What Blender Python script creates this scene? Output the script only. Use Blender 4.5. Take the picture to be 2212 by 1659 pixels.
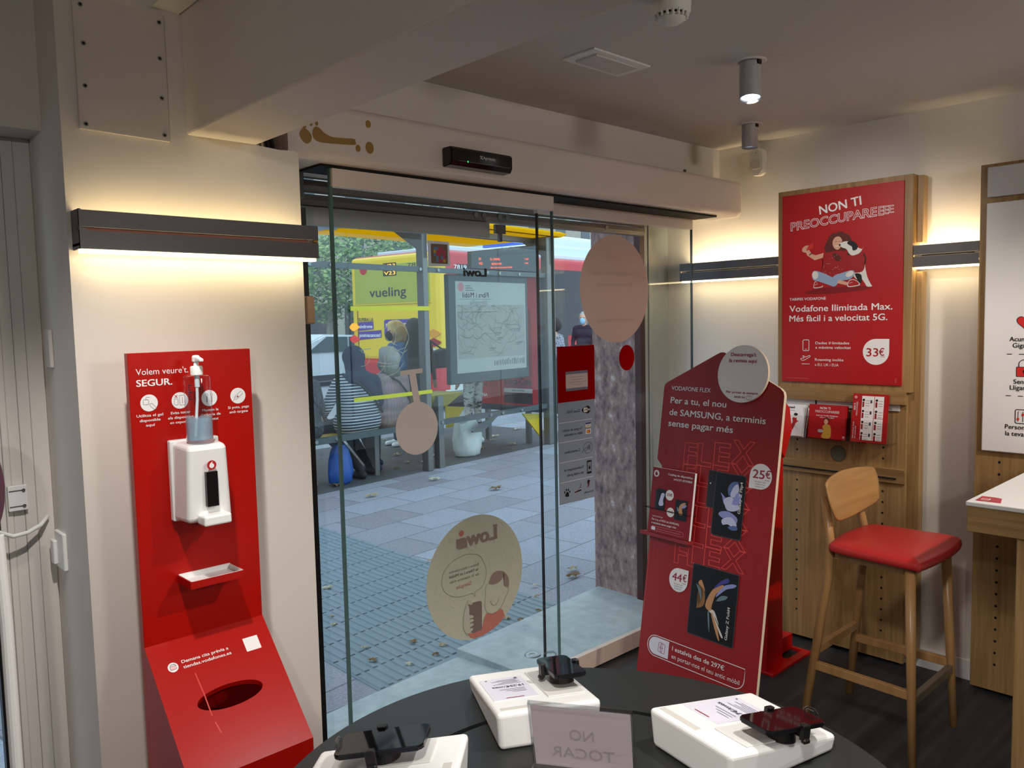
import bpy, bmesh, math, random
from mathutils import Vector, Matrix
random.seed(7)
for o in list(bpy.data.objects): bpy.data.objects.remove(o)
SC = bpy.context.scene; COL = SC.collection
PI = math.pi; rad = math.radians

# ------------------------------------------------------------------ camera, world, exposure, lights
def cam_axes(yaw, pitch, roll):
    f = Vector((math.sin(yaw)*math.cos(pitch), math.cos(yaw)*math.cos(pitch), math.sin(pitch)))
    r = Vector((math.cos(yaw), -math.sin(yaw), 0)); d = -(r.cross(f))
    return r*math.cos(roll)+d*math.sin(roll), -r*math.sin(roll)+d*math.cos(roll), f
cr, cd, cf = cam_axes(rad(43.261), rad(-4.4376), rad(1.271))
cam_data = bpy.data.cameras.new('camera'); cam = bpy.data.objects.new('camera', cam_data); COL.objects.link(cam)
m = Matrix((( cr.x, -cd.x, -cf.x, 0), (cr.y, -cd.y, -cf.y, 0), (cr.z, -cd.z, -cf.z, 1.6), (0, 0, 0, 1)))
cam.matrix_world = m
cam_data.sensor_fit = 'HORIZONTAL'; cam_data.sensor_width = 36.0; cam_data.lens = 36.0*1745/2212
cam_data.clip_start = 0.02; cam_data.clip_end = 300
SC.camera = cam

wd = bpy.data.worlds.new('sky'); SC.world = wd; wd.use_nodes = True
wt = wd.node_tree; wt.nodes.clear()
wo = wt.nodes.new('ShaderNodeOutputWorld'); wb = wt.nodes.new('ShaderNodeBackground')
wb.inputs[0].default_value = (0.64, 0.83, 1.0, 1); wb.inputs[1].default_value = 2.1
wt.links.new(wb.outputs[0], wo.inputs[0])
SC.view_settings.view_transform = 'Standard'; SC.view_settings.look = 'None'
SC.view_settings.exposure = 0.0; SC.view_settings.gamma = 1.0; SC.view_settings.use_curve_mapping = False

def spot(name, loc, target, power, angle=80, blend=.5, size=.05, col=(1, .93, .84)):
    l = bpy.data.lights.new(name, 'SPOT'); l.energy = power; l.spot_size = rad(angle); l.spot_blend = blend
    l.shadow_soft_size = size; l.color = col
    o = bpy.data.objects.new(name, l); COL.objects.link(o); o.location = loc
    o.rotation_euler = (Vector(target)-Vector(loc)).to_track_quat('-Z', 'Y').to_euler()
    return o
# recessed ceiling spots of the shop and, last, two unseen fill lamps added behind the camera
spot('ceiling_or_fill_spot', (.42, 1.22, 2.44), (.70, 1.98, .9), 74, 62, .8, .03, (1, .95, .9))
spot('ceiling_or_fill_spot', (.30, .35, 2.44), (2.3, 1.35, .0), 150, 52, .6, .10, (1, .95, .9))
spot('ceiling_or_fill_spot', (1.75, .3, 2.44), (1.15, .95, .74), 80, 80, .7, .045, (1, .96, .92))
spot('ceiling_or_fill_spot', (2.556, 1.49, 2.325), (3.62, 1.62, 1.75), 36, 70, 1.0, .03, (1, .94, .88))
spot('ceiling_or_fill_spot', (2.85, -.3, 2.44), (3.3, 1.0, .6), 110, 75, .6, .045, (1, .92, .82))
spot('ceiling_or_fill_spot', (-1.2, -1.6, 2.44), (-.6, -.2, .5), 95, 140, .8, .06, (1, .95, .9))  # unseen fill lamp, added to raise the bounce light indoors
spot('ceiling_or_fill_spot', (1.9, -1.9, 2.44), (2.3, 1.0, 1.1), 150, 120, .9, .35, (1, .95, .88))  # unseen soft fill lamp, added to brighten the header and front wall

# ------------------------------------------------------------------ materials
def lin(c):
    r = []
    for v in c[:3]:
        v = v/255.0; r.append(v/12.92 if v <= .04045 else ((v+.055)/1.055)**2.4)
    return (r[0], r[1], r[2], 1)
MATS = {}
def mat(name, c, rough=.5, metal=0, spec=.5, emit=0, noise=0, nscale=8, bump=0, bscale=40, coat=0, alpha=1):
    if name in MATS: return MATS[name]
    m = bpy.data.materials.new(name); m.use_nodes = True; nt = m.node_tree
    b = nt.nodes['Principled BSDF']; col = lin(c)
    b.inputs['Base Color'].default_value = col; b.inputs['Roughness'].default_value = rough
    b.inputs['Metallic'].default_value = metal; b.inputs['Specular IOR Level'].default_value = spec
    b.inputs['Coat Weight'].default_value = coat; b.inputs['Alpha'].default_value = alpha
    if emit:
        b.inputs['Emission Color'].default_value = col; b.inputs['Emission Strength'].default_value = emit
    if noise or bump:
        tc = nt.nodes.new('ShaderNodeTexCoord')
    if noise:
        n = nt.nodes.new('ShaderNodeTexNoise'); n.inputs['Scale'].default_value = nscale; n.inputs['Detail'].default_value = 5
        nt.links.new(tc.outputs['Object'], n.inputs['Vector'])
        r = nt.nodes.new('ShaderNodeMix'); r.data_type = 'RGBA'
        r.inputs['A'].default_value = [v*(1-noise) for v in col[:3]]+[1]; r.inputs['B'].default_value = [min(1, v*(1+noise)) for v in col[:3]]+[1]
        nt.links.new(n.outputs['Fac'], r.inputs['Factor']); nt.links.new(r.outputs['Result'], b.inputs['Base Color'])
    if bump:
        n2 = nt.nodes.new('ShaderNodeTexNoise'); n2.inputs['Scale'].default_value = bscale; n2.inputs['Detail'].default_value = 4
        nt.links.new(tc.outputs['Object'], n2.inputs['Vector'])
        bp = nt.nodes.new('ShaderNodeBump'); bp.inputs['Strength'].default_value = bump; bp.inputs['Distance'].default_value = .01
        nt.links.new(n2.outputs['Fac'], bp.inputs['Height']); nt.links.new(bp.outputs['Normal'], b.inputs['Normal'])
    MATS[name] = m; return m
def mat_glass(name, tint, refl=1.0, rough=0.0):
    if name in MATS: return MATS[name]
    m = bpy.data.materials.new(name); m.use_nodes = True; nt = m.node_tree; nt.nodes.clear()
    out = nt.nodes.new('ShaderNodeOutputMaterial'); t = nt.nodes.new('ShaderNodeBsdfTransparent'); g = nt.nodes.new('ShaderNodeBsdfGlossy')
    t.inputs[0].default_value = tint+(1,); g.inputs['Roughness'].default_value = rough; g.inputs[0].default_value = (1, 1, 1, 1)
    lw = nt.nodes.new('ShaderNodeLayerWeight'); pw = nt.nodes.new('ShaderNodeMath'); pw.operation = 'POWER'; pw.inputs[1].default_value = 5
    mu = nt.nodes.new('ShaderNodeMath'); mu.operation = 'MULTIPLY_ADD'; mu.use_clamp = True; mu.inputs[1].default_value = .9*min(refl, 1.1); mu.inputs[2].default_value = .03*refl
    nt.links.new(lw.outputs['Facing'], pw.inputs[0])
    mx = nt.nodes.new('ShaderNodeMixShader')
    nt.links.new(pw.outputs[0], mu.inputs[0]); nt.links.new(mu.outputs[0], mx.inputs[0])
    nt.links.new(t.outputs[0], mx.inputs[1]); nt.links.new(g.outputs[0], mx.inputs[2]); nt.links.new(mx.outputs[0], out.inputs[0])
    MATS[name] = m; return m
def mat_film(name, c, trans=.45, noise=0):          # vinyl film: seen by light from both sides
    if name in MATS: return MATS[name]
    m = bpy.data.materials.new(name); m.use_nodes = True; nt = m.node_tree; nt.nodes.clear()
    out = nt.nodes.new('ShaderNodeOutputMaterial'); d = nt.nodes.new('ShaderNodeBsdfDiffuse'); t = nt.nodes.new('ShaderNodeBsdfTranslucent'); mx = nt.nodes.new('ShaderNodeMixShader')
    n = nt.nodes.new('ShaderNodeTexNoise'); n.inputs['Scale'].default_value = 18; r = nt.nodes.new('ShaderNodeMix'); r.data_type = 'RGBA'
    col = lin(c); r.inputs['A'].default_value = [v*(1-noise) for v in col[:3]]+[1]; r.inputs['B'].default_value = [min(1, v*(1+noise)) for v in col[:3]]+[1]
    nt.links.new(n.outputs['Fac'], r.inputs['Factor']); nt.links.new(r.outputs['Result'], d.inputs[0]); nt.links.new(r.outputs['Result'], t.inputs[0])
    mx.inputs[0].default_value = trans; nt.links.new(d.outputs[0], mx.inputs[1]); nt.links.new(t.outputs[0], mx.inputs[2]); nt.links.new(mx.outputs[0], out.inputs[0])
    MATS[name] = m; return m
def mat_wood(name, c1, c2, axis='Z', scale=1.0, rough=.45):
    if name in MATS: return MATS[name]
    m = bpy.data.materials.new(name); m.use_nodes = True; nt = m.node_tree; b = nt.nodes['Principled BSDF']
    tc = nt.nodes.new('ShaderNodeTexCoord'); mp = nt.nodes.new('ShaderNodeMapping')
    s = {'Z': (22, 22, .9), 'X': (.9, 22, 22), 'Y': (22, .9, 22)}[axis]
    mp.inputs['Scale'].default_value = [v*scale for v in s]
    n = nt.nodes.new('ShaderNodeTexNoise'); n.inputs['Scale'].default_value = 2.2; n.inputs['Detail'].default_value = 7; n.inputs['Roughness'].default_value = .62
    r = nt.nodes.new('ShaderNodeValToRGB'); r.color_ramp.elements[0].position = .33; r.color_ramp.elements[1].position = .68
    r.color_ramp.elements[0].color = lin(c1); r.color_ramp.elements[1].color = lin(c2)
    nt.links.new(tc.outputs['Object'], mp.inputs[0]); nt.links.new(mp.outputs[0], n.inputs['Vector'])
    nt.links.new(n.outputs['Fac'], r.inputs[0]); nt.links.new(r.outputs[0], b.inputs['Base Color'])
    b.inputs['Roughness'].default_value = rough
    MATS[name] = m; return m
def ramp_mat(name, tex, scale, stops, rough=.6, vec=(1, 1, 1), bump=0, rot=0):
    if name in MATS: return MATS[name]
    m = bpy.data.materials.new(name); m.use_nodes = True; nt = m.node_tree; b = nt.nodes['Principled BSDF']
    tc = nt.nodes.new('ShaderNodeTexCoord'); mp = nt.nodes.new('ShaderNodeMapping'); mp.inputs['Scale'].default_value = vec
    mp.inputs['Rotation'].default_value = (0, 0, rot)
    n = nt.nodes.new(tex); n.inputs['Scale'].default_value = scale
    if tex == 'ShaderNodeTexNoise': n.inputs['Detail'].default_value = 8; n.inputs['Roughness'].default_value = .7
    o = n.outputs['Fac'] if 'Fac' in n.outputs else n.outputs['Distance']
    r = nt.nodes.new('ShaderNodeValToRGB')
    while len(r.color_ramp.elements) < len(stops): r.color_ramp.elements.new(.5)
    for el, (p, c) in zip(r.color_ramp.elements, stops): el.position = p; el.color = lin(c)
    nt.links.new(tc.outputs['Object'], mp.inputs[0]); nt.links.new(mp.outputs[0], n.inputs['Vector']); nt.links.new(o, r.inputs[0])
    nt.links.new(r.outputs[0], b.inputs['Base Color']); b.inputs['Roughness'].default_value = rough
    if bump:
        bp = nt.nodes.new('ShaderNodeBump'); bp.inputs['Strength'].default_value = bump; bp.inputs['Distance'].default_value = .01
        nt.links.new(o, bp.inputs['Height']); nt.links.new(bp.outputs[0], b.inputs['Normal'])
    MATS[name] = m; return m
def stripes_mat(name, ca, cb, freq, axis=2, rough=.9, duty=.5):
    if name in MATS: return MATS[name]
    m = bpy.data.materials.new(name); m.use_nodes = True; nt = m.node_tree; b = nt.nodes['Principled BSDF']
    tc = nt.nodes.new('ShaderNodeTexCoord'); sp = nt.nodes.new('ShaderNodeSeparateXYZ')
    mu = nt.nodes.new('ShaderNodeMath'); mu.operation = 'MULTIPLY'; mu.inputs[1].default_value = freq
    fr = nt.nodes.new('ShaderNodeMath'); fr.operation = 'FRACT'; gt = nt.nodes.new('ShaderNodeMath'); gt.operation = 'GREATER_THAN'; gt.inputs[1].default_value = duty
    mx = nt.nodes.new('ShaderNodeMix'); mx.data_type = 'RGBA'; mx.inputs['A'].default_value = lin(ca); mx.inputs['B'].default_value = lin(cb)
    nt.links.new(tc.outputs['Object'], sp.inputs[0]); nt.links.new(sp.outputs[axis], mu.inputs[0]); nt.links.new(mu.outputs[0], fr.inputs[0])
    nt.links.new(fr.outputs[0], gt.inputs[0]); nt.links.new(gt.outputs[0], mx.inputs['Factor']); nt.links.new(mx.outputs['Result'], b.inputs['Base Color'])
    b.inputs['Roughness'].default_value = rough; MATS[name] = m; return m
def tiles_mat(name, c1, c2, cm, sx, sy, rot, mortar=.008, offs=.5, rough=.7):
    if name in MATS: return MATS[name]
    m = bpy.data.materials.new(name); m.use_nodes = True; nt = m.node_tree; b = nt.nodes['Principled BSDF']
    tc = nt.nodes.new('ShaderNodeTexCoord'); mp = nt.nodes.new('ShaderNodeMapping'); mp.inputs['Rotation'].default_value = (0, 0, rot)
    br = nt.nodes.new('ShaderNodeTexBrick'); br.inputs['Scale'].default_value = 1; br.inputs['Brick Width'].default_value = sx; br.inputs['Row Height'].default_value = sy
    br.inputs['Mortar Size'].default_value = mortar; br.inputs['Color1'].default_value = lin(c1); br.inputs['Color2'].default_value = lin(c2); br.inputs['Mortar'].default_value = lin(cm)
    br.offset = offs; br.inputs['Mortar Smooth'].default_value = .2
    n = nt.nodes.new('ShaderNodeTexNoise'); n.inputs['Scale'].default_value = 90; n.inputs['Detail'].default_value = 6
    mx = nt.nodes.new('ShaderNodeMix'); mx.data_type = 'RGBA'; mx.blend_type = 'OVERLAY'; mx.inputs['Factor'].default_value = .55
    nt.links.new(tc.outputs['Object'], mp.inputs[0]); nt.links.new(mp.outputs[0], br.inputs['Vector']); nt.links.new(tc.outputs['Object'], n.inputs['Vector'])
    nt.links.new(br.outputs['Color'], mx.inputs['A']); nt.links.new(n.outputs['Fac'], mx.inputs['B']); nt.links.new(mx.outputs['Result'], b.inputs['Base Color'])
    b.inputs['Roughness'].default_value = rough; MATS[name] = m; return m

PAINT = mat('wall_paint', (222, 215, 206), .65, noise=.03, nscale=3, bump=.12, bscale=9)
CEIL = mat('ceiling_paint', (205, 200, 193), .8, noise=.02, nscale=2)
WHITE = mat('white_plastic', (235, 234, 232), .35)
WHITEPR = mat('white_print', (240, 238, 236), .5)
RED = mat('red_lacquer', (172, 15, 5), .3, spec=.3)
REDPR = mat('red_print', (176, 16, 20), .45)
REDDK = mat('dark_red_print', (140, 10, 22), .45)
MAROON = mat('maroon_print', (128, 22, 26), .45)
GREY = mat('anthracite_metal', (92, 88, 88), .45, .2)
BLACK = mat('black_plastic', (14, 14, 15), .4)
BLACKPR = mat('black_print', (18, 18, 20), .5)
DARK = mat('dark_recess', (12, 11, 10), .9)
STEEL = mat('steel', (150, 152, 152), .35, .9)
OAK = mat_wood('oak', (136, 104, 62), (170, 136, 88))
OAKY = mat_wood('oak_across', (136, 104, 62), (170, 136, 88), 'Y')
BEECH = mat_wood('beech', (158, 116, 70), (180, 138, 88), 'Z', .7, .35)
BEECHX = mat_wood('beech_board', (164, 120, 70), (184, 140, 88), 'X', .5, .35)
GLASS = mat_glass('clear_glass', (.965, .988, .982), .62)
GEDGE = mat('glass_edge', (74, 100, 96), .15, spec=.8)
ACRYL = mat_glass('acrylic', (.96, .96, .96), 1.3)

# ------------------------------------------------------------------ object helpers
def wmat(o):
    m = o.matrix_basis.copy(); p = o.parent
    while p is not None: m = p.matrix_basis @ m; p = p.parent
    return m
def tag(o, label=None, cat=None, group=None, kind=None):
    if label: o['label'] = label
    if cat: o['category'] = cat
    if group: o['group'] = group
    if kind: o['kind'] = kind
    return o
def thing(name, label, cat, loc=(0, 0, 0), rotz=0, group=None, kind=None):
    o = bpy.data.objects.new(name, None); o.empty_display_size = .05; COL.objects.link(o)
    o.location = loc; o.rotation_euler = (0, 0, rotz)
    return tag(o, label, cat, group, kind)
def obj(name, bm, mats, parent=None, local=False, smooth=False, origin=None):
    bmesh.ops.recalc_face_normals(bm, faces=bm.faces)
    me = bpy.data.meshes.new(name)
    if parent is not None and not local: bm.transform(wmat(parent).inverted())
    loc = None
    if parent is None and not local:
        if origin is None:
            xs = [v.co for v in bm.verts]
            lo = Vector((min(v.x for v in xs), min(v.y for v in xs), min(v.z for v in xs))); hi = Vector((max(v.x for v in xs), max(v.y for v in xs), max(v.z for v in xs)))
            origin = ((lo.x+hi.x)/2, (lo.y+hi.y)/2, lo.z)
        loc = Vector(origin); bm.transform(Matrix.Translation(-loc))
    bm.to_mesh(me); bm.free()
    if not isinstance(mats, (list, tuple)): mats = [mats]
    for mm in mats: me.materials.append(mm)
    if smooth:
        for p in me.polygons: p.use_smooth = True
    o = bpy.data.objects.new(name, me); COL.objects.link(o)
    if loc is not None: o.location = loc
    if parent is not None: o.parent = parent
    return o
def B(): return bmesh.new()
def box(bm, x0, x1, y0, y1, z0, z1, bev=0, seg=2, mi=0):
    x0, x1 = sorted((x0, x1)); y0, y1 = sorted((y0, y1)); z0, z1 = sorted((z0, z1))
    vs = [bm.verts.new((x, y, z)) for z in (z0, z1) for x, y in ((x0, y0), (x1, y0), (x1, y1), (x0, y1))]
    F = [bm.faces.new([vs[i] for i in q]) for q in ((3, 2, 1, 0), (4, 5, 6, 7), (0, 1, 5, 4), (1, 2, 6, 5), (2, 3, 7, 6), (3, 0, 4, 7))]
    for f in F: f.material_index = mi
    if bev:
        es = set(e for f in F for e in f.edges)
        bmesh.ops.bevel(bm, geom=list(es), offset=bev, segments=seg, affect='EDGES', profile=.5)
    return vs
def hexa(bm, pts, bev=0, seg=2, mi=0):      # 4 bottom points then 4 top points, same winding
    vs = [bm.verts.new(p) for p in pts]
    F = [bm.faces.new([vs[i] for i in q]) for q in ((3, 2, 1, 0), (4, 5, 6, 7), (0, 1, 5, 4), (1, 2, 6, 5), (2, 3, 7, 6), (3, 0, 4, 7))]
    for f in F: f.material_index = mi
    if bev: bmesh.ops.bevel(bm, geom=list(set(e for f in F for e in f.edges)), offset=bev, segments=seg, affect='EDGES', profile=.5)
def prism(bm, pts, O, U, V, d, mi=0, bev=0):  # 2D outline (u,v) extruded by d along U x V (front at 0, back at -d)
    O, U, V = Vector(O), Vector(U).normalized(), Vector(V).normalized(); N = U.cross(V)
    a = [bm.verts.new(O+U*u+V*v) for u, v in pts]; b = [bm.verts.new(O+U*u+V*v-N*d) for u, v in pts]
    fs = [bm.faces.new(a), bm.faces.new(b[::-1])]
    k = len(pts)
    for i in range(k): fs.append(bm.faces.new((a[i], b[i], b[(i+1) % k], a[(i+1) % k])))
    for f in fs: f.material_index = mi
    if bev: bmesh.ops.bevel(bm, geom=list(set(e for e in fs[0].edges) | set(e for e in fs[1].edges)), offset=bev, segments=2, affect='EDGES')
def cyl(bm, p0, p1, r0, r1=None, seg=20, mi=0, caps=True):
    p0, p1 = Vector(p0), Vector(p1); r1 = r0 if r1 is None else r1
    d = (p1-p0).normalized(); a = d.orthogonal().normalized(); b = d.cross(a)
    A = [bm.verts.new(p0+(a*math.cos(t)+b*math.sin(t))*r0) for t in [2*PI*i/seg for i in range(seg)]]
    Bv = [bm.verts.new(p1+(a*math.cos(t)+b*math.sin(t))*r1) for t in [2*PI*i/seg for i in range(seg)]]
    fs = [bm.faces.new((A[i], A[(i+1) % seg], Bv[(i+1) % seg], Bv[i])) for i in range(seg)]
    if caps: fs += [bm.faces.new(A[::-1]), bm.faces.new(Bv)]
    for f in fs: f.material_index = mi
def tube(bm, pts, r, seg=10, mi=0):
    pts = [Vector(p) for p in pts]; rings = []
    for i, p in enumerate(pts):
        d = (pts[min(i+1, len(pts)-1)]-pts[max(i-1, 0)]).normalized()
        if i == 0: a = d.orthogonal().normalized()
        else: a = (a-d*a.dot(d)).normalized()
        b = d.cross(a); rings.append([bm.verts.new(p+(a*math.cos(2*PI*k/seg)+b*math.sin(2*PI*k/seg))*r) for k in range(seg)])
    for A, C in zip(rings, rings[1:]):
        for k in range(seg): bm.faces.new((A[k], A[(k+1) % seg], C[(k+1) % seg], C[k])).material_index = mi
    bm.faces.new(rings[0][::-1]).material_index = mi; bm.faces.new(rings[-1]).material_index = mi
def lathe(bm, prof, c, seg=32, mi=0):        # profile of (r, z) from bottom to top around vertical axis at c
    c = Vector(c); rings = []
    for r, z in prof:
        rings.append([bm.verts.new(c+Vector((r*math.cos(2*PI*k/seg), r*math.sin(2*PI*k/seg), z))) for k in range(seg)] if r > 1e-5 else [bm.verts.new(c+Vector((0, 0, z)))])
    for A, C in zip(rings, rings[1:]):
        for k in range(seg):
            a0, a1, c0, c1 = A[k % len(A)], A[(k+1) % len(A)], C[k % len(C)], C[(k+1) % len(C)]
            q = [a0]
            for v in (a1, c1, c0):
                if v not in q: q.append(v)
            if len(q) > 2:
                bm.faces.new(q).material_index = mi
def sphere(bm, c, r, s=(1, 1, 1), seg=16, mi=0, rot=None):
    mt = Matrix.Translation(c) @ (rot.to_4x4() if rot else Matrix.Identity(4)) @ Matrix.Diagonal((r*s[0], r*s[1], r*s[2], 1))
    g = bmesh.ops.create_uvsphere(bm, u_segments=seg, v_segments=max(8, seg//2+2), radius=1, matrix=mt)
    for v in g['verts']:
        for f in v.link_faces: f.material_index = mi
def ell(cx, cy, rx, ry=None, n=40, a0=0, a1=2*PI, rot=0):
    ry = rx if ry is None else ry; full = abs(a1-a0-2*PI) < 1e-6; k = n if full else n+1
    out = []
    for i in range(k):
        t = a0+(a1-a0)*i/n; x, y = rx*math.cos(t), ry*math.sin(t)
        out.append((cx+x*math.cos(rot)-y*math.sin(rot), cy+x*math.sin(rot)+y*math.cos(rot)))
    return out
def rrect(u0, v0, u1, v1, r, n=5, corners=(1, 1, 1, 1)):   # corner order: bottom-left, bottom-right, top-right, top-left
    out = []
    for (cx, cy, a, on, px, py) in ((u0+r, v0+r, PI, corners[0], u0, v0), (u1-r, v0+r, 1.5*PI, corners[1], u1, v0), (u1-r, v1-r, 0, corners[2], u1, v1), (u0+r, v1-r, .5*PI, corners[3], u0, v1)):
        if on: out += [(cx+r*math.cos(a+.5*PI*i/n), cy+r*math.sin(a+.5*PI*i/n)) for i in range(n+1)]
        else: out.append((px, py))
    return out
def hull_smooth(pts, n=6):                    # closed Catmull-Rom through points
    k = len(pts); out = []
    for i in range(k):
        p0, p1, p2, p3 = [Vector(pts[(i+j-1) % k]) for j in range(4)]
        for s in range(n):
            t = s/n; q = .5*((2*p1)+(p2-p0)*t+(2*p0-5*p1+4*p2-p3)*t*t+(3*p1-p0-3*p2+p3)*t**3); out.append((q.x, q.y))
    return out

class Print:          # flat printing on a face: text, filled shapes and lines, in (u, v) metres of that face
    def __init__(s, O, U, V, step=.0004):
        s.O, s.U, s.V = Vector(O), Vector(U).normalized(), Vector(V).normalized(); s.N = s.U.cross(s.V); s.bm = bmesh.new(); s.ms = []; s.step = step; s.n = 0
    def mi(s, m):
        if m not in s.ms: s.ms.append(m)
        return s.ms.index(m)
    def P(s, u, v, k): return s.O+s.U*u+s.V*v+s.N*((k+(s.n % 50)*.012)*s.step)
    def poly(s, pts, m, k=1):
        s.n += 1
        f = s.bm.faces.new([s.bm.verts.new(s.P(u, v, k)) for u, v in pts]); f.material_index = s.mi(m)
        if len(pts) > 4: bmesh.ops.triangulate(s.bm, faces=[f])
        return s
    def rect(s, u0, v0, u1, v1, m, k=1): return s.poly([(u0, v0), (u1, v0), (u1, v1), (u0, v1)], m, k)
    def line(s, pts, w, m, k=2, closed=False):
        s.n += 1
        pts = [Vector(p) for p in pts]; n = len(pts)
        L = []
        for i in range(n):
            a = pts[(i-1) % n] if (closed or i > 0) else pts[i]; b = pts[(i+1) % n] if (closed or i < n-1) else pts[i]
            d = (b-a); d = d.normalized() if d.length > 1e-9 else Vector((1, 0)); q = Vector((-d.y, d.x))*w/2; L.append((pts[i]+q, pts[i]-q))
        R = [(s.bm.verts.new(s.P(p.x, p.y, k)), s.bm.verts.new(s.P(q.x, q.y, k))) for p, q in L]
        for i in range(n if closed else n-1):
            a, b = R[i], R[(i+1) % n]; s.bm.faces.new((a[0], a[1], b[1], b[0])).material_index = s.mi(m)
        return s
    def text(s, t, u, v, w=None, h=.02, m=None, al='L', k=2, bold=.0, rot=0, outline=0, arc=None):
        # u, v = baseline start; h = cap height, w = overall width (None: natural)
        cu = bpy.data.curves.new('t', 'FONT'); cu.body = t; cu.size = 1; cu.offset = bold if outline else 0
        cu.resolution_u = 3
        if outline: cu.fill_mode = 'NONE'; cu.bevel_depth = outline; cu.bevel_resolution = 0
        o = bpy.data.objects.new('t', cu)
        me = bpy.data.meshes.new_from_object(o); bpy.data.objects.remove(o); bpy.data.curves.remove(cu)
        if not me.vertices: return s
        x0 = min(p.co.x for p in me.vertices); x1 = max(p.co.x for p in me.vertices)
        sy = h/.72; sx = sy if w is None else w/(x1-x0)
        W = (x1-x0)*sx; off = {'L': 0, 'C': -W/2, 'R': -W}[al]
        mi = s.mi(m); vs = []
        for ci, (dx, dy) in enumerate([(0, 0)] if (outline or not bold) else [(-bold, -bold*.5), (bold, bold*.5), (bold*.4, -bold*.6), (-bold*.4, bold*.6)]):
            vs = []; lift = s.N*(ci*.09*s.step)
            for p in me.vertices:
                a = (p.co.x-x0+dx)*sx+off; b = (p.co.y+dy)*sy; zz = p.co.z*sy if outline else 0
                if arc: b += arc(a)
                vs.append(s.bm.verts.new(s.P(u+a*math.cos(rot)-b*math.sin(rot), v+a*math.sin(rot)+b*math.cos(rot), k)+s.N*max(0, zz*.12)+lift))
            for f in me.polygons:
                try: s.bm.faces.new([vs[i] for i in f.vertices]).material_index = mi
                except ValueError: pass
        bpy.data.meshes.remove(me); return s
    def drop(s, cx, cy, r, m, corner=(1, 1), k=1):      # price drop: a circle with one square corner
        pts = [(cx+r*math.cos(t)*corner[0], cy+r*math.sin(t)*corner[1]) for t in [PI/2+1.5*PI*i/30 for i in range(31)]]+[(cx+r*corner[0], cy+r*corner[1])]
        return s.poly(pts, m, k)
    def logo(s, cx, cy, r, ma, mb, k=2):                # round mark with a speech-drop
        s.poly(ell(cx, cy, r), ma, k); s.poly(ell(cx, cy-.12*r, .52*r), mb, k+1)
        return s.poly([(cx-.5*r, cy-.05*r), (cx-.36*r, cy+.35*r), (cx+.05*r, cy+.68*r), (cx+.35*r, cy+.72*r), (cx+.1*r, cy+.5*r), (cx+.0*r, cy+.36*r)], mb, k+1)
    def done(s, name, parent=None, **kw):
        me = bpy.data.meshes.new(name); 
        if parent is not None: s.bm.transform(wmat(parent).inverted())
        s.bm.to_mesh(me); s.bm.free()
        for mm in s.ms: me.materials.append(mm)
        o = bpy.data.objects.new(name, me); COL.objects.link(o)
        if parent is not None: o.parent = parent
        return o
def copy_tree(o, parent=None):
    c = o.copy(); COL.objects.link(c); c.parent = parent
    for ch in list(o.children): copy_tree(ch, c)
    return c
def struct(name, bm, m, parent=None):
    o = obj(name, bm, m, parent)
    if parent is None: o['kind'] = 'structure'
    return o

# ================================================================== THE ROOM
ZC = 2.47; XW = 3.77; YW = 2.16; YH = 2.20; YU = 2.38
FLOOR = mat_wood('dark_floor', (34, 35, 37), (58, 59, 61), 'X', .5, .5)
bm = B(); box(bm, -2.6, XW, -3.2, 2.40, -.1, 0); box(bm, -2.6, 1.2, 2.40, 2.62, -.1, 0); struct('floor', bm, FLOOR)
bm = B(); box(bm, -2.7, XW+.1, -3.3, 2.45, ZC, ZC+.12); struct('ceiling', bm, CEIL)
bm = B(); box(bm, XW, XW+.12, -3.3, 3.0, -.1, ZC); struct('wall_right', bm, PAINT)
bm = B(); box(bm, -2.7, XW+.1, -3.3, -3.2, 0, ZC); struct('wall_back', bm, PAINT)
bm = B(); box(bm, -2.7, -2.6, -3.2, 2.45, 0, ZC); struct('wall_left', bm, PAINT)
bm = B()   # wall pier between the two shop fronts (L-shaped top: notch beside the beam)
prism(bm, [(.576, 0), (1.2, 0), (1.2, 2.10), (1.185, 2.106), (1.14, 2.103), (1.072, 2.107), (1.072, ZC), (.576, ZC)], (0, YW, 0), (1, 0, 0), (0, 0, 1), .46)
struct('wall_front', bm, PAINT)
bm = B(); box(bm, 1.072, XW, YU, 2.62, 2.13, ZC); struct('wall_front', bm, PAINT)
bm = B(); box(bm, .875, 1.072, -3.2, YW, 2.107, ZC, .006); struct('ceiling_beam', bm, PAINT)
bm = B(); box(bm, .60, .872, 1.2, YW, 2.435, ZC); box(bm, .80, .872, 1.2, YW, 2.415, 2.435); struct('trim_1', bm, WHITE)
bm = B(); box(bm, XW-.014, XW, -3.2, 2.38, 0, .085); struct('baseboard_right', bm, WHITE)
# left recess: lintel, boarded side and the edge of a second shop window
bm = B(); box(bm, -2.6, .576, 2.33, 2.60, 2.107, ZC); struct('wall_recess_lintel', bm, PAINT)
BOARD = mat('white_boards', (218, 212, 206), .5, noise=.04, nscale=5)
bm = B()
xs = [.30, .462, .488, .503, .527, .536, .575]
xs = [.462, .4775, .4785, .4935, .495, .5295, .5305, .575]
for a, b, y in ((.450, .4643, 2.458), (.4648, .4803, 2.455), (.4808, .5075, 2.457), (.508, .5358, 2.455), (.5362, .5755, 2.454)): box(bm, a, b, y, 2.50, 0, 2.107, .0015, 1)
tag(obj('shutter_boarding', bm, BOARD), 'white vertical boarding at the far left edge beside the wall pier', 'boarding', kind='structure')
bm = B(); box(bm, .425, .449, 2.46, 2.49, 0, 2.107); struct('window_frame_left', bm, BLACK)
bm = B(); box(bm, .22, .425, 2.472, 2.48, .05, 2.107); struct('window_1', bm, GLASS)
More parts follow.
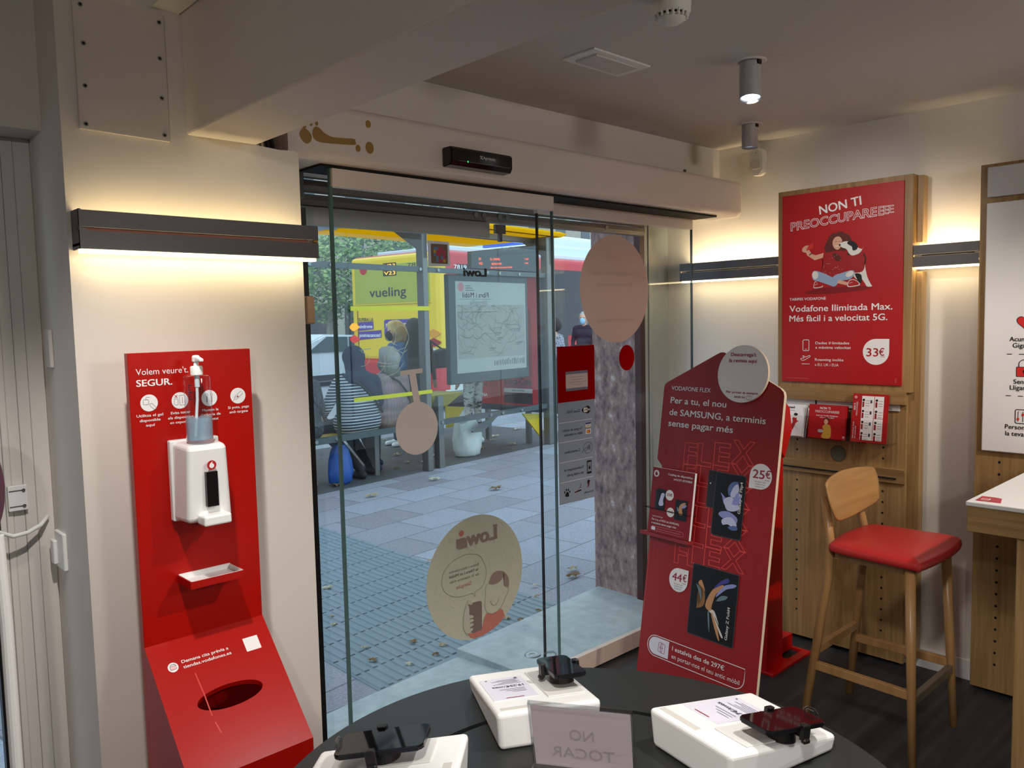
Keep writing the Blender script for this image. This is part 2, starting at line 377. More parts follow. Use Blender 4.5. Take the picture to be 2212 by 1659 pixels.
bm = B(); box(bm, -2.6, .22, 2.42, 2.50, 0, 2.107); struct('wall_front', bm, PAINT)  # unseen wall narrowing the shop window, added to cut the daylight

# ---- header of the automatic door
bm = B()
prof = [(YU, 2.275), (YU, 2.10), (2.235, 2.100)]+[(2.225+.025*math.cos(t), 2.125+.025*math.sin(t)) for t in [-PI/2-.5*PI*i/6 for i in range(1, 7)]]+[(2.20, 2.245)]+[(2.225+.025*math.cos(t), 2.25+.025*math.sin(t)) for t in [PI-.5*PI*i/5 for i in range(6)]]
prism(bm, prof, (1.19, 0, 0), (0, 1, 0), (0, 0, 1), -2.495)
HEAD = mat('header_paint', (218, 204, 194), .28, noise=.03, nscale=4)
hdr = thing('door_header', 'long beige sliding-door operator casing across the top of the glass front', 'door operator', (2.4, 2.3, 2.1))
obj('casing', bm, HEAD, hdr)
bm = B(); box(bm, 3.686, 3.70, 2.225, YU, 2.125, 2.25); tube(bm, [(3.70, 2.24, 2.20), (3.71, 2.235, 2.18), (3.705, 2.24, 2.15)], .006); obj('end_cap', bm, DARK, hdr)
bm = B(); box(bm, 1.32, 3.53, 2.245, 2.375, 2.092, 2.0995); obj('track', bm, DARK, hdr)
p = Print((0, 2.1995, 0), (1, 0, 0), (0, 0, 1))
ST = mat('glue_residue', (150, 112, 46), .35, noise=.25, nscale=30)
p.poly(hull_smooth([(1.228, 2.168), (1.236, 2.150), (1.252, 2.142), (1.266, 2.152), (1.268, 2.168), (1.256, 2.182), (1.240, 2.186)]), ST)
p.poly(hull_smooth([(1.274, 2.186), (1.272, 2.168), (1.284, 2.155), (1.310, 2.152), (1.36, 2.155), (1.418, 2.160), (1.421, 2.172), (1.415, 2.178), (1.36, 2.174), (1.335, 2.174), (1.312, 2.182), (1.296, 2.194), (1.283, 2.196)]), ST)
for u, v, r in ((1.430, 2.151, .010), (1.473, 2.158, .017), (1.471, 2.2315, .011), (1.245, 2.193, .007), (1.268, 2.202, .006), (1.287, 2.206, .006)): p.poly(ell(u, v, r*.9, r*1.1, 18), ST)
p.done('glue_stain', hdr)['label'] = 'brown dried glue patches'
# sensor
s_ = thing('door_sensor', 'black motion sensor bar mounted on the front of the beige door casing', 'sensor', (1.91, 2.17, 2.13))
bm = B(); prism(bm, [(2.199, 2.196), (2.16, 2.196), (2.152, 2.188), (2.152, 2.148), (2.162, 2.134), (2.199, 2.132)], (1.768, 0, 0), (0, 1, 0), (0, 0, 1), -.285, bev=.003)
obj('housing', bm, mat('gloss_black', (10, 10, 11), .12), s_)
p = Print((0, 2.1518, 0), (1, 0, 0), (0, 0, 1)); p.rect(1.80, 2.1492, 2.04, 2.1505, mat('grey_print', (110, 112, 115), .5)); p.rect(1.838, 2.147, 1.842, 2.153, mat('green_led', (60, 230, 110), emit=1.2), 2)
WL = mat('offwhite_print', (215, 215, 215), .5)
for a in (-1, 0, 1):
    for b in (-1, 0, 1):
        if (a+b) % 2 == 0: p.poly(ell(1.903+a*.004, 2.171+b*.004, .0021, n=10), WL)
p.text('Aprimatic', 1.911, 2.1665, .058, .011, WL); p.done('lettering', s_)
bm = B(); box(bm, 2.46, 2.475, 2.2, 2.205, 2.30, 2.36); tag(obj('wall_crack_bracket', bm, GREY), 'small bent metal strap on the wall above the door casing', 'bracket')
bpy.data.objects['wall_crack_bracket'].location = (3.45, 2.375, 2.275); bpy.data.objects['wall_crack_bracket'].name = 'bracket'
# cables in the gap at the left end of the header
for k, (x, r) in enumerate(((1.12, .006), (1.135, .005), (1.155, .008), (1.168, .006))):
    bm = B(); tube(bm, [(x, 2.30, 2.06), (x+.012, 2.27, 2.12), (x+.004, 2.29, 2.20), (x+.01, 2.3, 2.40)], r, 8)
    tag(obj('cable', bm, [mat('beige_cable', (190, 178, 160), .5), BLACKPR][k > 1]), ['beige' if k < 2 else 'black'][0]+' cable in the gap beside the '+('wall pier' if k in (0, 2) else 'door casing end'), 'cable', 'cables in the gap beside the door casing')
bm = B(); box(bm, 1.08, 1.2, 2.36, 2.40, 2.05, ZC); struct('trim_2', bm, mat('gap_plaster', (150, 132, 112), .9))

# ---- glass doors
def pane(name, x0, x1, y, z0, z1, parent=None, kind='structure', ed=(1, 1)):
    r = thing(name, None, None, ((x0+x1)/2, y, z0)) if parent is None else parent
    if parent is None: r['kind'] = kind
    bm = B(); box(bm, x0, x1, y-.005, y+.005, z0, z1); obj('glass_panel', bm, GLASS, r)
    bm = B()
    for x, w in ((x0, ed[0]), (x1, ed[1])):
        if w: box(bm, x-.003*w, x+.003*w, y-.0055, y+.0055, z0, z1)
    if any(ed): obj('glass_edge', bm, GEDGE, r)
    return r
d1 = pane('door_1', 1.362, 2.366, 2.262, .03, 2.092, ed=(1.6, 1))
bm = B(); box(bm, 1.362, 2.364, 2.246, 2.274, 2.034, 2.0905, .001, 1); obj('clamp_rail', bm, HEAD, d1)
GD = GEDGE; GEDGE = mat('glass_edge_dark', (20, 30, 30), .2)
d2 = pane('door_2', 2.405, 3.517, 2.385, .09, 2.10)
GEDGE = GD
bm = B(); box(bm, 2.40, 3.512, 2.372, 2.398, 2.043, 2.105, .001, 1); obj('clamp_rail', bm, HEAD, d2)
d3 = pane('window_2', 1.215, 1.40, 2.44, .03, 2.10, ed=(0, 0))
bm = B(); box(bm, 1.205, 1.26, 2.205, 2.22, 2.0, 2.01); bm.free()
bm = B(); box(bm, 1.262, 1.284, 2.28, 2.31, .03, 1.965); struct('window_frame_2', bm, BLACK)
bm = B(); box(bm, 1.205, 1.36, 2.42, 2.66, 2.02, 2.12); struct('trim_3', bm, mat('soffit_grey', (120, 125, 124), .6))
SILL = mat('sill_paint', (206, 184, 172), .55, noise=.04)
bm = B(); box(bm, 2.40, XW, 2.374, 2.40, .012, .09); struct('door_sill', bm, SILL)
bm = B(); box(bm, 2.40, XW, 2.382, 2.40, 0, .012); struct('baseboard_front', bm, DARK)
bm = B(); box(bm, 1.2, XW, 2.40, 2.66, 2.27, 2.32); struct('vestibule_ceiling', bm, mat('vestibule_paint', (175, 172, 166), .7))
# beige clamp hinge on pier edge (wooden-looking door knob seen by the wall)
bm = B(); box(bm, 1.240, 1.266, 2.215, 2.275, 1.605, 1.69, .006, 3)
tag(obj('wall_button', bm, mat('tan_plastic', (176, 140, 108), .4)), 'small tan push plate on the dark frame beside the wall pier', 'push plate')

# ---- rolling shutter and outer frame
SLAT = mat('shutter_slat', (146, 142, 134), .55, .3, noise=.15, nscale=6)
sh = thing('roller_shutter', 'grey rolled-up metal shutter above the glass shop front', 'shutter', (2.5, 2.69, 2.0))
bm = B()
for k in range(6):
    z = 2.035+k*.052
    prism(bm, [(2.70, z), (2.684, z+.006), (2.676, z+.024), (2.684, z+.044), (2.70, z+.049)], (1.3, 0, 0), (0, 1, 0), (0, 0, 1), -2.22)
obj('slat', bm, SLAT, sh)
bm = B(); box(bm, 1.3, 2.40, 2.672, 2.70, 1.968, 2.034); obj('bottom_rail', bm, mat('shutter_rail', (176, 176, 170), .5, .3), sh)
bm = B(); box(bm, 2.44, 2.50, 2.675, 2.69, 1.99, 2.03); box(bm, 2.462, 2.478, 2.675, 2.69, 1.955, 1.99); obj('lock', bm, GREY, sh)
for x in (2.325, 2.372, 2.465, 2.512, 3.20):
    bm = B(); cyl(bm, (x, 2.672, 2.062), (x, 2.684, 2.062), .012, seg=14); obj('bolt', bm, STEEL, sh)
bm = B(); box(bm, 1.2, 3.9, 2.66, 2.95, 2.32, 3.4); struct('facade_lintel', bm, mat('facade_stone', (120, 110, 104), .8))
bm = B(); box(bm, -2.7, 1.26, 2.62, 2.9, -.1, 3.4); bm2 = bm; bm.free()
bm = B(); box(bm, .576, 1.24, 2.62, 2.9, -.1, 3.4); struct('facade_pier', bm, mat('facade_stone', (120, 110, 104), .8))
GRAN = ramp_mat('granite', 'ShaderNodeTexNoise', 22, [(.30, (60, 52, 54)), (.46, (128, 106, 102)), (.60, (164, 138, 130)), (.72, (214, 208, 206))], .35, (1, 1, .55))
bm = B(); box(bm, 3.515, 4.6, 2.735, 3.06, 0, 3.4, .004, 1); struct('facade_granite_pillar', bm, GRAN)
bm = B(); box(bm, 3.495, 3.535, 2.695, 2.735, .02, 2.30); struct('outer_frame', bm, mat('dark_brown_frame', (58, 26, 26), .4))
ALU = mat('pale_aluminium', (176, 180, 178), .5, .3, noise=.06)
bm = B()
for a, b, y in ((3.535, 3.568, 2.70), (3.572, 3.60, 2.694), (3.604, 3.66, 2.702), (3.664, 3.77, 2.71)): box(bm, a, b, y, 2.74, .05, 2.30, .002, 1)
struct('outer_frame', bm, ALU)

# ---- outside ground in front of the door
STONE = ramp_mat('threshold_stone', 'ShaderNodeTexNoise', 14, [(.3, (146, 154, 156)), (.5, (160, 168, 170)), (.72, (174, 182, 184))], .6)
bm = B(); hexa(bm, [(1.2, 2.40, -.08), (2.40, 2.40, -.08), (2.40, 2.935, -.08), (1.2, 2.86, -.08), (1.2, 2.40, .03), (2.40, 2.40, .03), (2.40, 2.935, .004), (1.2, 2.86, .004)]); struct('door_ramp', bm, STONE)
bm = B(); hexa(bm, [(2.40, 2.40, -.08), (3.77, 2.40, -.08), (3.77, 3.06, -.08), (2.365, 2.94, -.08), (2.40, 2.40, .045), (3.77, 2.40, .045), (3.77, 3.06, .045), (2.365, 2.94, .045)], .003, 1); struct('threshold_slab', bm, STONE)
bm = B(); lathe(bm, [(0, .047), (.012, .049), (.014, .047), (.026, .0475), (.034, .051), (.038, .046)], (2.56, 2.62, 0), 28)
tag(obj('floor_fitting', bm, STEEL, smooth=True), 'round metal cap set in the stone threshold outside the glass', 'floor fitting')

# ================================================================== WALL LIGHT BARS, CEILING FITTINGS
LEDM = mat('warm_led', (255, 228, 172), emit=38)
LEDD = mat('warm_led_down', (255, 232, 182), emit=16)
def light_bar(name, label, a, b, plane, axis, end=None):
    # axis 'x': runs along x on wall plane y=plane facing -y; axis 'y': runs along y on wall plane x=plane facing -x
    def bx(bm, s0, s1, d0, d1, z0, z1, bev=0):
        if axis == 'x': box(bm, s0, s1, plane-d1, plane-d0, z0, z1, bev, 1)
        else: box(bm, plane-d1, plane-d0, s0, s1, z0, z1, bev, 1)
    mid = (a+b)/2
    t = thing(name, label, 'wall lamp', (mid, plane, 1.79) if axis == 'x' else (plane, mid, 1.79), group='wall light bars')
    D = .062 if axis == 'x' else .10
    bm = B(); bx(bm, a, b, D-.006, D, 1.846, 1.886); bx(bm, a, b, D-.006, D, 1.794, 1.838); bx(bm, a, b, D-.018, D-.012, 1.836, 1.848); bx(bm, a, b, .0, D-.006, 1.802, 1.808); obj('front_profile', bm, GREY, t)
    bm = B(); bx(bm, a+.02, b-.03, D-.0125, D-.009, 1.839, 1.844); obj('slot_rail', bm, mat('copper_rail', (120, 70, 56), .5, .4) if axis == 'x' else DARK, t)
    bm = B()
    for e in end or (): bx(bm, e-.0025, e+.0025, 0, D+.001, 1.794, 1.888)
    if end: obj('end_plate', bm, GREY, t)
    bm = B(); bx(bm, a+.004, b-.004, D-.024, D-.009, 1.809, 1.815); obj('led_strip', bm, LEDM if axis == 'x' else mat('warm_led_right', (255, 228, 180), emit=130), t)
    bm = B(); bx(bm, a+.004, b-.004, D-.032, D-.010, 1.786, 1.793); obj('led_strip', bm, LEDD, t)
    return t
l1 = light_bar('light_bar', 'anthracite light bar glowing up and down on the white wall above the sanitiser stand', .585, 1.218, YW, 'x', (.5875,))
bm = B(); cyl(bm, (1.20, 2.094, 1.8415), (1.212, 2.094, 1.8415), .004, seg=12); obj('end_contact', bm, mat('brass', (214, 170, 90), .3, .9), l1)
light_bar('light_bar', 'grey light bar on the right wall left of the oak poster panel', 1.987, 2.56, XW, 'y', (2.56,))
light_bar('light_bar', 'grey light bar on the right wall between the poster panel and the white info board', 1.106, 1.361, XW, 'y')

def screw_panel():
    t = thing('access_panel', 'white rectangular access cover screwed to the upper wall beside the beam', 'access panel', (.72, YW, 2.083))
    bm = B(); prism(bm, [(.615, 2.086), (.829, 2.082), (.829, 2.40), (.615, 2.405)], (0, YW-.010, 0), (1, 0, 0), (0, 0, 1), .0095, bev=.001); obj('cover_plate', bm, mat('cover_paint', (214, 206, 196), .6), t)
    for x, z in ((.632, 2.379), (.634, 2.289), (.632, 2.189), (.629, 2.098), (.816, 2.379), (.813, 2.289), (.813, 2.19), (.815, 2.097)):
        bm = B(); lathe(bm, [(0, 0), (.0028, 0)], (0, 0, .0008), 12, 1); lathe(bm, [(.0026, .0006), (.0032, .0016), (.0052, .0014), (.0056, 0)], (0, 0, 0), 14, 0)
        bm.transform(Matrix.Translation((x, YW-.0105, z)) @ Matrix.Rotation(PI/2, 4, 'X')); obj('screw', bm, [STEEL, DARK], t)
screw_panel()
# ceiling items
t = thing('smoke_detector', 'white round smoke detector on the ceiling at the top edge of the view', 'smoke detector', (1.90, 1.35, 2.44))
SMOKE = mat('detector_white', (226, 222, 214), .45)
bm = B(); lathe(bm, [(0, 2.404), (.022, 2.405), (.036, 2.414), (.040, 2.424)], (1.905, 1.352, 0), 36); obj('cap', bm, SMOKE, t, smooth=True)
bm = B(); lathe(bm, [(.046, 2.428), (.052, 2.436), (.054, ZC), (0, ZC)], (1.905, 1.352, 0), 36); obj('base', bm, SMOKE, t, smooth=True)
bm = B()
for k in range(18):
    a = 2*PI*k/18; c = Vector((1.905+.042*math.cos(a), 1.352+.042*math.sin(a), 0))
    cyl(bm, c+Vector((0, 0, 2.418)), c+Vector((.004*math.cos(a), .004*math.sin(a), 2.434)), .0042, seg=6)
obj('vent_fins', bm, SMOKE, t)
bm = B(); lathe(bm, [(0, 2.42), (.036, 2.42), (.036, 2.434), (0, 2.434)], (1.905, 1.352, 0), 24); obj('sensing_chamber', bm, mat('chamber_grey', (120, 112, 104), .8), t)
t = thing('ceiling_lamp', 'square recessed emergency light with a frosted panel in the ceiling', 'ceiling lamp', (2.17, 1.81, ZC))
bm = B()
hx0, hx1, hy0, hy1 = 2.035, 2.33, 1.742, 1.886
for a in ((hx0, hx1, hy0, hy0+.026), (hx0, hx1, hy1-.026, hy1), (hx0, hx0+.04, hy0+.026, hy1-.026), (hx1-.04, hx1, hy0+.026, hy1-.026)): box(bm, *a, ZC-.006, ZC, .001, 1)
obj('frame', bm, WHITE, t)
bm = B(); box(bm, hx0+.04, hx1-.04, hy0+.026, hy1-.026, ZC-.012, ZC); obj('diffuser', bm, mat('frosted', (205, 202, 198), .4), t)
CAN = mat('spot_can', (176, 170, 168), .5)
def ceiling_spot(x, y, ang, label, on):
    t = thing('spotlight', label, 'spotlight', (x, y, ZC), group='cylindrical ceiling spotlights')
    R = .036
    bm = B(); lathe(bm, [(R+.003, ZC-.003), (R+.014, ZC-.005), (R+.020, ZC-.001), (R+.020, ZC)], (x, y, 0), 36); obj('trim_ring', bm, mat('trim_white', (214, 208, 202), .5), t, smooth=True)
    M = Matrix.Translation((x, y, ZC-.02)) @ Matrix.Rotation(ang, 4, Vector((-.55, .83, 0)).normalized())
    def put(prof, name, mm):
        b = B(); lathe(b, prof, (0, 0, 0), 36); b.transform(M); obj(name, b, mm, t, smooth=True)
    L = .115 if on else .085
    put([(R-.004, -L+.012), (R-.001, -L), (R, -L+.001), (R, .03)], 'can', CAN)
    put([(0, -L+.03), (R*.45, -L+.032), (R-.004, -L+.012)], 'reflector', mat('lamp_on', (225, 240, 255), emit=7) if on else mat('lamp_dim', (190, 215, 240), emit=.8))
    b = B(); box(b, x-.012, x+.006, y-R-.004, y-R+.004, ZC-.018, ZC-.004); obj('bracket', b, BLACK, t)
ceiling_spot(2.56, 1.495, rad(12), 'lit cylindrical ceiling spotlight tilted toward the right wall, nearer of the two', True)
ceiling_spot(3.385, 1.977, 0, 'cylindrical ceiling spotlight hanging straight in the corner above the motion detector', False)
# alarm motion detector
t = thing('motion_detector', 'white alarm motion detector on the right wall under the corner spotlight', 'motion detector', (3.75, 2.135, 2.31))
bm = B(); prism(bm, rrect(-.038, 2.302, .034, 2.432, .022, 6, (1, 1, 1, 1)), (XW-.045, 2.14, 0), (0, -1, 0), (0, 0, 1), .044, bev=.006); obj('housing', bm, mat('pir_white', (232, 226, 212), .4), t)
bm = B(); prism(bm, rrect(-.026, 2.332, .022, 2.380, .006, 3), (XW-.052, 2.14, 0), (0, -1, 0), (0, 0, 1), .008, bev=.002); obj('lens', bm, mat('pir_lens', (214, 206, 190), .3), t)
bm = B(); cyl(bm, (XW-.047, 2.142, 2.412), (XW-.044, 2.142, 2.412), .002, seg=8); obj('led_hole', bm, DARK, t)

# ================================================================== LEFT EDGE DETAILS
bm = B(); pts = [(.50, 2.39, 1.128), (.47, 2.37, 1.085), (.43, 2.30, 1.07), (.40, 2.28, 1.09), (.36, 2.30, 1.15)]
pts = [(.558, 2.446, 1.10), (.535, 2.425, 1.083), (.50, 2.41, 1.072), (.465, 2.40, 1.071), (.43, 2.40, 1.09), (.38, 2.41, 1.15)]
tube(bm, pts, .0055, 10); tag(obj('cable', bm, WHITE, smooth=True), 'white cable looping across the boards at the left edge', 'cable')
t = thing('wall_switch', 'white double switch plate on the side of the wall pier', 'switch', (.57, 2.38, .99))
bm = B(); box(bm, .566, .576, 2.345, 2.425, .965, 1.065, .002, 1); obj('plate', bm, WHITE, t)
bm = B(); box(bm, .556, .566, 2.40, 2.43, .975, 1.04, .002, 1); obj('rocker', bm, WHITE, t)
bm = B(); box(bm, .566, .576, 2.352, 2.395, 1.505, 1.605, .003, 2); tag(obj('junction_box', bm, mat('box_white', (206, 200, 196), .5), origin=None), 'flat white cover box high on the side of the wall pier', 'cover box')
t = thing('latch_plate', 'white plate with two slotted screws fixed to the boards at the left edge', 'plate', (.49, 2.44, 1.12))
bm = B(); box(bm, .468, .513, 2.440, 2.452, 1.128, 1.195, .001, 1); obj('plate', bm, WHITE, t)
for z in (1.182, 1.140):
    bm = B(); cyl(bm, (.504, 2.4365, z), (.504, 2.4395, z), .004, seg=12); box(bm, .47, .504, 2.4385, 2.4398, z-.0012, z+.0012); obj('screw', bm, GREY, t)
t = thing('table_mirror', 'oval tinted display disc on a white post cut off by the left edge', 'display', (.33, 2.05, 0))
bm = B(); prism(bm, ell(.30, 1.262, .088, .145, 40), (0, 2.05, 0), (1, 0, 0), (0, 0, 1), .012); obj('disc', bm, mat('tinted_disc', (92, 62, 74), .12), t)
bm = B(); prism(bm, ell(.30, 1.262, .0905, .149, 40), (0, 2.058, 0), (1, 0, 0), (0, 0, 1), .006); obj('rim', bm, mat('disc_rim', (150, 140, 140), .3, .5), t)
bm = B(); tube(bm, [(.372, 2.075, 1.15), (.377, 2.075, .95), (.377, 2.075, 0)], .013, 14); obj('post', bm, WHITE, t)
t = t; t.name = 'display_disc'

# ================================================================== SANITISER STAND
YP = 2.02; x0, x1 = .65, .957
t = thing('sanitiser_stand', 'tall red hand-sanitiser stand with a bin base against the white wall', 'sanitiser stand', (.80, 1.95, 0))
bm = B(); box(bm, x0, x1, YP, YP+.022, 0, 1.544, .001, 1); obj('back_panel', bm, RED, t)
# bin body: sloped lid with an oval opening
bm = B()
hexa(bm, [(x0, 1.77, 0), (x1, 1.77, 0), (x1, YP-.001, 0), (x0, YP-.001, 0), (x0, 1.772, .572), (x1, 1.772, .572), (x1, YP-.001, .572), (x0, YP-.001, .572)])
bm.free(); bm = B()
def quad(bm, *p, mi=0):
    bm.faces.new([bm.verts.new(q) for q in p]).material_index = mi
quad(bm, (x0, 1.77, 0), (x1, 1.77, 0), (x1, 1.77, .575), (x0, 1.77, .575))
for x in (x0, x1): bm.faces.new([bm.verts.new(q) for q in ((x, 1.77, 0), (x, YP, 0), (x, YP, .825), (x, 1.77, .575))])
obj('bin_body', bm, RED, t)
S2 = math.sqrt(.5)
O = Vector((0, YP, .825)); U = Vector((1, 0, 0)); V = Vector((0, -S2, -S2))      # lid coordinates: v runs down the slope
bm = B(); outer = []; inner = []
n = 48
for i in range(n):
    a = 2*PI*i/n; inner.append(bm.verts.new(O+U*(.805+.083*math.cos(a)+.0*math.sin(a))+V*(.181+.029*math.sin(a))))
rect = []
cx, cy, hx, hy = (x0+x1)/2, .1768, (x1-x0)/2, .1768
for i in range(n):
    a = 2*PI*i/n; c, s = math.cos(a), math.sin(a); k = min(hx/abs(c) if abs(c) > 1e-6 else 9, hy/abs(s) if abs(s) > 1e-6 else 9)
    outer.append(bm.verts.new(O+U*(cx+c*k)+V*(cy+s*k)))
for sx in (-1, 1):
    for sy in (-1, 1):
        a = math.atan2(sy*hy, sx*hx) % (2*PI); i = int(round(a/(2*PI)*n)) % n; outer[i].co = O+U*(cx+sx*hx)+V*(cy+sy*hy)
for i in range(n): bm.faces.new((outer[i], outer[(i+1) % n], inner[(i+1) % n], inner[i]))
low = [bm.verts.new(v.co+Vector((0, .004, -.012))) for v in inner]
for i in range(n): bm.faces.new((inner[i], inner[(i+1) % n], low[(i+1) % n], low[i]))
obj('bin_lid', bm, RED, t)
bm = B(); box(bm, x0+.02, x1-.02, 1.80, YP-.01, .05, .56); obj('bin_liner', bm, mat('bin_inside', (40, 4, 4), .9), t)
p = Print(O, U, -V)
p.text('Demana cita prèvia a', .7205, -.066, .1185, .0085, WHITEPR, bold=.012); p.text('tiendas.vodafones.es', .7205, -.0805, .1215, .0085, WHITEPR, bold=.012)
p.poly(ell(.698, -.0695, .0125), WHITEPR); p.rect(.691, -.075, .7045, -.066, mat('pink_icon', (236, 190, 190), .5), 2); p.line([(.6915, -.066), (.694, -.062), (.7025, -.062), (.7055, -.066)], .0012, GREY, 3); p.line(rrect(.6905, -.0755, .7055, -.066, .001, 1), .0008, GREY, 3, True)
p.rect(.8815, -.0875, .9215, -.05, WHITEPR)
for (a, b, c, d) in ((.742, -.10, .7455, -.158), (.7455, -.158, .746, -.215), (.748, -.232, .753, -.262)): p.line([(a, b), (c, d)], .003, mat('dried_streak', (206, 60, 48), .4), 1)
p.done('lid_print', t)
p = Print((0, YP-.0002, 0), (1, 0, 0), (0, 0, 1))
p.text("Volem veure't.", .667, 1.491, .125, .0155, WHITEPR); p.text('SEGUR.', .667, 1.4635, .084, .0165, WHITEPR, bold=.02)
INK = mat('thin_ink', (120, 118, 122), .6)
for cx_, nm in ((.694, 0), (.768, 1), (.842, 2), (.918, 3)):
    p.poly(ell(cx_, 1.4225, .0205), WHITEPR)
    if nm == 0: p.line(rrect(cx_-.014, 1.419, cx_-.001, 1.431, .003, 3), .0009, INK, 2, True); p.line([(cx_-.008, 1.431), (cx_-.006, 1.437), (cx_+.002, 1.436)], .0009, INK, 2); p.line(hull_smooth([(cx_+.001, 1.418), (cx_+.006, 1.421), (cx_+.010, 1.417), (cx_+.017, 1.408), (cx_+.012, 1.406), (cx_+.006, 1.411)], 4), .0009, INK, 2, True)
    if nm == 1: p.line(rrect(cx_-.001, 1.411, cx_+.013, 1.435, .002, 3), .0009, INK, 2, True); p.line(rrect(cx_-.014, 1.412, cx_-.005, 1.427, .002, 3), .0009, INK, 2, True); p.line([(cx_-.013, 1.437), (cx_-.006, 1.43)], .0011, REDPR, 3); p.line([(cx_-.006, 1.437), (cx_-.013, 1.43)], .0011, REDPR, 3); p.line([(cx_+.006, 1.431), (cx_+.006, 1.415)], .001, REDPR, 3)
    if nm == 2: p.line(ell(cx_-.006, 1.431, .003), .0009, INK, 2, True); p.line(ell(cx_+.006, 1.431, .003), .0009, INK, 2, True); p.line([(cx_-.006, 1.427), (cx_-.006, 1.412)], .003, INK, 2); p.line([(cx_+.006, 1.427), (cx_+.006, 1.412)], .003, INK, 2)
    if nm == 3: p.line([(cx_-.012, 1.418), (cx_+.008, 1.434), (cx_+.013, 1.428), (cx_-.006, 1.412)], .0009, INK, 2, True); p.line([(cx_-.014, 1.409), (cx_-.005, 1.421), (cx_, 1.416)], .0009, INK, 2); p.poly(ell(cx_-.001, 1.421, .002), REDPR, 3)
for cx_, rows in ((.694, (('Utilitza el gel', .062), ('disponible', .049), ('aquí', .021))), (.768, (('Evita tocar', .048), ('els dispositius', .063), ('en exposició', .054))), (.843, (('Mantén la', .042), ('distància de', .052), ('seguretat', .040))), (.918, (('Si pots, paga', .057), ('amb targeta', .050)))):
    for k, (s_, w_) in enumerate(rows): p.text(s_, cx_, 1.3895-k*.0118-(.0 if cx_ < .9 else -.0005), w_, .0068, WHITEPR, 'C', bold=.012)
p.done('panel_print', t)
# tray
tr = t
bm = B(); X0, X1 = .738, .876; Y0, Y1, Z0 = 1.935, YP, .968
box(bm, X0+.003, X1-.003, Y0+.003, Y1, Z0, Z0+.004)
box(bm, X0, X1, Y0, Y0+.003, Z0, Z0+.018); box(bm, X0, X0+.003, Y0+.003, Y1, Z0, Z0+.018); box(bm, X1-.003, X1, Y0+.003, Y1, Z0, Z0+.018)
tr = obj('drip_tray', bm, RED, t)
bm = B(); box(bm, X0+.003, X1-.003, Y0+.003, Y1, Z0+.005, Z0+.007); box(bm, X0+.003, X0+.0045, Y0+.003, Y1, Z0+.005, Z0+.0185); box(bm, X1-.0045, X1-.003, Y0+.003, Y1, Z0+.005, Z0+.0185); box(bm, X0+.003, X1-.003, Y0+.003, Y0+.0045, Z0+.005, Z0+.0185)
box(bm, X0+.003, X1-.003, Y1-.004, Y1-.001, Z0+.005, Z0+.02)
obj('tray_lining', bm, WHITE, tr)
# dispenser
t = thing('soap_dispenser', 'white wall soap dispenser with a dark window mounted on the red stand', 'dispenser', (.776, 1.96, 1.13))
bm = B()
hexa(bm, [(.736, 1.925, 1.130), (.846, 1.925, 1.130), (.852, YP-.001, 1.128), (.732, YP-.001, 1.128), (.744, 1.918, 1.318), (.838, 1.918, 1.318), (.847, YP-.001, 1.325), (.736, YP-.001, 1.325)], .012, 4)
for v in bm.verts:
    k = (v.co.z-1.228)/.1
    if v.co.y < 1.96: v.co.y += -.006*(1-k*k)+(.02*max(0, k-.6))
obj('cover', bm, mat('dispenser_white', (236, 235, 233), .18), t, smooth=False)
yf = 1.9135
bm = B(); box(bm, .730, .853, YP-.02, YP-.0005, 1.126, 1.327, .004, 2); obj('back_plate', bm, WHITE, t)
bm = B(); box(bm, .7795, .8075, yf-.0045, yf+.02, 1.168, 1.2535, .001, 1); obj('window', bm, mat('smoked_window', (22, 20, 20), .12), t)
bm = B(); box(bm, .760, .828, 1.886, 1.93, 1.126, 1.151, .005, 3); obj('push_lever', bm, mat('lever_white', (244, 244, 242), .2), t)
p = Print((0, yf-.0035, 0), (1, 0, 0), (0, 0, 1)); p.logo(.7935, 1.2695, .0115, REDPR, WHITEPR); p.done('logo', t)
# gel bottle
cx_, cy_ = .787, 1.955; zb = 1.3275
t = thing('gel_bottle', 'clear pump bottle half full of blue sanitising gel standing on the white dispenser', 'bottle', (cx_, cy_, zb))
BOT = mat_glass('bottle_plastic', (.93, .97, 1.0), 1.6)
bm = B(); lathe(bm, [(0, 0), (.030, 0), (.0318, .003), (.0318, .152), (.030, .158), (.018, .160), (.013, .161), (.013, .168)], (cx_, cy_, zb), 32); obj('bottle', bm, BOT, t, smooth=True)
gel = mat('gel_fill', (172, 204, 220), .15, alpha=.55)
bm = B(); lathe(bm, [(0, .002), (.0305, .002), (.0305, .056), (0, .056)], (cx_, cy_, zb), 32); obj('gel', bm, gel, t)
bm = B(); lathe(bm, [(.0145, .160), (.0145, .179), (.0125, .181), (.006, .182), (.006, .196), (0, .196)], (cx_, cy_, zb), 24); obj('collar', bm, WHITE, t, smooth=True)
bm = B(); lathe(bm, [(.004, .19), (.0095, .193), (.0095, .203), (.007, .207), (0, .208)], (cx_, cy_, zb), 20); hexa(bm, [(cx_-.004, cy_-.032, zb+.192), (cx_+.006, cy_-.032, zb+.192), (cx_+.007, cy_, zb+.194), (cx_-.007, cy_, zb+.194), (cx_-.004, cy_-.032, zb+.199), (cx_+.006, cy_-.032, zb+.199), (cx_+.007, cy_, zb+.206), (cx_-.007, cy_, zb+.206)], .002, 2); obj('pump_head', bm, mat('pump_white', (238, 238, 238), .3), t)
bm = B(); tube(bm, [(cx_, cy_, zb+.16), (cx_-.002, cy_-.001, zb+.10), (cx_-.012, cy_-.004, zb+.01)], .0035, 10); lathe(bm, [(.006, .13), (.006, .16)], (cx_, cy_, zb), 14); obj('dip_tube', bm, mat('tube_white', (226, 232, 234), .4), t)
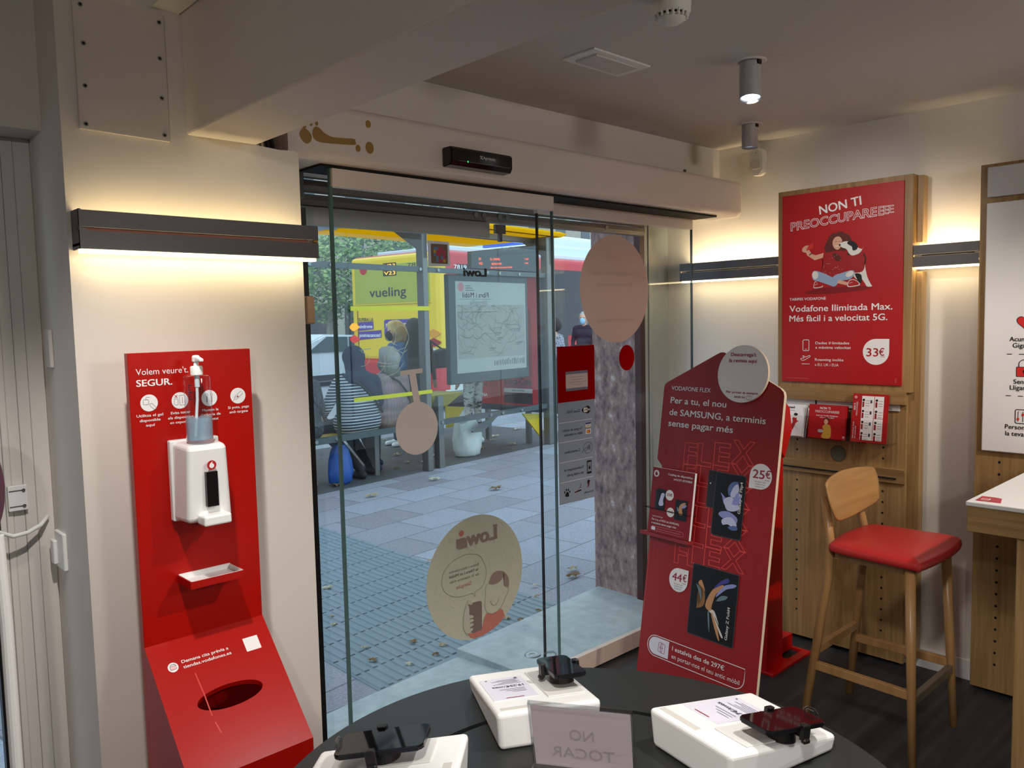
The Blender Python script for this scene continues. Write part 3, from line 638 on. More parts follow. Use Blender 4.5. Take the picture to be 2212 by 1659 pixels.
p = Print((cx_-.0262, cy_-.0185, zb+.10), (.55, -.83, 0), (0, 0, 1)); 
for k in range(7): p.rect(-.004, .002+k*.0055, .006-(k % 3)*.003, .0045+k*.0055, mat('bottle_ink', (40, 40, 60), .5))
p.done('scale_print', t)

# ================================================================== OAK DISPLAY PANEL WITH POSTER
XP = 3.68      # front face of the lower panel
t = thing('poster_wall_unit', 'tall oak wall panel with peg holes, leaflet ledge and the red poster', 'display panel', (3.72, 1.67, 0))
bm = B(); box(bm, XP, XW-.03, 1.384, 1.985, .02, 1.26, .001, 1); obj('panel', bm, OAK, t)
bm = B(); box(bm, XP+.02, XW-.02, 1.335, 1.384, .05, 1.775, .001, 1); box(bm, XP+.02, XW-.02, 1.335, 1.384, 1.90, 2.186, .001, 1); obj('side_post', bm, OAK, t)
bm = B(); box(bm, 3.66, XW-.03, 1.362, 1.985, 1.25, 2.19, .0015, 1); obj('upper_panel', bm, OAK, t)
bm = B(); hexa(bm, [(3.655, 1.380, 1.196), (XP, 1.380, 1.196), (XP, 2.003, 1.196), (3.655, 2.003, 1.196), (3.652, 1.380, 1.254), (XP, 1.380, 1.254), (XP, 2.003, 1.254), (3.652, 2.003, 1.254)]); obj('top_ledge', bm, OAKY, t)
bm = B(); hexa(bm, [(3.668, 1.381, .843), (XP, 1.381, .843), (XP, 1.984, .843), (3.668, 1.984, .843), (3.658, 1.381, .906), (XP, 1.381, .906), (XP, 1.984, .906), (3.658, 1.984, .906)]); box(bm, 3.6605, 3.668, 1.418, 1.973, .861, .8675, mi=1); obj('slot_rail', bm, [OAKY, DARK], t)
p = Print((XP, 0, 0), (0, -1, 0), (0, 0, 1))
for k in range(19):
    z = .996-k*.0498
    if .83 < z < .92 or z < .12: continue
    for y in (1.892, 1.4815): p.poly(ell(-y, z, .0055, .006, 12), DARK); p.line(ell(-y, z, .0052, .0056, 12, PI, 2*PI), .0009, mat('hole_edge', (196, 166, 120), .5), 2)
for k in range(3): p.line(ell(-1.70, .33, .035, .035, 24), .0006, mat('oak_line', (110, 82, 48), .5), 1, True)
p.rect(-1.722, .305, -1.718, .32, DARK); p.done('peg_holes', t)
bm = B(); prism(bm, ell(-1.687, .948, .037, .037, 32), (XP-.0006, 0, 0), (0, -1, 0), (0, 0, 1), .0004); obj('cable_port', bm, mat('port_grey', (92, 92, 76), .6), t)
p = Print((XP-.0012, 0, 0), (0, -1, 0), (0, 0, 1)); p.line(ell(-1.687, .948, .0365, .0365, 32), .003, mat('port_rim', (84, 62, 36), .6), 1, True); p.done('port_rim', t)
# poster: u from y = 1.96 rightwards
t = thing('poster', 'red poster of a woman taking a selfie with a dog on the oak panel', 'poster', (3.655, 1.68, 1.28))
bm = B(); box(bm, 3.652, 3.6598, 1.397, 1.960, 1.281, 2.167); obj('sheet', bm, REDPR, t)
p = Print((3.6517, 1.96, 0), (0, -1, 0), (0, 0, 1))
p.text('NON TI', .188, 2.062, .194, .040, WHITEPR, bold=.02, rot=rad(7))
arc = lambda a: .044*(1-((a-.24)/.24)**2)*.0+(.0 if a < .0 else 0)
bend = lambda a: (.018*math.sin((a/.48-.35)*2.2)+.006)
p.text('PREOCCUPARE', .044, 2.006, .405, .040, WHITEPR, outline=.018, arc=bend, bold=.012)
for k in range(3): p.text('E', .456+k*.022, 2.006+bend(.42)+k*.003, .022, .040-.003*k, WHITEPR, outline=.016)
SK = mat('poster_skin', (222, 168, 140), .5); HAIR = mat('poster_hair', (92, 32, 22), .5); JEAN = mat('poster_denim', (150, 172, 200), .5); SHIRT = mat('poster_shirt', (160, 18, 26), .5)
BW = mat('poster_black', (22, 20, 22), .5); SHD = mat('poster_shadow', (130, 8, 14), .5); KNEE = mat('poster_knee', (228, 224, 216), .5)
p.poly(hull_smooth([(.115, 1.703), (.20, 1.722), (.42, 1.722), (.405, 1.708), (.30, 1.697), (.20, 1.695)]), SHD, 1)
# woman
p.poly(hull_smooth([(.215, 1.900), (.222, 1.935), (.250, 1.962), (.290, 1.970), (.325, 1.955), (.338, 1.925), (.318, 1.90), (.30, 1.87), (.275, 1.838), (.262, 1.85), (.235, 1.875)]), HAIR, 2)
p.poly(hull_smooth([(.190, 1.785), (.205, 1.83), (.20, 1.872), (.225, 1.885), (.30, 1.885), (.325, 1.85), (.315, 1.80), (.30, 1.765), (.225, 1.765)]), SHIRT, 3)
p.poly([(.205, 1.862), (.165, 1.853), (.128, 1.878), (.118, 1.90), (.136, 1.906), (.150, 1.884), (.170, 1.876), (.208, 1.884)], SK, 4)
p.poly(hull_smooth([(.104, 1.898), (.106, 1.915), (.125, 1.925), (.142, 1.918), (.138, 1.904), (.124, 1.892)]), SK, 4)
p.poly([(.120, 1.915), (.156, 1.935), (.160, 1.910), (.126, 1.900)], mat('poster_phone', (206, 50, 44), .5), 5); p.line([(.138, 1.878), (.152, 1.888)], .004, BW, 6)
for k in range(4): p.line([(.105+.004*k, 1.900+.006*k), (.126+.003*k, 1.906+.0055*k)], .0035, SK, 6)
p.poly(hull_smooth([(.256, 1.905), (.250, 1.93), (.262, 1.95), (.282, 1.952), (.294, 1.935), (.292, 1.91), (.275, 1.893)]), SK, 4)
p.line(hull_smooth([(.264, 1.914), (.272, 1.909), (.284, 1.914)], 3)[:7], .003, WHITEPR, 6); p.line([(.262, 1.930), (.270, 1.931)], .0015, BW, 6); p.line([(.279, 1.931), (.287, 1.930)], .0015, BW, 6)
for (u0, v0, u1, v1) in ((.238, 1.925, .225, 1.90), (.30, 1.925, .312, 1.895), (.262, 1.875, .28, 1.845)): p.poly(hull_smooth([(u0-.012, v0), (u0+.012, v0), (u1+.014, v1), (u1-.014, v1)]), HAIR, 4)
for k in range(26):
    a = random.uniform(.205, .31); b = random.uniform(1.775, 1.875); p.poly(ell(a, b, .0013, n=6), KNEE, 5)
p.poly(hull_smooth([(.152, 1.785), (.162, 1.803), (.19, 1.798), (.24, 1.775), (.278, 1.75), (.262, 1.727), (.235, 1.735), (.19, 1.752), (.16, 1.762)]), JEAN, 4)
p.poly(hull_smooth([(.262, 1.742), (.255, 1.772), (.30, 1.788), (.345, 1.796), (.352, 1.778), (.335, 1.758), (.30, 1.752)]), JEAN, 5)
p.poly(hull_smooth([(.153, 1.785), (.162, 1.802), (.18, 1.795), (.182, 1.775), (.166, 1.764)]), KNEE, 6); p.poly(hull_smooth([(.315, 1.782), (.335, 1.794), (.350, 1.785), (.338, 1.770), (.318, 1.768)]), KNEE, 6)
p.poly([(.272, 1.742), (.318, 1.730), (.326, 1.742), (.282, 1.757)], SK, 6)
for q in ([(.322, 1.724), (.328, 1.750), (.350, 1.755), (.372, 1.742), (.378, 1.728), (.350, 1.722)], [(.162, 1.724), (.166, 1.752), (.176, 1.752), (.186, 1.735), (.204, 1.734), (.202, 1.726)]):
    p.poly(hull_smooth(q), KNEE, 6); s = [(u*.86+.14*.345 if u > .3 else u*.86+.14*.18, v*.8+.2*1.742) for u, v in q]; p.poly(hull_smooth(s), mat('poster_shoe', (176, 24, 26), .5), 7)
    p.line([(s[1][0]-.004, 1.738), (s[1][0]+.014, 1.742)], .0015, KNEE, 8)
for k in range(60):
    a = 2*PI*k/60; u, v = .277+.060*math.cos(a)*random.uniform(.85, 1.02), 1.905+.062*math.sin(a)*random.uniform(.85, 1.04)
    if v > 1.86 and not (u < .262 and v < 1.87): p.poly(ell(u, v, random.uniform(.006, .010), n=9), HAIR, 2)
# dog
p.poly(hull_smooth([(.335, 1.862), (.345, 1.79), (.352, 1.765), (.372, 1.750), (.385, 1.755), (.40, 1.735), (.41, 1.720), (.432, 1.720), (.425, 1.733), (.412, 1.76), (.402, 1.80), (.396, 1.84), (.38, 1.868)]), KNEE, 3)
p.poly(hull_smooth([(.322, 1.858), (.332, 1.80), (.35, 1.785), (.39, 1.79), (.40, 1.83), (.392, 1.872), (.36, 1.865)]), SHIRT, 4)
p.poly(hull_smooth([(.355, 1.78), (.365, 1.755), (.376, 1.735), (.386, 1.745), (.382, 1.775)]), BW, 4)
p.poly(hull_smooth([(.283, 1.915), (.288, 1.924), (.318, 1.928), (.345, 1.915), (.365, 1.898), (.386, 1.888), (.392, 1.895), (.376, 1.872), (.345, 1.862), (.328, 1.872), (.315, 1.893), (.295, 1.902)]), KNEE, 5)
p.poly(hull_smooth([(.318, 1.921), (.332, 1.929), (.352, 1.922), (.366, 1.905), (.362, 1.888), (.345, 1.885), (.340, 1.902), (.328, 1.910)]), BW, 6); p.poly(ell(.2845, 1.914, .0045), BW, 7)
p.line([(.393, 1.868), (.402, 1.845), (.398, 1.82)], .005, BW, 5)
p.text('TARIFES VODAFONE', .040, 1.6685, .180, .013, WHITEPR, bold=.012)
p.text('Vodafone Ilimitada Max.', .040, 1.6155, .481, .030, WHITEPR, bold=.014); p.text('Més fàcil i a velocitat 5G.', .040, 1.569, .460, .030, WHITEPR, bold=.014)
p.line(rrect(.109, 1.430, .139, 1.481, .005), .003, WHITEPR, 2, True); p.line([(.119, 1.437), (.129, 1.437)], .0025, WHITEPR)
p.text('Dades il·limitades', .171, 1.461, .161, .0125, WHITEPR, bold=.012); p.text('a màxima velocitat', .171, 1.440, .168, .0125, WHITEPR, bold=.012)
p.text('Roaming inclòs', .169, 1.383, .136, .0125, WHITEPR, bold=.012); p.text('a EU, UK i EUA', .169, 1.359, .114, .0125, WHITEPR)
p.line(hull_smooth([(.098, 1.392), (.104, 1.384), (.118, 1.386), (.142, 1.400), (.146, 1.405), (.138, 1.406), (.124, 1.400), (.113, 1.405), (.108, 1.404), (.116, 1.396), (.106, 1.394)], 4), .0025, WHITEPR, 2, True); p.line([(.103, 1.367), (.143, 1.367)], .0025, WHITEPR)
p.drop(.452, 1.428, .058, WHITEPR); p.text('33', .4105, 1.408, .052, .038, REDPR, bold=.012); p.text('€', .466, 1.412, .023, .033, REDPR, bold=.012); p.text('/mes', .470, 1.4045, .022, .006, REDPR)
p.rect(.026, 1.297, .135, 1.2985, mat('fine_print', (214, 120, 116), .6)); p.rect(.537, 1.292, .538, 1.315, mat('fine_print', (214, 120, 116), .6)); p.rect(.541, 1.292, .542, 1.315, mat('fine_print', (214, 120, 116), .6))
p.done('printing', t)
# leaflet holders (clear pockets) and leaflets
bm = B(); box(bm, 3.672, XP-.001, 1.41, 1.975, 1.165, 1.222, .001, 1)
t = thing('leaflet_rail', 'white metal rail carrying the clear leaflet pockets under the oak ledge', 'leaflet rail', (3.67, 1.69, 1.165)); obj('rail', bm, mat('rail_white', (206, 204, 200), .4), t)
bm = B()
for y in (1.605, 1.794): box(bm, 3.6705, 3.6718, y-.004, y+.004, 1.165, 1.22)
obj('clip', bm, BLACK, t)
def pocket(y0, y1, label):
    t = thing('leaflet_holder', label, 'leaflet holder', (3.64, (y0+y1)/2, 1.02), group='clear leaflet pockets')
    xf = 3.600
    bm = B()
    box(bm, xf, xf+.002, y0, y1, 1.022, 1.125); obj('front', bm, ACRYL, t)
    bm = B(); box(bm, xf, XP, y0, y0+.002, 1.022, 1.125); box(bm, xf, XP, y1-.002, y1, 1.022, 1.125); obj('sides', bm, ACRYL, t)
    bm = B(); box(bm, xf, XP, y0, y1, 1.020, 1.0225); obj('base', bm, mat_glass('acrylic_edge', (.85, .87, .88), 4.0), t)
    return xf
pocket(1.814, 2.000, 'clear acrylic pocket holding white leaflets beside the red kiosk')
pocket(1.618, 1.812, 'middle clear acrylic pocket holding the red leaflets with a woman in yellow')
pocket(1.424, 1.616, 'clear acrylic pocket holding the tall red and white price leaflet')
def leaflet(y0, y1, zt, x, dx, cov, label, n, draw, grp=None):
    # front leaflet (slightly inclined) plus the stack behind it
    bm = B(); O = Vector((x, y1, 1.024)); U = Vector((0, -1, 0)); V = Vector((dx, 0, zt-1.024)).normalized()
    L = (zt-1.024)/V.z; prism(bm, [(0, 0), (y1-y0, 0), (y1-y0, L), (0, L)], O, U, V, .0015)
    t = thing('leaflet', label, 'leaflet', tuple(O)); obj('sheet', bm, cov, t)
    p = Print(O+U.cross(V)*.0004, U, V); draw(p, y1-y0, L); p.done('printing', t)
    if n:
        bm = B()
        for k in range(n):
            d = .0022+k*.0042; uo = (.0, .004, -.003, .003, .002, -.002)[k % 6]
            prism(bm, [(uo, 0), (y1-y0+uo, 0), (y1-y0+uo, L-.002*(k % 3)), (uo, L-.002*(k % 3))], O-U.cross(V)*d, U, V, .0034)
        s = obj('leaflet_stack', bm, [cov, WHITEPR], None)
        s['label'] = label.replace('front ', '')[:60]; s['kind'] = 'stuff'; tag(s, 'pile of further copies right behind the '+label.split(' leaflet')[0].replace('front ', '')+' leaflet', 'leaflet stack')
def dr_lowi(p, w, L):
    p.text('Lowi', .052, L-.020, .044, .0125, BLACKPR, bold=.03); p.rect(.045, L-.030, .10, L-.0285, GREY); p.poly(hull_smooth([(.085, .04), (.095, .065), (.092, .085), (.11, .09), (.115, .075), (.125, .072), (.112, .062), (.10, .03)]), REDPR); p.poly(ell(.105, .097, .009, .011), WHITEPR, 3); p.poly(ell(.107, .103, .010, .007), BLACKPR, 4); p.poly([(.085, .04), (.093, .045), (.088, .012), (.082, .012)], BLACKPR, 3); p.line(ell(.09, .03, .035, .02, 20, 0, PI), .0008, GREY, 2)
leaflet(1.835, 1.985, 1.170, 3.612, .04, WHITEPR, 'front white leaflet with a small figure in red, in the pocket beside the kiosk', 8, dr_lowi)
def dr_red(p, w, L):
    p.text('NON TI', w/2-.01, L-.022, .05, .011, WHITEPR, 'C', bold=.02); p.text('PREOCCUPAREEE', w/2, L-.038, .115, .011, WHITEPR, 'C', outline=.02)
    p.text('Amb les Tarifes Vodafone', w/2, L-.054, .105, .006, WHITEPR, 'C', bold=.01); p.text("t'ho posem fàcil", w/2, L-.063, .066, .006, WHITEPR, 'C', bold=.01)
    Y = mat('leaflet_yellow', (206, 160, 60), .5)
    p.poly(hull_smooth([(.068, 0.004), (.075, .035), (.070, .055), (.085, .066), (.105, .062), (.112, .04), (.108, .004)]), Y); p.poly(ell(.086, .078, .010, .013), SK, 3); p.poly(hull_smooth([(.074, .078), (.076, .094), (.09, .098), (.10, .09), (.098, .078), (.092, .088), (.082, .09)]), HAIR, 4); p.poly(ell(.062, .034, .014, .008), mat('leaflet_grey', (170, 170, 176), .5), 4); p.logo(.172, .012, .005, WHITEPR, REDPR)
leaflet(1.630, 1.806, 1.180, 3.612, .02, REDPR, 'front red leaflet showing a person in a yellow coat, middle pocket', 6, dr_red)
def dr_tall(p, w, L):
    p.logo(.014, L-.017, .0055, WHITEPR, REDPR); p.text('NON TI', .015, L-.075, .030, .008, WHITEPR, rot=PI/2, bold=.02); p.text('PREOCCUPAREEE', .025, L-.10, .062, .007, WHITEPR, rot=PI/2, outline=.02)
    p.text('Amb les Noves Tarifes', .013, .015, .075, .006, WHITEPR, rot=PI/2, bold=.01); p.text("t'ho posem fàcil", .023, .015, .055, .006, WHITEPR, rot=PI/2, bold=.01)
    p.rect(.042, .010, .139, L-.010, WHITEPR); p.rect(.0965, .010, .0985, L-.010, REDPR, 2); p.rect(.0985, .108, .139, .110, REDPR, 2)
    for c in range(2):
        for r in range(4):
            u = .050+c*.058; v = L-.028-r*.050; p.poly(ell(u, v, .0055, n=14), BLACKPR, 3); p.rect(u-.005, v-.032, u+.003, v-.008, REDDK, 3)
            for q in range(3): p.rect(u+.009, v-.004-q*.011, u+.026, v-.0025-q*.011, INK, 3)
            if c == 0: p.rect(u+.030, v-.014, u+.038, v+.0, mat('leaflet_blue', (60, 64, 84), .5), 3)
leaflet(1.447, 1.600, 1.240, 3.606, .03, REDPR, 'tall red leaflet with two columns of prices, in the pocket nearest the stool', 3, dr_tall)

# ================================================================== SECOND (WHITE INFO) PANEL AND COUNTER
t = thing('info_wall_unit', 'oak wall panel with a white info board, cut off by the right edge', 'display panel', (3.72, .8, 0))
bm = B(); box(bm, 3.67, XW-.03, .48, 1.105, .02, 2.186, .001, 1); obj('panel', bm, OAK, t)
bm = B(); box(bm, 3.655, 3.67, .50, 1.0775, 1.028, 2.03, .004, 2); obj('info_board', bm, WHITEPR, t)
bm = B(); box(bm, 3.655, 3.67, .50, 1.0775, 2.053, 2.172, .004, 2); obj('header_board', bm, mat('board_grey', (206, 202, 200), .5), t)
p = Print((3.6545, 0, 0), (0, -1, 0), (0, 0, 1))
def heart(cx, cy, s): return [(cx+s*16*math.sin(a)**3/17, cy+s*(13*math.cos(a)-5*math.cos(2*a)-2*math.cos(3*a)-math.cos(4*a))/17) for a in [2*PI*i/40 for i in range(40)]]
CORAL = mat('coral_print', (214, 44, 40), .5)
p.poly(heart(-.930, 1.552, .033), BLACKPR); p.poly(heart(-.930, 1.552, .030), CORAL, 2)
for s_, u, v in (('Acumula', -.984, 1.477), ('Gigas', -.972, 1.452), ('Sense', -.966, 1.308), ('Lligams', -.978, 1.284), ('Personalitza', -.992, 1.126), ('la teva tarifa', -.990, 1.099)): p.text(s_, u, v, None, .0185, BLACKPR, bold=.012)
for v in (1.424, 1.2575):
    for k in range(8): p.rect(-.992+k*.042, v, -.974+k*.042, v+.003, BLACKPR)
p.poly(rrect(-.958, 1.336, -.90, 1.376, .004), BLACKPR); p.poly(rrect(-.956, 1.338, -.902, 1.374, .004), CORAL, 2); p.line([(-.949, 1.376)]+ell(-.929, 1.386, .020, .018, 14, PI, 0)+[(-.909, 1.376)], .003, BLACKPR, 1); p.poly(ell(-.929, 1.358, .006), BLACKPR, 3); p.rect(-.931, 1.345, -.927, 1.358, BLACKPR, 3)
p.line(rrect(-.957, 1.15, -.90, 1.205, .006), .003, BLACKPR, 1, True)
for k, v in ((0, 1.167), (1, 1.185), (2, 1.172)): p.line([(-.947+k*.017, 1.157), (-.947+k*.017, 1.198)], .002, BLACKPR, 2); p.poly(ell(-.947+k*.017, v, .005), CORAL, 3)
p.done('printing', t)
p = Print((3.6695, 0, 0), (0, -1, 0), (0, 0, 1))
for k in range(19):
    z = .983-k*.05
    if z < .10: break
    for y in (1.0135, .57): p.poly(ell(-y, z, .0055, .006, 12), DARK); p.line(ell(-y, z, .006, .0065, 12, PI, 2*PI), .001, mat('hole_edge', (196, 166, 120), .5), 2)
p.done('peg_holes', t)
t = thing('counter', 'high oak counter with a white top at the right edge', 'counter', (3.2, .55, 0))
bm = B(); box(bm, 2.762, 3.655, .25, .855, .987, 1.002, .003, 2); obj('counter_top', bm, mat('counter_white', (236, 235, 233), .3), t)
bm = B(); box(bm, 2.768, 3.655, .26, .851, .905, .987, .001, 1); obj('apron', bm, OAKY, t)
bm = B(); box(bm, 2.778, 2.838, .655, .715, 0, .905, .002, 1); obj('leg', bm, OAK, t)
bm = B(); box(bm, 2.778, 2.838, .27, .33, 0, .905, .002, 1); obj('leg', bm, OAK, t)
bm = B(); prism(bm, [(2.79, .835), (2.865, .838), (2.868, .80), (2.86, .78), (2.795, .765)], (0, 0, 1.0035), (1, 0, 0), (0, 1, 0), .0012)
s = thing('flyer', 'crumpled red flyer lying on the corner of the white counter top', 'flyer', (2.83, .80, 1.002)); obj('sheet', bm, mat('flyer_red', (176, 40, 60), .5), s)
p = Print((2.80, .79, 1.0037), (1, 0, 0), (0, 1, 0)); p.poly(rrect(.006, .012, .032, .036, .004), WHITEPR); p.poly(rrect(.009, .015, .029, .033, .003), mat('flyer_pink', (214, 120, 126), .5), 2); p.done('printing', s)
bm = B(); prism(bm, rrect(3.02, .35, 3.25, .70, .01), (0, 0, 1.0045), (1, 0, 0), (0, 1, 0), .002); tag(obj('desk_pad', bm, mat('pad_grey', (186, 184, 178), .5)), 'grey mat on the white counter top at the right edge', 'mat')

# ================================================================== STOOL
t = thing('bar_stool', 'beech bar stool with a red padded seat and curved wooden backrest', 'stool', (3.083, 1.248, 0))
fx = (2.875, 3.288); fy = (1.044, 1.452)
tops = {(0, 0): (2.915, 1.075, .705), (1, 0): (3.262, 1.075, .705), (0, 1): (2.965, 1.375, .705), (1, 1): (3.255, 1.375, .705)}
def leg(bm, a, b, r0, r1): cyl(bm, a, b, r0, r1, 18)
bm = B(); leg(bm, (fx[0], fy[0], 0), (2.915, 1.075, .705), .0135, .0185); obj('leg', bm, BEECH, t, smooth=True)
bm = B(); leg(bm, (fx[1], fy[0], 0), (3.262, 1.075, .705), .0135, .0185); obj('leg', bm, BEECH, t, smooth=True)
bm = B(); tube(bm, [(fx[0], fy[1], 0), (2.945, 1.385, .60), (2.958, 1.385, .74), (2.975, 1.418, .90)], .0165, 16); obj('leg', bm, BEECH, t, smooth=True)
bm = B(); tube(bm, [(fx[1], fy[1], 0), (3.268, 1.39, .60), (3.265, 1.388, .74), (3.235, 1.418, .90)], .0165, 16); obj('leg', bm, BEECH, t, smooth=True)
def lerp(a, b, k): return Vector(a)+(Vector(b)-Vector(a))*k
def rail(a, b, w=.011, h=.016):
    a, b = Vector(a), Vector(b); d = (b-a).normalized(); s = Vector((-d.y, d.x, 0)).normalized()*w; z = Vector((0, 0, h)); bm = B()
    hexa(bm, [a-s-z, b-s-z, b+s-z, a+s-z, a-s+z, b-s+z, b+s+z, a+s+z], .002, 1); return bm
F = lambda i, j, k: lerp((fx[i], fy[j], 0), tops[(i, j)], k)
obj('stretcher', rail(F(0, 0, .33), F(1, 0, .33)), mat('worn_metal_rail', (128, 116, 96), .35, .4), t); t.children[-1]['label'] = 'front foot rest with a worn metal top'
obj('stretcher', rail(F(0, 1, .44), F(1, 1, .44)), BEECH, t)
obj('stretcher', rail(F(0, 0, .36), F(0, 1, .36)), BEECH, t)
obj('stretcher', rail(F(1, 0, .36), F(1, 1, .36)), BEECH, t)
obj('seat_rail', rail((2.93, 1.08, .690), (3.25, 1.08, .690), .010, .020), BEECH, t)
obj('seat_rail', rail((2.97, 1.37, .690), (3.25, 1.37, .690), .010, .020), BEECH, t)
obj('seat_rail', rail((2.935, 1.09, .690), (2.962, 1.365, .690), .010, .020), BEECH, t)
obj('seat_rail', rail((3.25, 1.09, .690), (3.255, 1.365, .690), .010, .020), BEECH, t)
bm = B()      # padded seat
ol = hull_smooth([(2.862, 1.040), (2.875, 1.020), (3.08, 1.005), (3.275, 1.022), (3.318, 1.07), (3.312, 1.16), (3.30, 1.33), (3.27, 1.375), (3.10, 1.392), (2.93, 1.372), (2.892, 1.34), (2.872, 1.18)], 5)
cx_, cy_ = 3.085, 1.195; prev = None; rings = []
for k, z in ((.93, .708), (.985, .712), (1.0, .722), (.99, .735), (.95, .744), (.8, .750), (.5, .7535), (.2, .754)):
    rings.append([bm.verts.new((cx_+(u-cx_)*k, cy_+(v-cy_)*k, z)) for u, v in ol])
for A, C in zip(rings, rings[1:]):
    for i in range(len(A)): bm.faces.new((A[i], A[(i+1) % len(A)], C[(i+1) % len(A)], C[i]))
bm.faces.new(rings[0][::-1]); bm.faces.new(rings[-1]); obj('seat', bm, mat('seat_red', (186, 40, 40), .38, bump=.05, bscale=60), t, smooth=True)
bm = B()      # curved backrest
ol = hull_smooth([(-.185, -.02), (-.20, .045), (-.175, .075), (0, .088), (.165, .080), (.20, .055), (.197, -.02), (.17, -.062), (.02, -.088), (-.10, -.085), (-.15, -.07)], 5)
fr, bk = [], []
def bp(u, v, off): y = 1.356+.22*v+.030*(1-(u/.2)**2)+off; return (3.105+u*1.1, y, .897+v)
N_ = 14
for off, L_ in ((-.006, fr), (.006, bk)):
    for k in (1.0, .94, .75, .5, .25):
        L_.append([bm.verts.new(bp(u*k, v*k, off if k < 1 else off*.5)) for u, v in ol])
    c = bm.verts.new(bp(0, 0, off)); n = len(ol)
    for A, C in zip(L_, L_[1:]):
        for i in range(n): bm.faces.new((A[i], A[(i+1) % n], C[(i+1) % n], C[i]))
    for i in range(n): bm.faces.new((L_[-1][i], L_[-1][(i+1) % n], c))
for i in range(len(ol)): bm.faces.new((fr[0][i], fr[0][(i+1) % len(ol)], bk[0][(i+1) % len(ol)], bk[0][i]))
obj('backrest', bm, BEECHX, t, smooth=True)

# ================================================================== RED TABLET KIOSK
t = thing('tablet_kiosk', 'red tablet kiosk on a slim column standing behind the promotional board', 'kiosk', (3.3, 1.9, 0))
KR = mat('kiosk_red', (190, 8, 8), .35)
bm = B(); box(bm, 3.198, 3.40, 1.752, 2.12, 0, .012, .001, 1); box(bm, 3.40, 3.556, 1.752, 1.79, 0, .012); box(bm, 3.40, 3.556, 1.86, 2.12, 0, .012); box(bm, 3.535, 3.556, 1.79, 1.86, 0, .012); obj('base_plate', bm, KR, t)
bm = B(); box(bm, 3.34, 3.53, 1.835, 2.06, .012, .085, .001, 1); obj('base_box', bm, KR, t)
bm = B(); prism(bm, [(3.21, .012), (3.35, .012), (3.35, 1.02), (3.26, 1.02), (3.235, .70)], (0, 1.79, 0), (1, 0, 0), (0, 0, 1), .26); obj('column', bm, KR, t)
bm = B(); prism(bm, [(3.165, 1.045), (3.235, 1.225), (3.268, 1.20), (3.29, 1.10), (3.225, .985)], (0, 1.715, 0), (1, 0, 0), (0, 0, 1), .36, bev=.002); obj('tablet_housing', bm, KR, t)
N2 = Vector((3.235-3.165, 0, 1.225-1.045)).normalized()
bm = B(); prism(bm, [(.03, .02), (.33, .02), (.33, .175), (.03, .175)], (3.1642, 2.075, 1.0455), (0, -1, 0), N2, .002); obj('screen', bm, mat('blue_screen', (60, 78, 150), .15), t)

# ================================================================== PROMOTIONAL FLOOR BOARD
a5, t9 = rad(5), rad(9)
hv = Vector((math.sin(a5), math.cos(a5), 0)); nh = Vector((math.cos(a5), -math.sin(a5), 0))
FO = Vector((2.65, 1.6, 0))+hv*.53; FU = -hv; FV = Vector((0, 0, 1))*math.cos(t9)+nh*math.sin(t9); FN = FU.cross(FV)
t = thing('promotional_board', 'red cardboard floor display board with a round white disc, leaning back beside the table', 'display board', (2.70, 1.85, 0))
ol = [(0, .0), (.595, 0), (.595, 1.31), (.590, 1.325), (.575, 1.338)]+[(.320, 1.462), (.300, 1.472), (.283, 1.472), (.265, 1.464)]+[(.018, 1.338), (.004, 1.328), (0, 1.312), (0, 1.0), (.016, .985), (.03, .972), (.03, .69), (0, .684)]
bm = B(); prism(bm, ol, FO, FU, FV, .016, mi=0); bm.faces.ensure_lookup_table()
for f in bm.faces[1:]: f.material_index = 1
bm.normal_update()
obj('board', bm, [mat('board_red', (156, 26, 30), .45), mat('card_edge', (226, 206, 180), .6)], t)
bm = B(); prism(bm, [(.22, 0), (.38, 0), (.38, 1.1), (.22, 1.1)], FO-FN*.017, FU, FV, .004); obj('rear_strut', bm, mat('card_brown', (176, 150, 116), .7), t)
bm = B(); prism(bm, ell(.4095, 1.3865, .118, .115, 60), FO+FN*.018, FU, FV, .012, mi=0); bm.faces.ensure_lookup_table()
for f in bm.faces[1:]: f.material_index = 1
disc = obj('disc', bm, [WHITEPR, mat('card_edge', (226, 206, 180), .6)], t)
p = Print(FO+FN*.0183, FU, FV)
DR = mat('plum_print', (160, 40, 60), .5)
p.text("Descarrega't", .4075, 1.456, .118, .0145, DR, 'C', bold=.02); p.text('la revista aquí', .4075, 1.432, .130, .0145, DR, 'C', bold=.02)
p.text('Per portar-la sempre', .416, 1.3075, .148, .009, DR, 'C', bold=.018); p.text('amb tu', .408, 1.290, .050, .009, DR, 'C', bold=.018); p.line(rrect(.442, 1.284, .463, 1.300, .003), .0012, DR, 2, True); p.line([(.4525, 1.285), (.4525, 1.299)], .001, DR, 2)
p.done('disc_print', disc)
p = Print(FO+FN*.0004, FU, FV)
p.text('VODAFONE FLEX', .043, 1.304, .208, .0185, WHITEPR, bold=.012)
for s_, v, w in (('Per a tu, el nou', 1.2475, .290), ('de SAMSUNG, a terminis', 1.196, .480), ('sense pagar més', 1.148, .334)): p.text(s_, .0445, v, w, .0275, WHITEPR, bold=.016)
FX = mat('flex_line', (226, 76, 70), .5); FX2 = mat('flex_line_faint', (190, 54, 52), .5); FX3 = mat('flex_line_fainter', (176, 40, 42), .5)
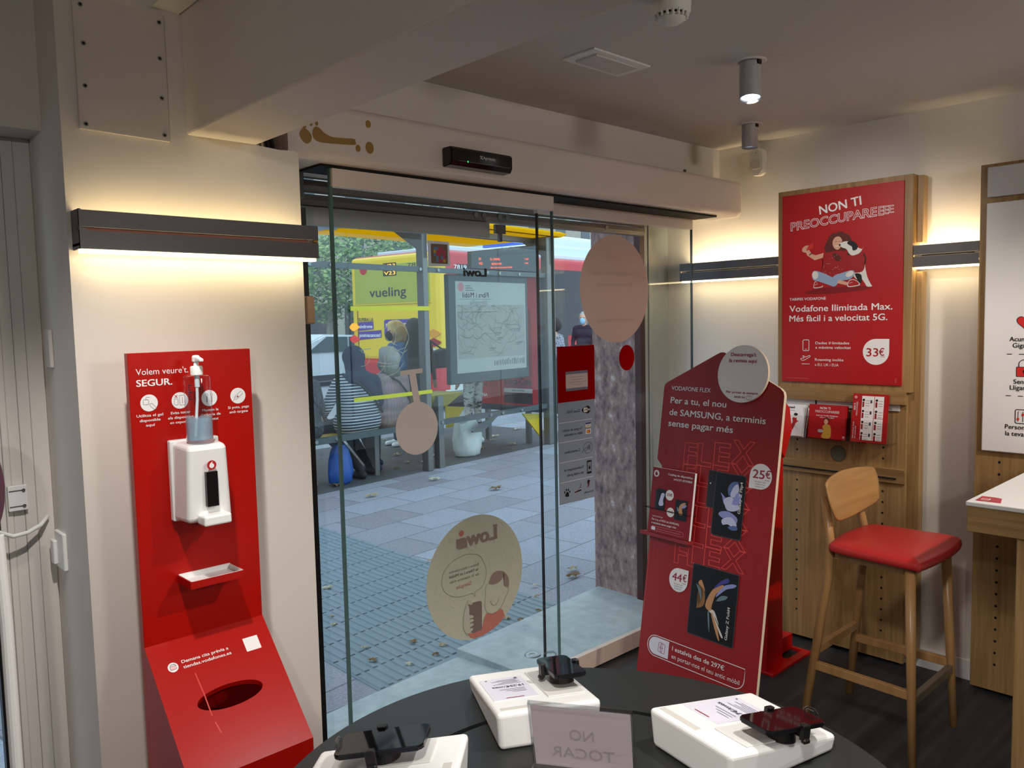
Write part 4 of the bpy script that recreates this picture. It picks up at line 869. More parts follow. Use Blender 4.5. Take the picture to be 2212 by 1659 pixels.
for r in range(6):
    v = 1.008-r*.083; h = .092 if r == 0 else .085; mm = FX if r in (0,) else FX
    def wv(a, r=r): return .055*(a/.34)**2 if r == 0 else .045*(a/.34)**2
    for s_, u, w, m_ in (('F', .145, .066, FX), ('L', .214, .076, FX), ('E', .297, .082, FX), ('X', .382, .112, FX)):
        p.text(s_, u, v-.012+wv(u-.11), w, h, m_, outline=.013, bold=.02)
    for k in range(2): p.line([(.478+k*.040, v+.115), (.522+k*.040, v+.105), (.488+k*.040, v+.055), (.525+k*.036, v-.005), (.505+k*.038, v+.002), (.468+k*.040, v+.055)], .0014, (FX2, FX3)[k])
    for k in range(2): p.line([(.040+k*.045, v-.02), (.048+k*.045, v+.085), (.090+k*.045, v+.08), (.088+k*.045, v+.06), (.066+k*.045, v+.062), (.064+k*.045, v+.04), (.082+k*.045, v+.04), (.080+k*.045, v+.02), (.062+k*.045, v+.02), (.058+k*.045, v-.02)], .0013, (FX3, FX2)[k])
PH = mat('phone_print_black', (12, 12, 15), .4); PHE = mat('phone_print_edge', (70, 72, 78), .4)
LIL = mat('petal_lilac', (150, 156, 214), .5); LIL2 = mat('petal_pale', (206, 208, 238), .5); LIL3 = mat('petal_blue', (92, 112, 168), .5)
p.poly(rrect(.282, .836, .345, .988, .010), PHE, 3); p.poly(rrect(.284, .838, .345, .986, .009), mat('phone_back', (38, 36, 42), .4), 4); p.rect(.284, .945, .34, .985, PH, 5)
for v in (.972, .955): p.poly(ell(.298, v, .0075), PHE, 6); p.poly(ell(.298, v, .006), PH, 7)
p.poly(ell(.296, .935, .003), WHITEPR, 6)
p.poly(rrect(.320, .731, .466, .986, .012), PHE, 8); p.poly(rrect(.323, .734, .463, .983, .010), PH, 9)
for q, m_ in (([(.39, .90), (.385, .93), (.405, .955), (.432, .955), (.425, .93), (.405, .905)], LIL3), ([(.398, .90), (.41, .935), (.43, .948), (.436, .92), (.42, .895)], LIL2), ([(.36, .89), (.352, .905), (.38, .885), (.405, .86), (.39, .85), (.37, .865)], LIL), ([(.375, .86), (.37, .88), (.40, .895), (.43, .88), (.445, .855), (.42, .84), (.39, .84)], LIL2), ([(.41, .87), (.43, .915), (.45, .905), (.44, .87)], LIL), ([(.352, .815), (.36, .83), (.40, .835), (.44, .815), (.432, .79), (.39, .80)], LIL), ([(.37, .80), (.375, .78), (.40, .785), (.43, .772), (.44, .79), (.41, .815)], LIL2), ([(.40, .775), (.42, .765), (.446, .772), (.435, .785)], LIL3)): p.poly(hull_smooth(q), m_, 10)
p.text('Galaxy Z Flip4', .452, .835, .124, .0125, WHITEPR, rot=PI/2, k=12, bold=.014)
p.drop(.5265, .993, .0495, WHITEPR, (-1, -1), 3); p.text('25', .491, .985, .052, .034, DR, bold=.016, k=4); p.text('€', .5475, .990, .022, .030, DR, bold=.016, k=4); p.text('/mes', .545, .979, .022, .006, DR, k=4)
for k, s_ in enumerate(('36 mesos amb', 'Vodafone One', 'Ilimitada Dúo')): p.text(s_, .527, .970-k*.0095, .048-.003*k, .005, INK, 'C', k=4, bold=.01)
p.drop(.181, .512, .049, WHITEPR, (1, 1), 8); p.text('44', .148, .507, .050, .033, DR, bold=.016, k=9); p.text('€', .203, .512, .020, .029, DR, bold=.016, k=9); p.text('/mes', .200, .501, .021, .006, DR, k=9)
for k, s_ in enumerate(('36 mesos amb', 'Vodafone One', 'Ilimitada Dúo')): p.text(s_, .183, .492-k*.0095, .046-.003*k, .005, INK, 'C', k=9, bold=.01)
p.poly(rrect(.249, .313, .476, .600, .008), PHE, 8); p.poly(rrect(.252, .316, .473, .597, .006), PH, 9); p.line([(.362, .316), (.362, .597)], .0006, mat('fold_line', (34, 34, 38), .4), 10)
OR = mat('swirl_orange', (206, 150, 104), .5); BL = mat('swirl_blue', (150, 160, 214), .5); TE = mat('swirl_teal', (110, 140, 150), .5); GO = mat('swirl_gold', (150, 106, 64), .5); CR = mat('swirl_cream', (232, 222, 214), .5)
for q, m_ in (([(.33, .44), (.336, .475), (.362, .52), (.405, .545), (.40, .53), (.375, .50), (.362, .46), (.356, .43)], OR), ([(.362, .52), (.39, .555), (.425, .575), (.43, .56), (.40, .545)], mat('swirl_violet', (70, 72, 150), .5)), ([(.375, .49), (.40, .535), (.44, .556), (.466, .558), (.455, .545), (.42, .53)], BL), ([(.38, .475), (.40, .50), (.43, .505), (.42, .49)], TE), ([(.345, .43), (.38, .41), (.40, .385), (.395, .40), (.372, .435)], CR), ([(.318, .44), (.325, .47), (.315, .505), (.285, .53), (.31, .50), (.308, .46), (.285, .425)], GO), ([(.305, .46), (.30, .50), (.275, .52), (.292, .49)], TE), ([(.285, .525), (.30, .54), (.322, .50), (.31, .51)], OR), ([(.36, .425), (.372, .39), (.40, .335), (.41, .33), (.385, .40)], OR), ([(.37, .42), (.40, .38), (.425, .345), (.415, .345), (.38, .40)], CR), ([(.343, .42), (.352, .37), (.36, .345), (.358, .37), (.35, .42)], TE)): p.poly(hull_smooth(q), m_, 11)
p.text('Galaxy Z Fold4', .447, .338, .128, .0125, WHITEPR, rot=PI/2, k=13, bold=.014)
PINKT = mat('pale_pill', (232, 226, 236), .5)
p.line(rrect(.047, .168, .538, .254, .043, 8, (1, 1, 0, 1)), .003, WHITEPR, 2, True); p.poly(rrect(.055, .175, .163, .248, .036, 8, (1, 0, 0, 1)), PINKT, 2)
p.line(rrect(.108, .193, .128, .232, .004), .0018, DR, 3, True); p.line(rrect(.120, .190, .143, .229, .004), .0018, DR, 3, True); p.line([(.136, .211), (.114, .211)], .0018, DR, 4); p.line([(.120, .217), (.114, .211), (.120, .205)], .0018, DR, 4)
p.text('I estalvia des de 297€', .1815, .2185, .262, .0185, WHITEPR, bold=.014); p.text('en portar-nos el teu antic mòbil', .1815, .1865, .337, .0185, WHITEPR)
p.rect(.0055, .335, .0068, .65, mat('fine_print', (214, 120, 116), .6))
p.done('printing', t)
# catalogue pocket on the board
bm = B(); prism(bm, [(-.020, .672), (.240, .672), (.240, .686), (-.020, .686)], FO+FN*.045, FU, FV, .045); obj('catalogue_shelf', bm, mat('shelf_red', (150, 44, 48), .5), t)
bm = B(); tube(bm, [FO+FU*(-.012)+FV*.790+FN*.002, FO+FU*(-.012)+FV*.790+FN*.046, FO+FU*.238+FV*.790+FN*.046, FO+FU*.238+FV*.790+FN*.002], .0016, 6); obj('retaining_wire', bm, DARK, t)
c = thing('catalogue', 'red phone catalogue held by a wire on the left of the promotional board', 'catalogue', tuple(FO+FU*.13+FV*.69))
Oc = FO+FN*.040+FV*.688+FU*.018; bm = B(); prism(bm, [(0, 0), (.226, 0), (.226, .278), (0, .278)], Oc, FU, FV, .012, mi=0); bm.faces.ensure_lookup_table()
for f in bm.faces[1:]: f.material_index = 1
obj('booklet', bm, [REDDK, WHITEPR], c)
p = Print(Oc+FN*.0004, FU, FV)
p.logo(.022, .252, .0145, WHITEPR, REDDK); p.text('Catàleg de dispositius', .216, .253, .130, .009, WHITEPR, 'R', bold=.015); p.text('#AGOST-SETEMBRE', .216, .236, .098, .008, WHITEPR, 'R', bold=.015)
for r in range(4): p.text('FLEX', .075, .195-r*.028, .10, .022, mat('flex_line_cat', (140, 22, 34), .5), outline=.012)
p.poly(rrect(.028, .105, .05, .185, .003), mat('phone_back', (38, 36, 42), .4), 3); p.poly(rrect(.038, .102, .083, .190, .004), PH, 4); p.poly(hull_smooth([(.05, .125), (.055, .15), (.062, .172), (.078, .17), (.072, .145), (.076, .125), (.06, .118)]), LIL2, 5)
p.poly(ell(.105, .170, .022), WHITEPR, 4); p.text('25€', .105, .166, .030, .012, DR, 'C', k=5, bold=.02); p.poly(ell(.118, .100, .020), WHITEPR, 4); p.text('44€', .118, .096, .028, .011, DR, 'C', k=5, bold=.02)
p.poly(rrect(.140, .075, .203, .160, .003), PH, 4); p.poly(hull_smooth([(.165, .10), (.16, .125), (.172, .145), (.195, .150), (.178, .125), (.182, .10)]), OR, 5); p.poly(hull_smooth([(.15, .13), (.16, .118), (.163, .11), (.152, .115)]), TE, 5); p.poly(hull_smooth([(.175, .13), (.19, .142), (.2, .14), (.188, .128)]), BL, 6)
p.text('VODAFONE FLEX', .020, .068, .060, .005, WHITEPR); p.text('Per a tu, el NOU de SAMSUNG,', .020, .053, .150, .0085, WHITEPR, bold=.014); p.text('a terminis sense pagar més', .020, .038, .135, .0085, WHITEPR, bold=.014)
p.line(rrect(.018, .010, .196, .028, .009), .0015, mat('fine_print', (214, 120, 116), .6), 2, True); p.poly(rrect(.022, .012, .044, .026, .005), PINKT, 3); p.rect(.05, .0175, .18, .0195, mat('fine_print', (214, 120, 116), .6), 2)
p.done('printing', c)

# ================================================================== ROUND TABLE WITH DEMO UNITS
TC = Vector((1.02, .907)); TZ = .74; TR = .585
TB = mat('table_black', (30, 32, 32), .5, noise=.12, nscale=60)
t = thing('round_table', 'round black display table in front of the glass door', 'table', (TC.x, TC.y, 0))
bm = B()
def ringseg(bm, r0, r1, z0, z1, a0, a1, n, mi=0):
    full = abs(a1-a0-360) < 1e-3
    P = []
    for i in range(n+(0 if full else 1)):
        a = rad(a0+(a1-a0)*i/n); c = Vector((math.cos(a), math.sin(a), 0)); b = Vector((TC.x, TC.y, 0))
        P.append([bm.verts.new(b+c*r+Vector((0, 0, z))) for r, z in ((r0, z0), (r1, z0), (r1, z1), (r0, z1))])
    k = len(P)
    for i in range(k if full else k-1):
        A, C = P[i], P[(i+1) % k]
        for j in range(4): bm.faces.new((A[j], A[(j+1) % 4], C[(j+1) % 4], C[j])).material_index = mi
    if not full: bm.faces.new(P[0]); bm.faces.new(P[-1][::-1])
G = ((77, 135), (-150, 52))         # cable grooves (degrees)
ringseg(bm, .0, .366, TZ-.028, TZ, 0, 360, 72); ringseg(bm, .380, TR, TZ-.028, TZ, 0, 360, 96)
ringseg(bm, .366, .380, TZ-.028, TZ-.014, 0, 360, 72)
ringseg(bm, .366, .380, TZ-.014, TZ, 52, 77, 12); ringseg(bm, .366, .380, TZ-.014, TZ, 135, 210, 24)
obj('table_top', bm, TB, t)
bm = B(); lathe(bm, [(.30, 0), (.30, .012), (.06, .03), (.045, .06), (.045, TZ-.03), (.12, TZ-.028)], (TC.x, TC.y, 0), 40); obj('pedestal', bm, mat('table_leg_black', (24, 24, 25), .4), t, smooth=True)
UNITW = mat('demo_white', (238, 237, 235), .35); CARDW = mat('price_card', (226, 224, 236), .25); SCREEN = mat('phone_glass', (8, 9, 11), .04, spec=.7)
PFRAME = mat('phone_frame', (40, 40, 44), .25, .7)
def demo_unit(theta, label, plabel, price, pw=.078, ph=.162, black=True, pt=.055, pr=.148):
    a = rad(theta)
    t = thing('demo_stand', label, 'demo stand', (TC.x+.228*math.cos(a), TC.y+.228*math.sin(a), TZ), a, 'white wedge-shaped demo stands')
    # local axes: +x outward (r), +y is counter-clockwise; the tall edge is at x = 0
    W, D, H0, H1 = .223/2, .292, .080, .036
    bm = B()
    hexa(bm, [(.004, -W+.006, 0), (D-.004, -W+.006, 0), (D-.004, W-.006, 0), (.004, W-.006, 0), (0, -W, H0), (D, -W, H1), (D, W, H1), (0, W, H0)], .010, 4)
    obj('body', bm, UNITW, t, local=True)
    sl = math.atan2(H0-H1, D); ux = Vector((math.cos(sl), 0, -math.sin(sl))); uy = Vector((0, 1, 0)); n = ux.cross(uy)
    top = Vector((0, 0, H0))
    def F(bm, x0, x1, y0, y1, h0, h1, bev=0):
        pts = []
        for h in (h0, h1):
            for x, y in ((x0, y0), (x1, y0), (x1, y1), (x0, y1)): pts.append(top+ux*x+uy*y+n*h)
        hexa(bm, pts, bev)
    bm = B(); F(bm, .080, .232, .000, .098, .0002, .0012); obj('price_card', bm, CARDW, t, local=True)
    bm = B(); F(bm, .016, .032, -.006, .098, -.004, .0008); obj('label_slot', bm, mat('slot_grey', (206, 202, 194), .5), t, local=True)
    bm = B(); F(bm, .058, .250, -.096, -.014, .0002, .0028, .001); obj('mount_plate', bm, mat('mount_white', (222, 220, 216), .4), t, local=True)
    card = t.children[1]
    p = Print((0, 0, 0), (1, 0, 0), (0, 1, 0)); p.N = n
    p.U, p.V = uy, -ux; p.O = top+n*.0014+uy*.0+ux*.232
    CI = mat('card_ink', (70, 70, 92), .5); CI2 = mat('card_ink_faint', (150, 148, 168), .5)
    p.text(price, .012, .062, .070, .012, CI, bold=.02)
    for k in range(5): p.rect(.012+.006*(k % 2), .045-k*.007, .075-.012*(k % 3), .0475-k*.007, CI2)
    for k in range(3): p.rect(.014, .085+k*.010, .070-.012*k, .088+k*.010, CI2)
    p.poly(ell(.016, .010, .004, n=14), CI); p.poly(ell(.084, .010, .0025, n=10), CI); p.rect(.03, .143, .07, .146, REDDK)
    o = p.done('card_print'); o.parent = card
    # phone on its mount
    ph_t = thing('smartphone', plabel, 'smartphone', (0, 0, 0), 0, 'phones on the demo stands')
    ctr = top+ux*pr+uy*(-pt)+n*.030
    M = Matrix.Translation((TC.x+.228*math.cos(a), TC.y+.228*math.sin(a), TZ)) @ Matrix.Rotation(a, 4, 'Z')
    wc = M @ ctr; ph_t.location = wc; ph_t.rotation_euler = (0, 0, a)
    def L(bm, x0, x1, y0, y1, h0, h1, bev=0, mi=0):
        pts = []
        for h in (h0, h1):
            for x, y in ((x0, y0), (x1, y0), (x1, y1), (x0, y1)): pts.append(ux*x+uy*y+n*h)
        hexa(bm, pts, bev, 3, mi)
    Oph = Vector((0, 0, 0))
    bm = B(); prism(bm, rrect(-ph/2, -pw/2, ph/2, pw/2, .011, 6), Oph+n*.0075, ux, uy, .0085, bev=.002); obj('body', bm, PFRAME, ph_t, local=True)
    bm = B(); prism(bm, rrect(-ph/2+.002, -pw/2+.002, ph/2-.002, pw/2-.002, .010, 6), Oph+n*.0080, ux, uy, .0004); obj('screen', bm, SCREEN, ph_t, local=True)
    # mount: round base, arms with claws, clear end stop
    m_t = thing('phone_mount', 'black security mount with claws holding the '+plabel.split(' ', 1)[1][:48].split(' on')[0]+' on the '+label.split(' demo')[0], 'phone mount', tuple(wc-Vector((0, 0, .03))), a, 'phone security mounts')
    d = Vector((0, 0, .03)); bm = B(); cyl(bm, d-n*.029, d-n*.001, .028, .024, 24); obj('puck', bm, BLACK, m_t, local=True)
    for sx, sy in ((.012, 1), (.012, -1)):
        bm = B()
        def Q(x0, x1, y0, y1, h0, h1, bev=.001):
            pts = []
            for h in (h0, h1):
                for x, y in ((x0, y0), (x1, y0), (x1, y1), (x0, y1)): pts.append(d+ux*x+uy*y+n*h)
            hexa(bm, pts, bev, 1)
        y0, y1 = pw/2*sy, (pw/2+.009)*sy; lo, hi = min(y0, y1), max(y0, y1)
        Q(sx-.010, sx+.010, lo, hi, -.016, .012); Q(sx-.006, sx+.006, *sorted((sy*.01, sy*(pw/2+.004))), -.013, -.004); Q(sx-.007, sx+.007, *sorted((sy*(pw/2-.004), sy*(pw/2+.008))), .0095, .013)
        Q(sx-.009, sx+.009, *sorted((sy*(pw/2+.002), sy*(pw/2+.013))), -.022, -.012, .003)
        obj('claw', bm, BLACK, m_t, local=True)
    bm = B(); tube(bm, [d+ux*(ph/2+.001)+uy*y+n*h for y, h in ((-.014, -.008), (-.014, .012), (-.008, .017), (.008, .017), (.014, .012), (.014, -.008))], .003, 8); obj('end_stop', bm, mat_glass('clear_stop', (.82, .84, .84), 3), m_t, local=True)
    return t
demo_unit(61.5, 'white demo stand nearest the door at the far side of the round table', 'small black smartphone on the far demo stand', '19,25€/mes', .072, .152, pt=.072)
demo_unit(-12.5, 'white demo stand on the right of the round table near the stool', 'black smartphone on the right demo stand reflecting the poster', '17€/mes', .078, .160, pt=.086, pr=.160)
demo_unit(132, 'white demo stand on the left of the round table by the bin', 'large smartphone on the left demo stand reflecting trees', '21€/mes', .084, .168, pt=.048)
# acrylic sign seen from behind
A_, B_ = Vector((1.018, 1.058, .886)), Vector((1.122, .892, .886)); du = (B_-A_).normalized(); nn = Vector((-du.y, du.x, 0)); nn = nn if nn.x > 0 else -nn
W = (B_-A_).length; up = (Vector((0, 0, 1))*math.cos(rad(16))-nn*math.sin(rad(16))).normalized(); Ls = .143/math.cos(rad(16))
bot = A_-up*Ls
t = thing('sign_holder', 'clear tabletop sign holder seen from behind with a paper reading NO TOCAR', 'sign', tuple((A_+B_)/2-up*Ls))
nrm = du.cross(up)
def slab(name, o, w, l, d, mm, dd=0):
    bm = B(); prism(bm, [(0, 0), (w, 0), (w, l), (0, l)], o+nrm*dd, du, up, d); return obj(name, bm, mm, t)
slab('front_sheet', bot, W, Ls, .002, ACRYL, .0045); slab('back_sheet', bot, W, Ls, .002, ACRYL, -.0025)
bm = B(); cyl(bm, A_+nrm*.001, B_+nrm*.001, .0045, seg=12); obj('top_fold', bm, mat_glass('acrylic_edge', (.85, .87, .88), 4.0), t)
bm = B(); prism(bm, [(0, 0), (.003, 0), (.003, Ls), (0, Ls)], bot+nrm*.005, du, up, .008); prism(bm, [(W-.003, 0), (W, 0), (W, Ls), (W-.003, Ls)], bot+nrm*.005, du, up, .008); obj('side_edge', bm, mat_glass('acrylic_edge', (.85, .87, .88), 4.0), t)
bm = B(); hexa(bm, [bot-Vector((0, 0, .0)), bot+du*W, bot+du*W-nrm*.0-nn*.07, bot-nn*.07]+[q+Vector((0, 0, .003)) for q in (bot, bot+du*W, bot+du*W-nn*.07, bot-nn*.07)]); obj('foot', bm, ACRYL, t)
pap = slab('paper', bot+du*.004, W-.008, Ls-.006, .0006, mat_film('sign_paper', (248, 240, 242), .5), .0)
p = Print(bot+nrm*.0002+du*(W-.004), -du, up)     # mirrored: printed on the far side, showing through
p.N = nrm; FI = mat('ghost_ink', (206, 198, 202), .7)
p.text('NO', W/2-.004, .070, .046, .026, FI, 'C'); p.text('TOCAR', W/2-.004, .026, .120, .026, FI, 'C'); p.done('ghost_lettering', pap)

# ================================================================== STICKERS ON THE GLASS
def sticker(name, pts, y, m, label, cat='sticker', mi=None):
    bm = B(); prism(bm, pts, (0, y, 0), (1, 0, 0), (0, 0, 1), .0008)
    t = thing(name, label, cat, (sum(q[0] for q in pts)/len(pts), y, min(q[1] for q in pts))); obj('film', bm, m, t); return t
YG = 2.2565
LW = mat_film('sticker_beige', (250, 234, 224), .55)
sticker('glass_sticker', [(1.604, 1.424), (1.640, 1.425)]+[(1.667+.0905*math.cos(a), 1.237+.0925*math.sin(a)) for a in [rad(97+343*i/50) for i in range(51)]]+[(1.668, 1.427), (1.697, 1.428), (1.698, 1.444), (1.605, 1.440)], YG, LW, 'beige pendant-shaped sticker with a T stem on the sliding glass door')
LC = mat_film('lowi_disc', (212, 208, 188), .4, .05)
t = sticker('glass_sticker', ell(1.9205, .6495, .2365, .2335, 72), YG, LC, 'large round khaki sticker with a cartoon face and phone, low on the sliding door')
p = Print((0, YG-.0010, 0), (-1, 0, 0), (0, 0, 1)); p.N = Vector((0, -1, 0))
BRN = mat('lowi_brown', (140, 120, 108), .7); LRED = mat('lowi_red', (180, 112, 100), .7); LGREY = mat('lowi_line', (112, 106, 96), .7); BLOB = mat('lowi_blob', (190, 188, 168), .7); TAUPE = mat('lowi_taupe', (116, 102, 94), .7); PALE = mat('lowi_pale', (178, 176, 160), .7)
def L_(u, v): return (-(1.6835+(u-110)/1110*.474), v)    # helper: crop pixels across -> metres
p.text('Low', -2.022, .776, .145, .055, BRN, bold=.05); p.text('ı', -1.862, .774, .022, .055, BRN, bold=.06); p.rect(-1.864, .774, -1.838, .781, BRN, 2); p.rect(-2.028, .776, -2.006, .783, BRN, 2); p.rect(-2.028, .824, -2.006, .831, BRN, 2); p.poly(ell(-1.851, .829, .0115), LRED, 2)
bub = hull_smooth([(-1.903, .741), (-1.861, .746), (-1.803, .733), (-1.766, .706), (-1.753, .671), (-1.76, .64), (-1.783, .615), (-1.819, .598), (-1.864, .593), (-1.894, .594), (-1.906, .581), (-1.911, .579), (-1.909, .595), (-1.941, .605), (-1.959, .628), (-1.967, .656), (-1.959, .691), (-1.937, .726)], 4); p.line(bub, .0014, LGREY, 2, True)
for s_, u, v, w, bo in (('Entra i descobreix', -1.930, .692, .143, .0), ('la Fibra i el Mòbil', -1.926, .674, .138, .02), ('de la manera més', -1.930, .655, .141, .0)): p.text(s_, u, v, w, .0105, LGREY, bold=bo, k=3)
p.text('Simple', -1.893, .627, .074, .015, LRED, k=3)
p.poly(hull_smooth([(-1.977, .612), (-1.986, .631), (-2.004, .647), (-2.031, .648), (-2.058, .637), (-2.075, .617), (-2.081, .599), (-2.08, .575), (-2.065, .577), (-2.055, .588), (-2.057, .625), (-2.05, .616), (-2.03, .604), (-2.003, .602), (-1.985, .606)], 4), BRN, 4)
p.line(hull_smooth([(-1.973, .608), (-1.96, .567), (-1.956, .528), (-1.964, .504), (-1.99, .49), (-2.017, .492), (-2.04, .506), (-2.059, .532), (-2.076, .574)], 5)[:41], .0014, LGREY, 3); p.line(hull_smooth([(-1.986, .541), (-1.991, .527), (-2.004, .519), (-2.018, .525), (-2.023, .541)], 5)[:21], .0016, LGREY, 3)
p.poly([(-1.964, .499), (-1.99, .489), (-2.017, .492), (-2.035, .499), (-2.048, .487), (-2.056, .462), (-2.035, .446), (-2.00, .4305), (-1.965, .4215), (-1.935, .418), (-1.897, .4185), (-1.88, .429), (-1.868, .446), (-1.893, .442), (-1.927, .445), (-1.941, .455), (-1.95, .483)], LRED, 2)
p.poly(hull_smooth([(-1.871, .544), (-1.88, .556), (-1.922, .556), (-1.937, .551), (-1.940, .539), (-1.937, .448), (-1.925, .443), (-1.893, .442), (-1.871, .475)], 3), TAUPE, 3)
p.poly(hull_smooth([(-1.876, .548), (-1.862, .550), (-1.851, .519), (-1.848, .481), (-1.855, .456), (-1.872, .447), (-1.880, .470), (-1.878, .510)], 4), PALE, 4)
for u, v, r, q in ((-1.884, .507, .014, .3), (-1.885, .491, .013, .1), (-1.884, .475, .013, 0), (-1.880, .456, .014, -.2), (-1.882, .560, .013, .5)): p.poly(ell(u, v, r, .0062, 16, rot=q), PALE, 5)
p.line(hull_smooth([(-1.876, .568), (-1.861, .553), (-1.850, .519), (-1.847, .481), (-1.854, .456), (-1.872, .445)], 4)[:21], .0013, LGREY, 6)
for k in range(34):
    a, r = random.uniform(0, 2*PI), .22*math.sqrt(random.random()); u, v = -1.9205+r*math.cos(a), .6495+r*math.sin(a); q = random.uniform(.002, .009); p.poly(ell(u, v, q*.7, q, 10), BLOB, 1)
p.done('printing', t)
t = sticker('glass_sticker', ell(2.9035, 1.736, .2445, .2445, 72), 2.3785, mat_film('sticker_pink', (236, 210, 196), .42), 'large round pinkish-beige sticker with faint mirrored lettering, high on the right glass pane')
p = Print((0, 2.3776, 0), (-1, 0, 0), (0, 0, 1)); p.N = Vector((0, -1, 0)); GH = mat_film('ghost_print', (246, 226, 214), .42)
p.text('NON TI', -2.905, 1.892, .085, .022, GH, 'C', bold=.02); p.text('PREOCCUPAREEE', -2.90, 1.868, .20, .02, GH, 'C', outline=.012)
p.text('Amb les Noves Tarifes', -2.902, 1.797, .355, .030, GH, 'C', bold=.018); p.text("t'ho posem fàcil", -2.902, 1.748, .255, .030, GH, 'C', bold=.018)
for u, s1, s2 in ((-3.00, 'MÉS', 'CONTROL'), (-2.90, 'MÉS', 'CLARES'), (-2.80, 'SENSE', 'SORPRESES')):
    p.text(s1, u, 1.645, .022, .009, GH, 'C'); p.text(s2, u, 1.628, .045, .009, GH, 'C')
p.line([(-2.985, 1.68), (-2.985, 1.70), (-2.994, 1.704), (-3.0, 1.716), (-3.007, 1.704), (-3.016, 1.70), (-3.016, 1.68)], .002, GH, 2, True); p.line([(-2.91, 1.69), (-2.902, 1.68), (-2.886, 1.712)], .003, GH); p.line(rrect(-2.81, 1.68, -2.79, 1.714, .003), .002, GH, 2, True)
p.text('Entra i descobreix-les', -2.902, 1.588, .262, .022, GH, 'C', bold=.015); p.done('printing', t)
sticker('glass_sticker', ell(2.979, 1.4185, .0565, .0595, 40), 2.3785, mat_film('sticker_red_film', (190, 8, 8), .4), 'small dark red round sticker under the big pink one')
t = sticker('glass_sticker', [(2.506, .80), (2.729, .80), (2.747, 1.487), (2.505, 1.487)] and [(2.506, .80), (2.740, .80), (2.747, 1.487), (2.505, 1.487)], 2.3785, mat_film('sticker_grey_film', (176, 182, 190), .45), 'tall red and grey information sticker with mirrored text at the edge of the right pane')
p = Print((0, 2.3776, 0), (-1, 0, 0), (0, 0, 1)); p.N = Vector((0, -1, 0))
p.rect(-2.747, 1.245, -2.505, 1.487, mat_film('sticker_red_film', (190, 8, 8), .4)); p.rect(-2.699, 1.292, -2.556, 1.377, mat('sticker_silver', (120, 126, 140), .3), 2); p.rect(-2.699, 1.304, -2.556, 1.365, mat('note_paper', (214, 196, 192), .7), 3)
for k, w in enumerate((.08, .07, .12, .06)): p.rect(-2.63-w/2, 1.350-k*.011, -2.63+w/2, 1.353-k*.011, mat('note_ink', (186, 164, 162), .7), 4)
for v in (1.157, 1.072, .984, .896): p.rect(-2.725, v-.001, -2.51, v+.001, WHITEPR, 2)
p.poly(ell(-2.695, 1.201, .020, .017), BLACKPR, 2); p.poly(ell(-2.683, 1.201, .026, .013), BLACKPR, 2); p.text('Wi', -2.712, 1.196, .016, .010, WHITEPR, k=3, bold=.03); p.poly(rrect(-2.694, 1.191, -2.668, 1.211, .004), WHITEPR, 3); p.text('Fi', -2.689, 1.196, .014, .010, BLACKPR, k=4, bold=.03)
p.text('Zona WiFi', -2.645, 1.195, .085, .013, BLACKPR)
p.rect(-2.715, 1.122, -2.680, 1.142, WHITEPR, 2); p.rect(-2.715, 1.136, -2.680, 1.142, mat('card_navy', (30, 40, 110), .5), 3); p.rect(-2.715, 1.120, -2.680, 1.125, mat('card_gold', (210, 190, 120), .5), 3); p.text('VISA', -2.711, 1.1275, .026, .006, mat('card_navy', (30, 40, 110), .5), k=4)
p.poly(rrect(-2.715, 1.092, -2.680, 1.113, .003), WHITEPR, 2); p.poly(ell(-2.703, 1.1025, .008), mat('disc_red', (200, 90, 50), .5), 3); p.poly(ell(-2.692, 1.1025, .008), mat('disc_amber', (226, 160, 70), .5), 4)
p.text('Targetes de crèdit i', -2.660, 1.117, .130, .0115, BLACKPR); p.text('dèbit acceptades', -2.660, 1.097, .118, .0115, BLACKPR)
p.line(ell(-2.695, 1.030, .030, .025), .0014, BLACKPR, 2, True)
for k in range(4): p.line(ell(-2.685-.0*k, 1.030, .006+.006*k, .004+.0055*k, 10, -.7+PI, .7+PI), .002, BLACKPR, 2)
p.line([(-2.672, 1.012), (-2.690, 1.024), (-2.684, 1.032), (-2.666, 1.022), (-2.652, 1.012)], .0018, BLACKPR, 2)
p.text('Contactless', -2.642, 1.021, .100, .0125, BLACKPR)
p.poly(rrect(-2.717, .912, -2.686, .972, .004), BLACKPR, 2); p.rect(-2.714, .921, -2.689, .964, mat_film('sticker_grey_film', (176, 182, 190), .45), 3); p.rect(-2.708, .932, -2.696, .944, BLACKPR, 4); p.line(ell(-2.702, .944, .005, .007, 10, 0, PI), .002, BLACKPR, 4)
p.text('Desbloquegem el', -2.664, .943, .125, .0115, BLACKPR); p.text('teu mòbil gratis', -2.664, .919, .108, .0115, BLACKPR)
XR = mat('cross_red', (190, 60, 60), .5)
p.poly([(-2.702, .872), (-2.688, .872), (-2.695, .848)], BLACKPR, 2); p.poly(ell(-2.695, .876, .0085), BLACKPR, 2); p.line([(-2.708, .882), (-2.682, .850)], .002, XR, 3)
p.line([(-2.645, .846), (-2.603, .842)], .006, BLACKPR, 2); p.line(hull_smooth([(-2.645, .856), (-2.638, .862), (-2.645, .868), (-2.638, .876)], 3)[:9], .002, BLACKPR, 2); p.line([(-2.640, .862), (-2.608, .840)], .002, XR, 3)
p.poly(hull_smooth([(-2.565, .832), (-2.553, .830), (-2.541, .835), (-2.545, .845), (-2.553, .852), (-2.562, .847)]), BLACKPR, 2)
for u, v in ((-2.570, .850), (-2.560, .860), (-2.548, .861), (-2.538, .852)): p.poly(ell(u, v, .0035, .0055), BLACKPR, 2)
p.text('Pet friendly', -2.727, .826, .062, .0095, BLACKPR); p.done('printing', t)
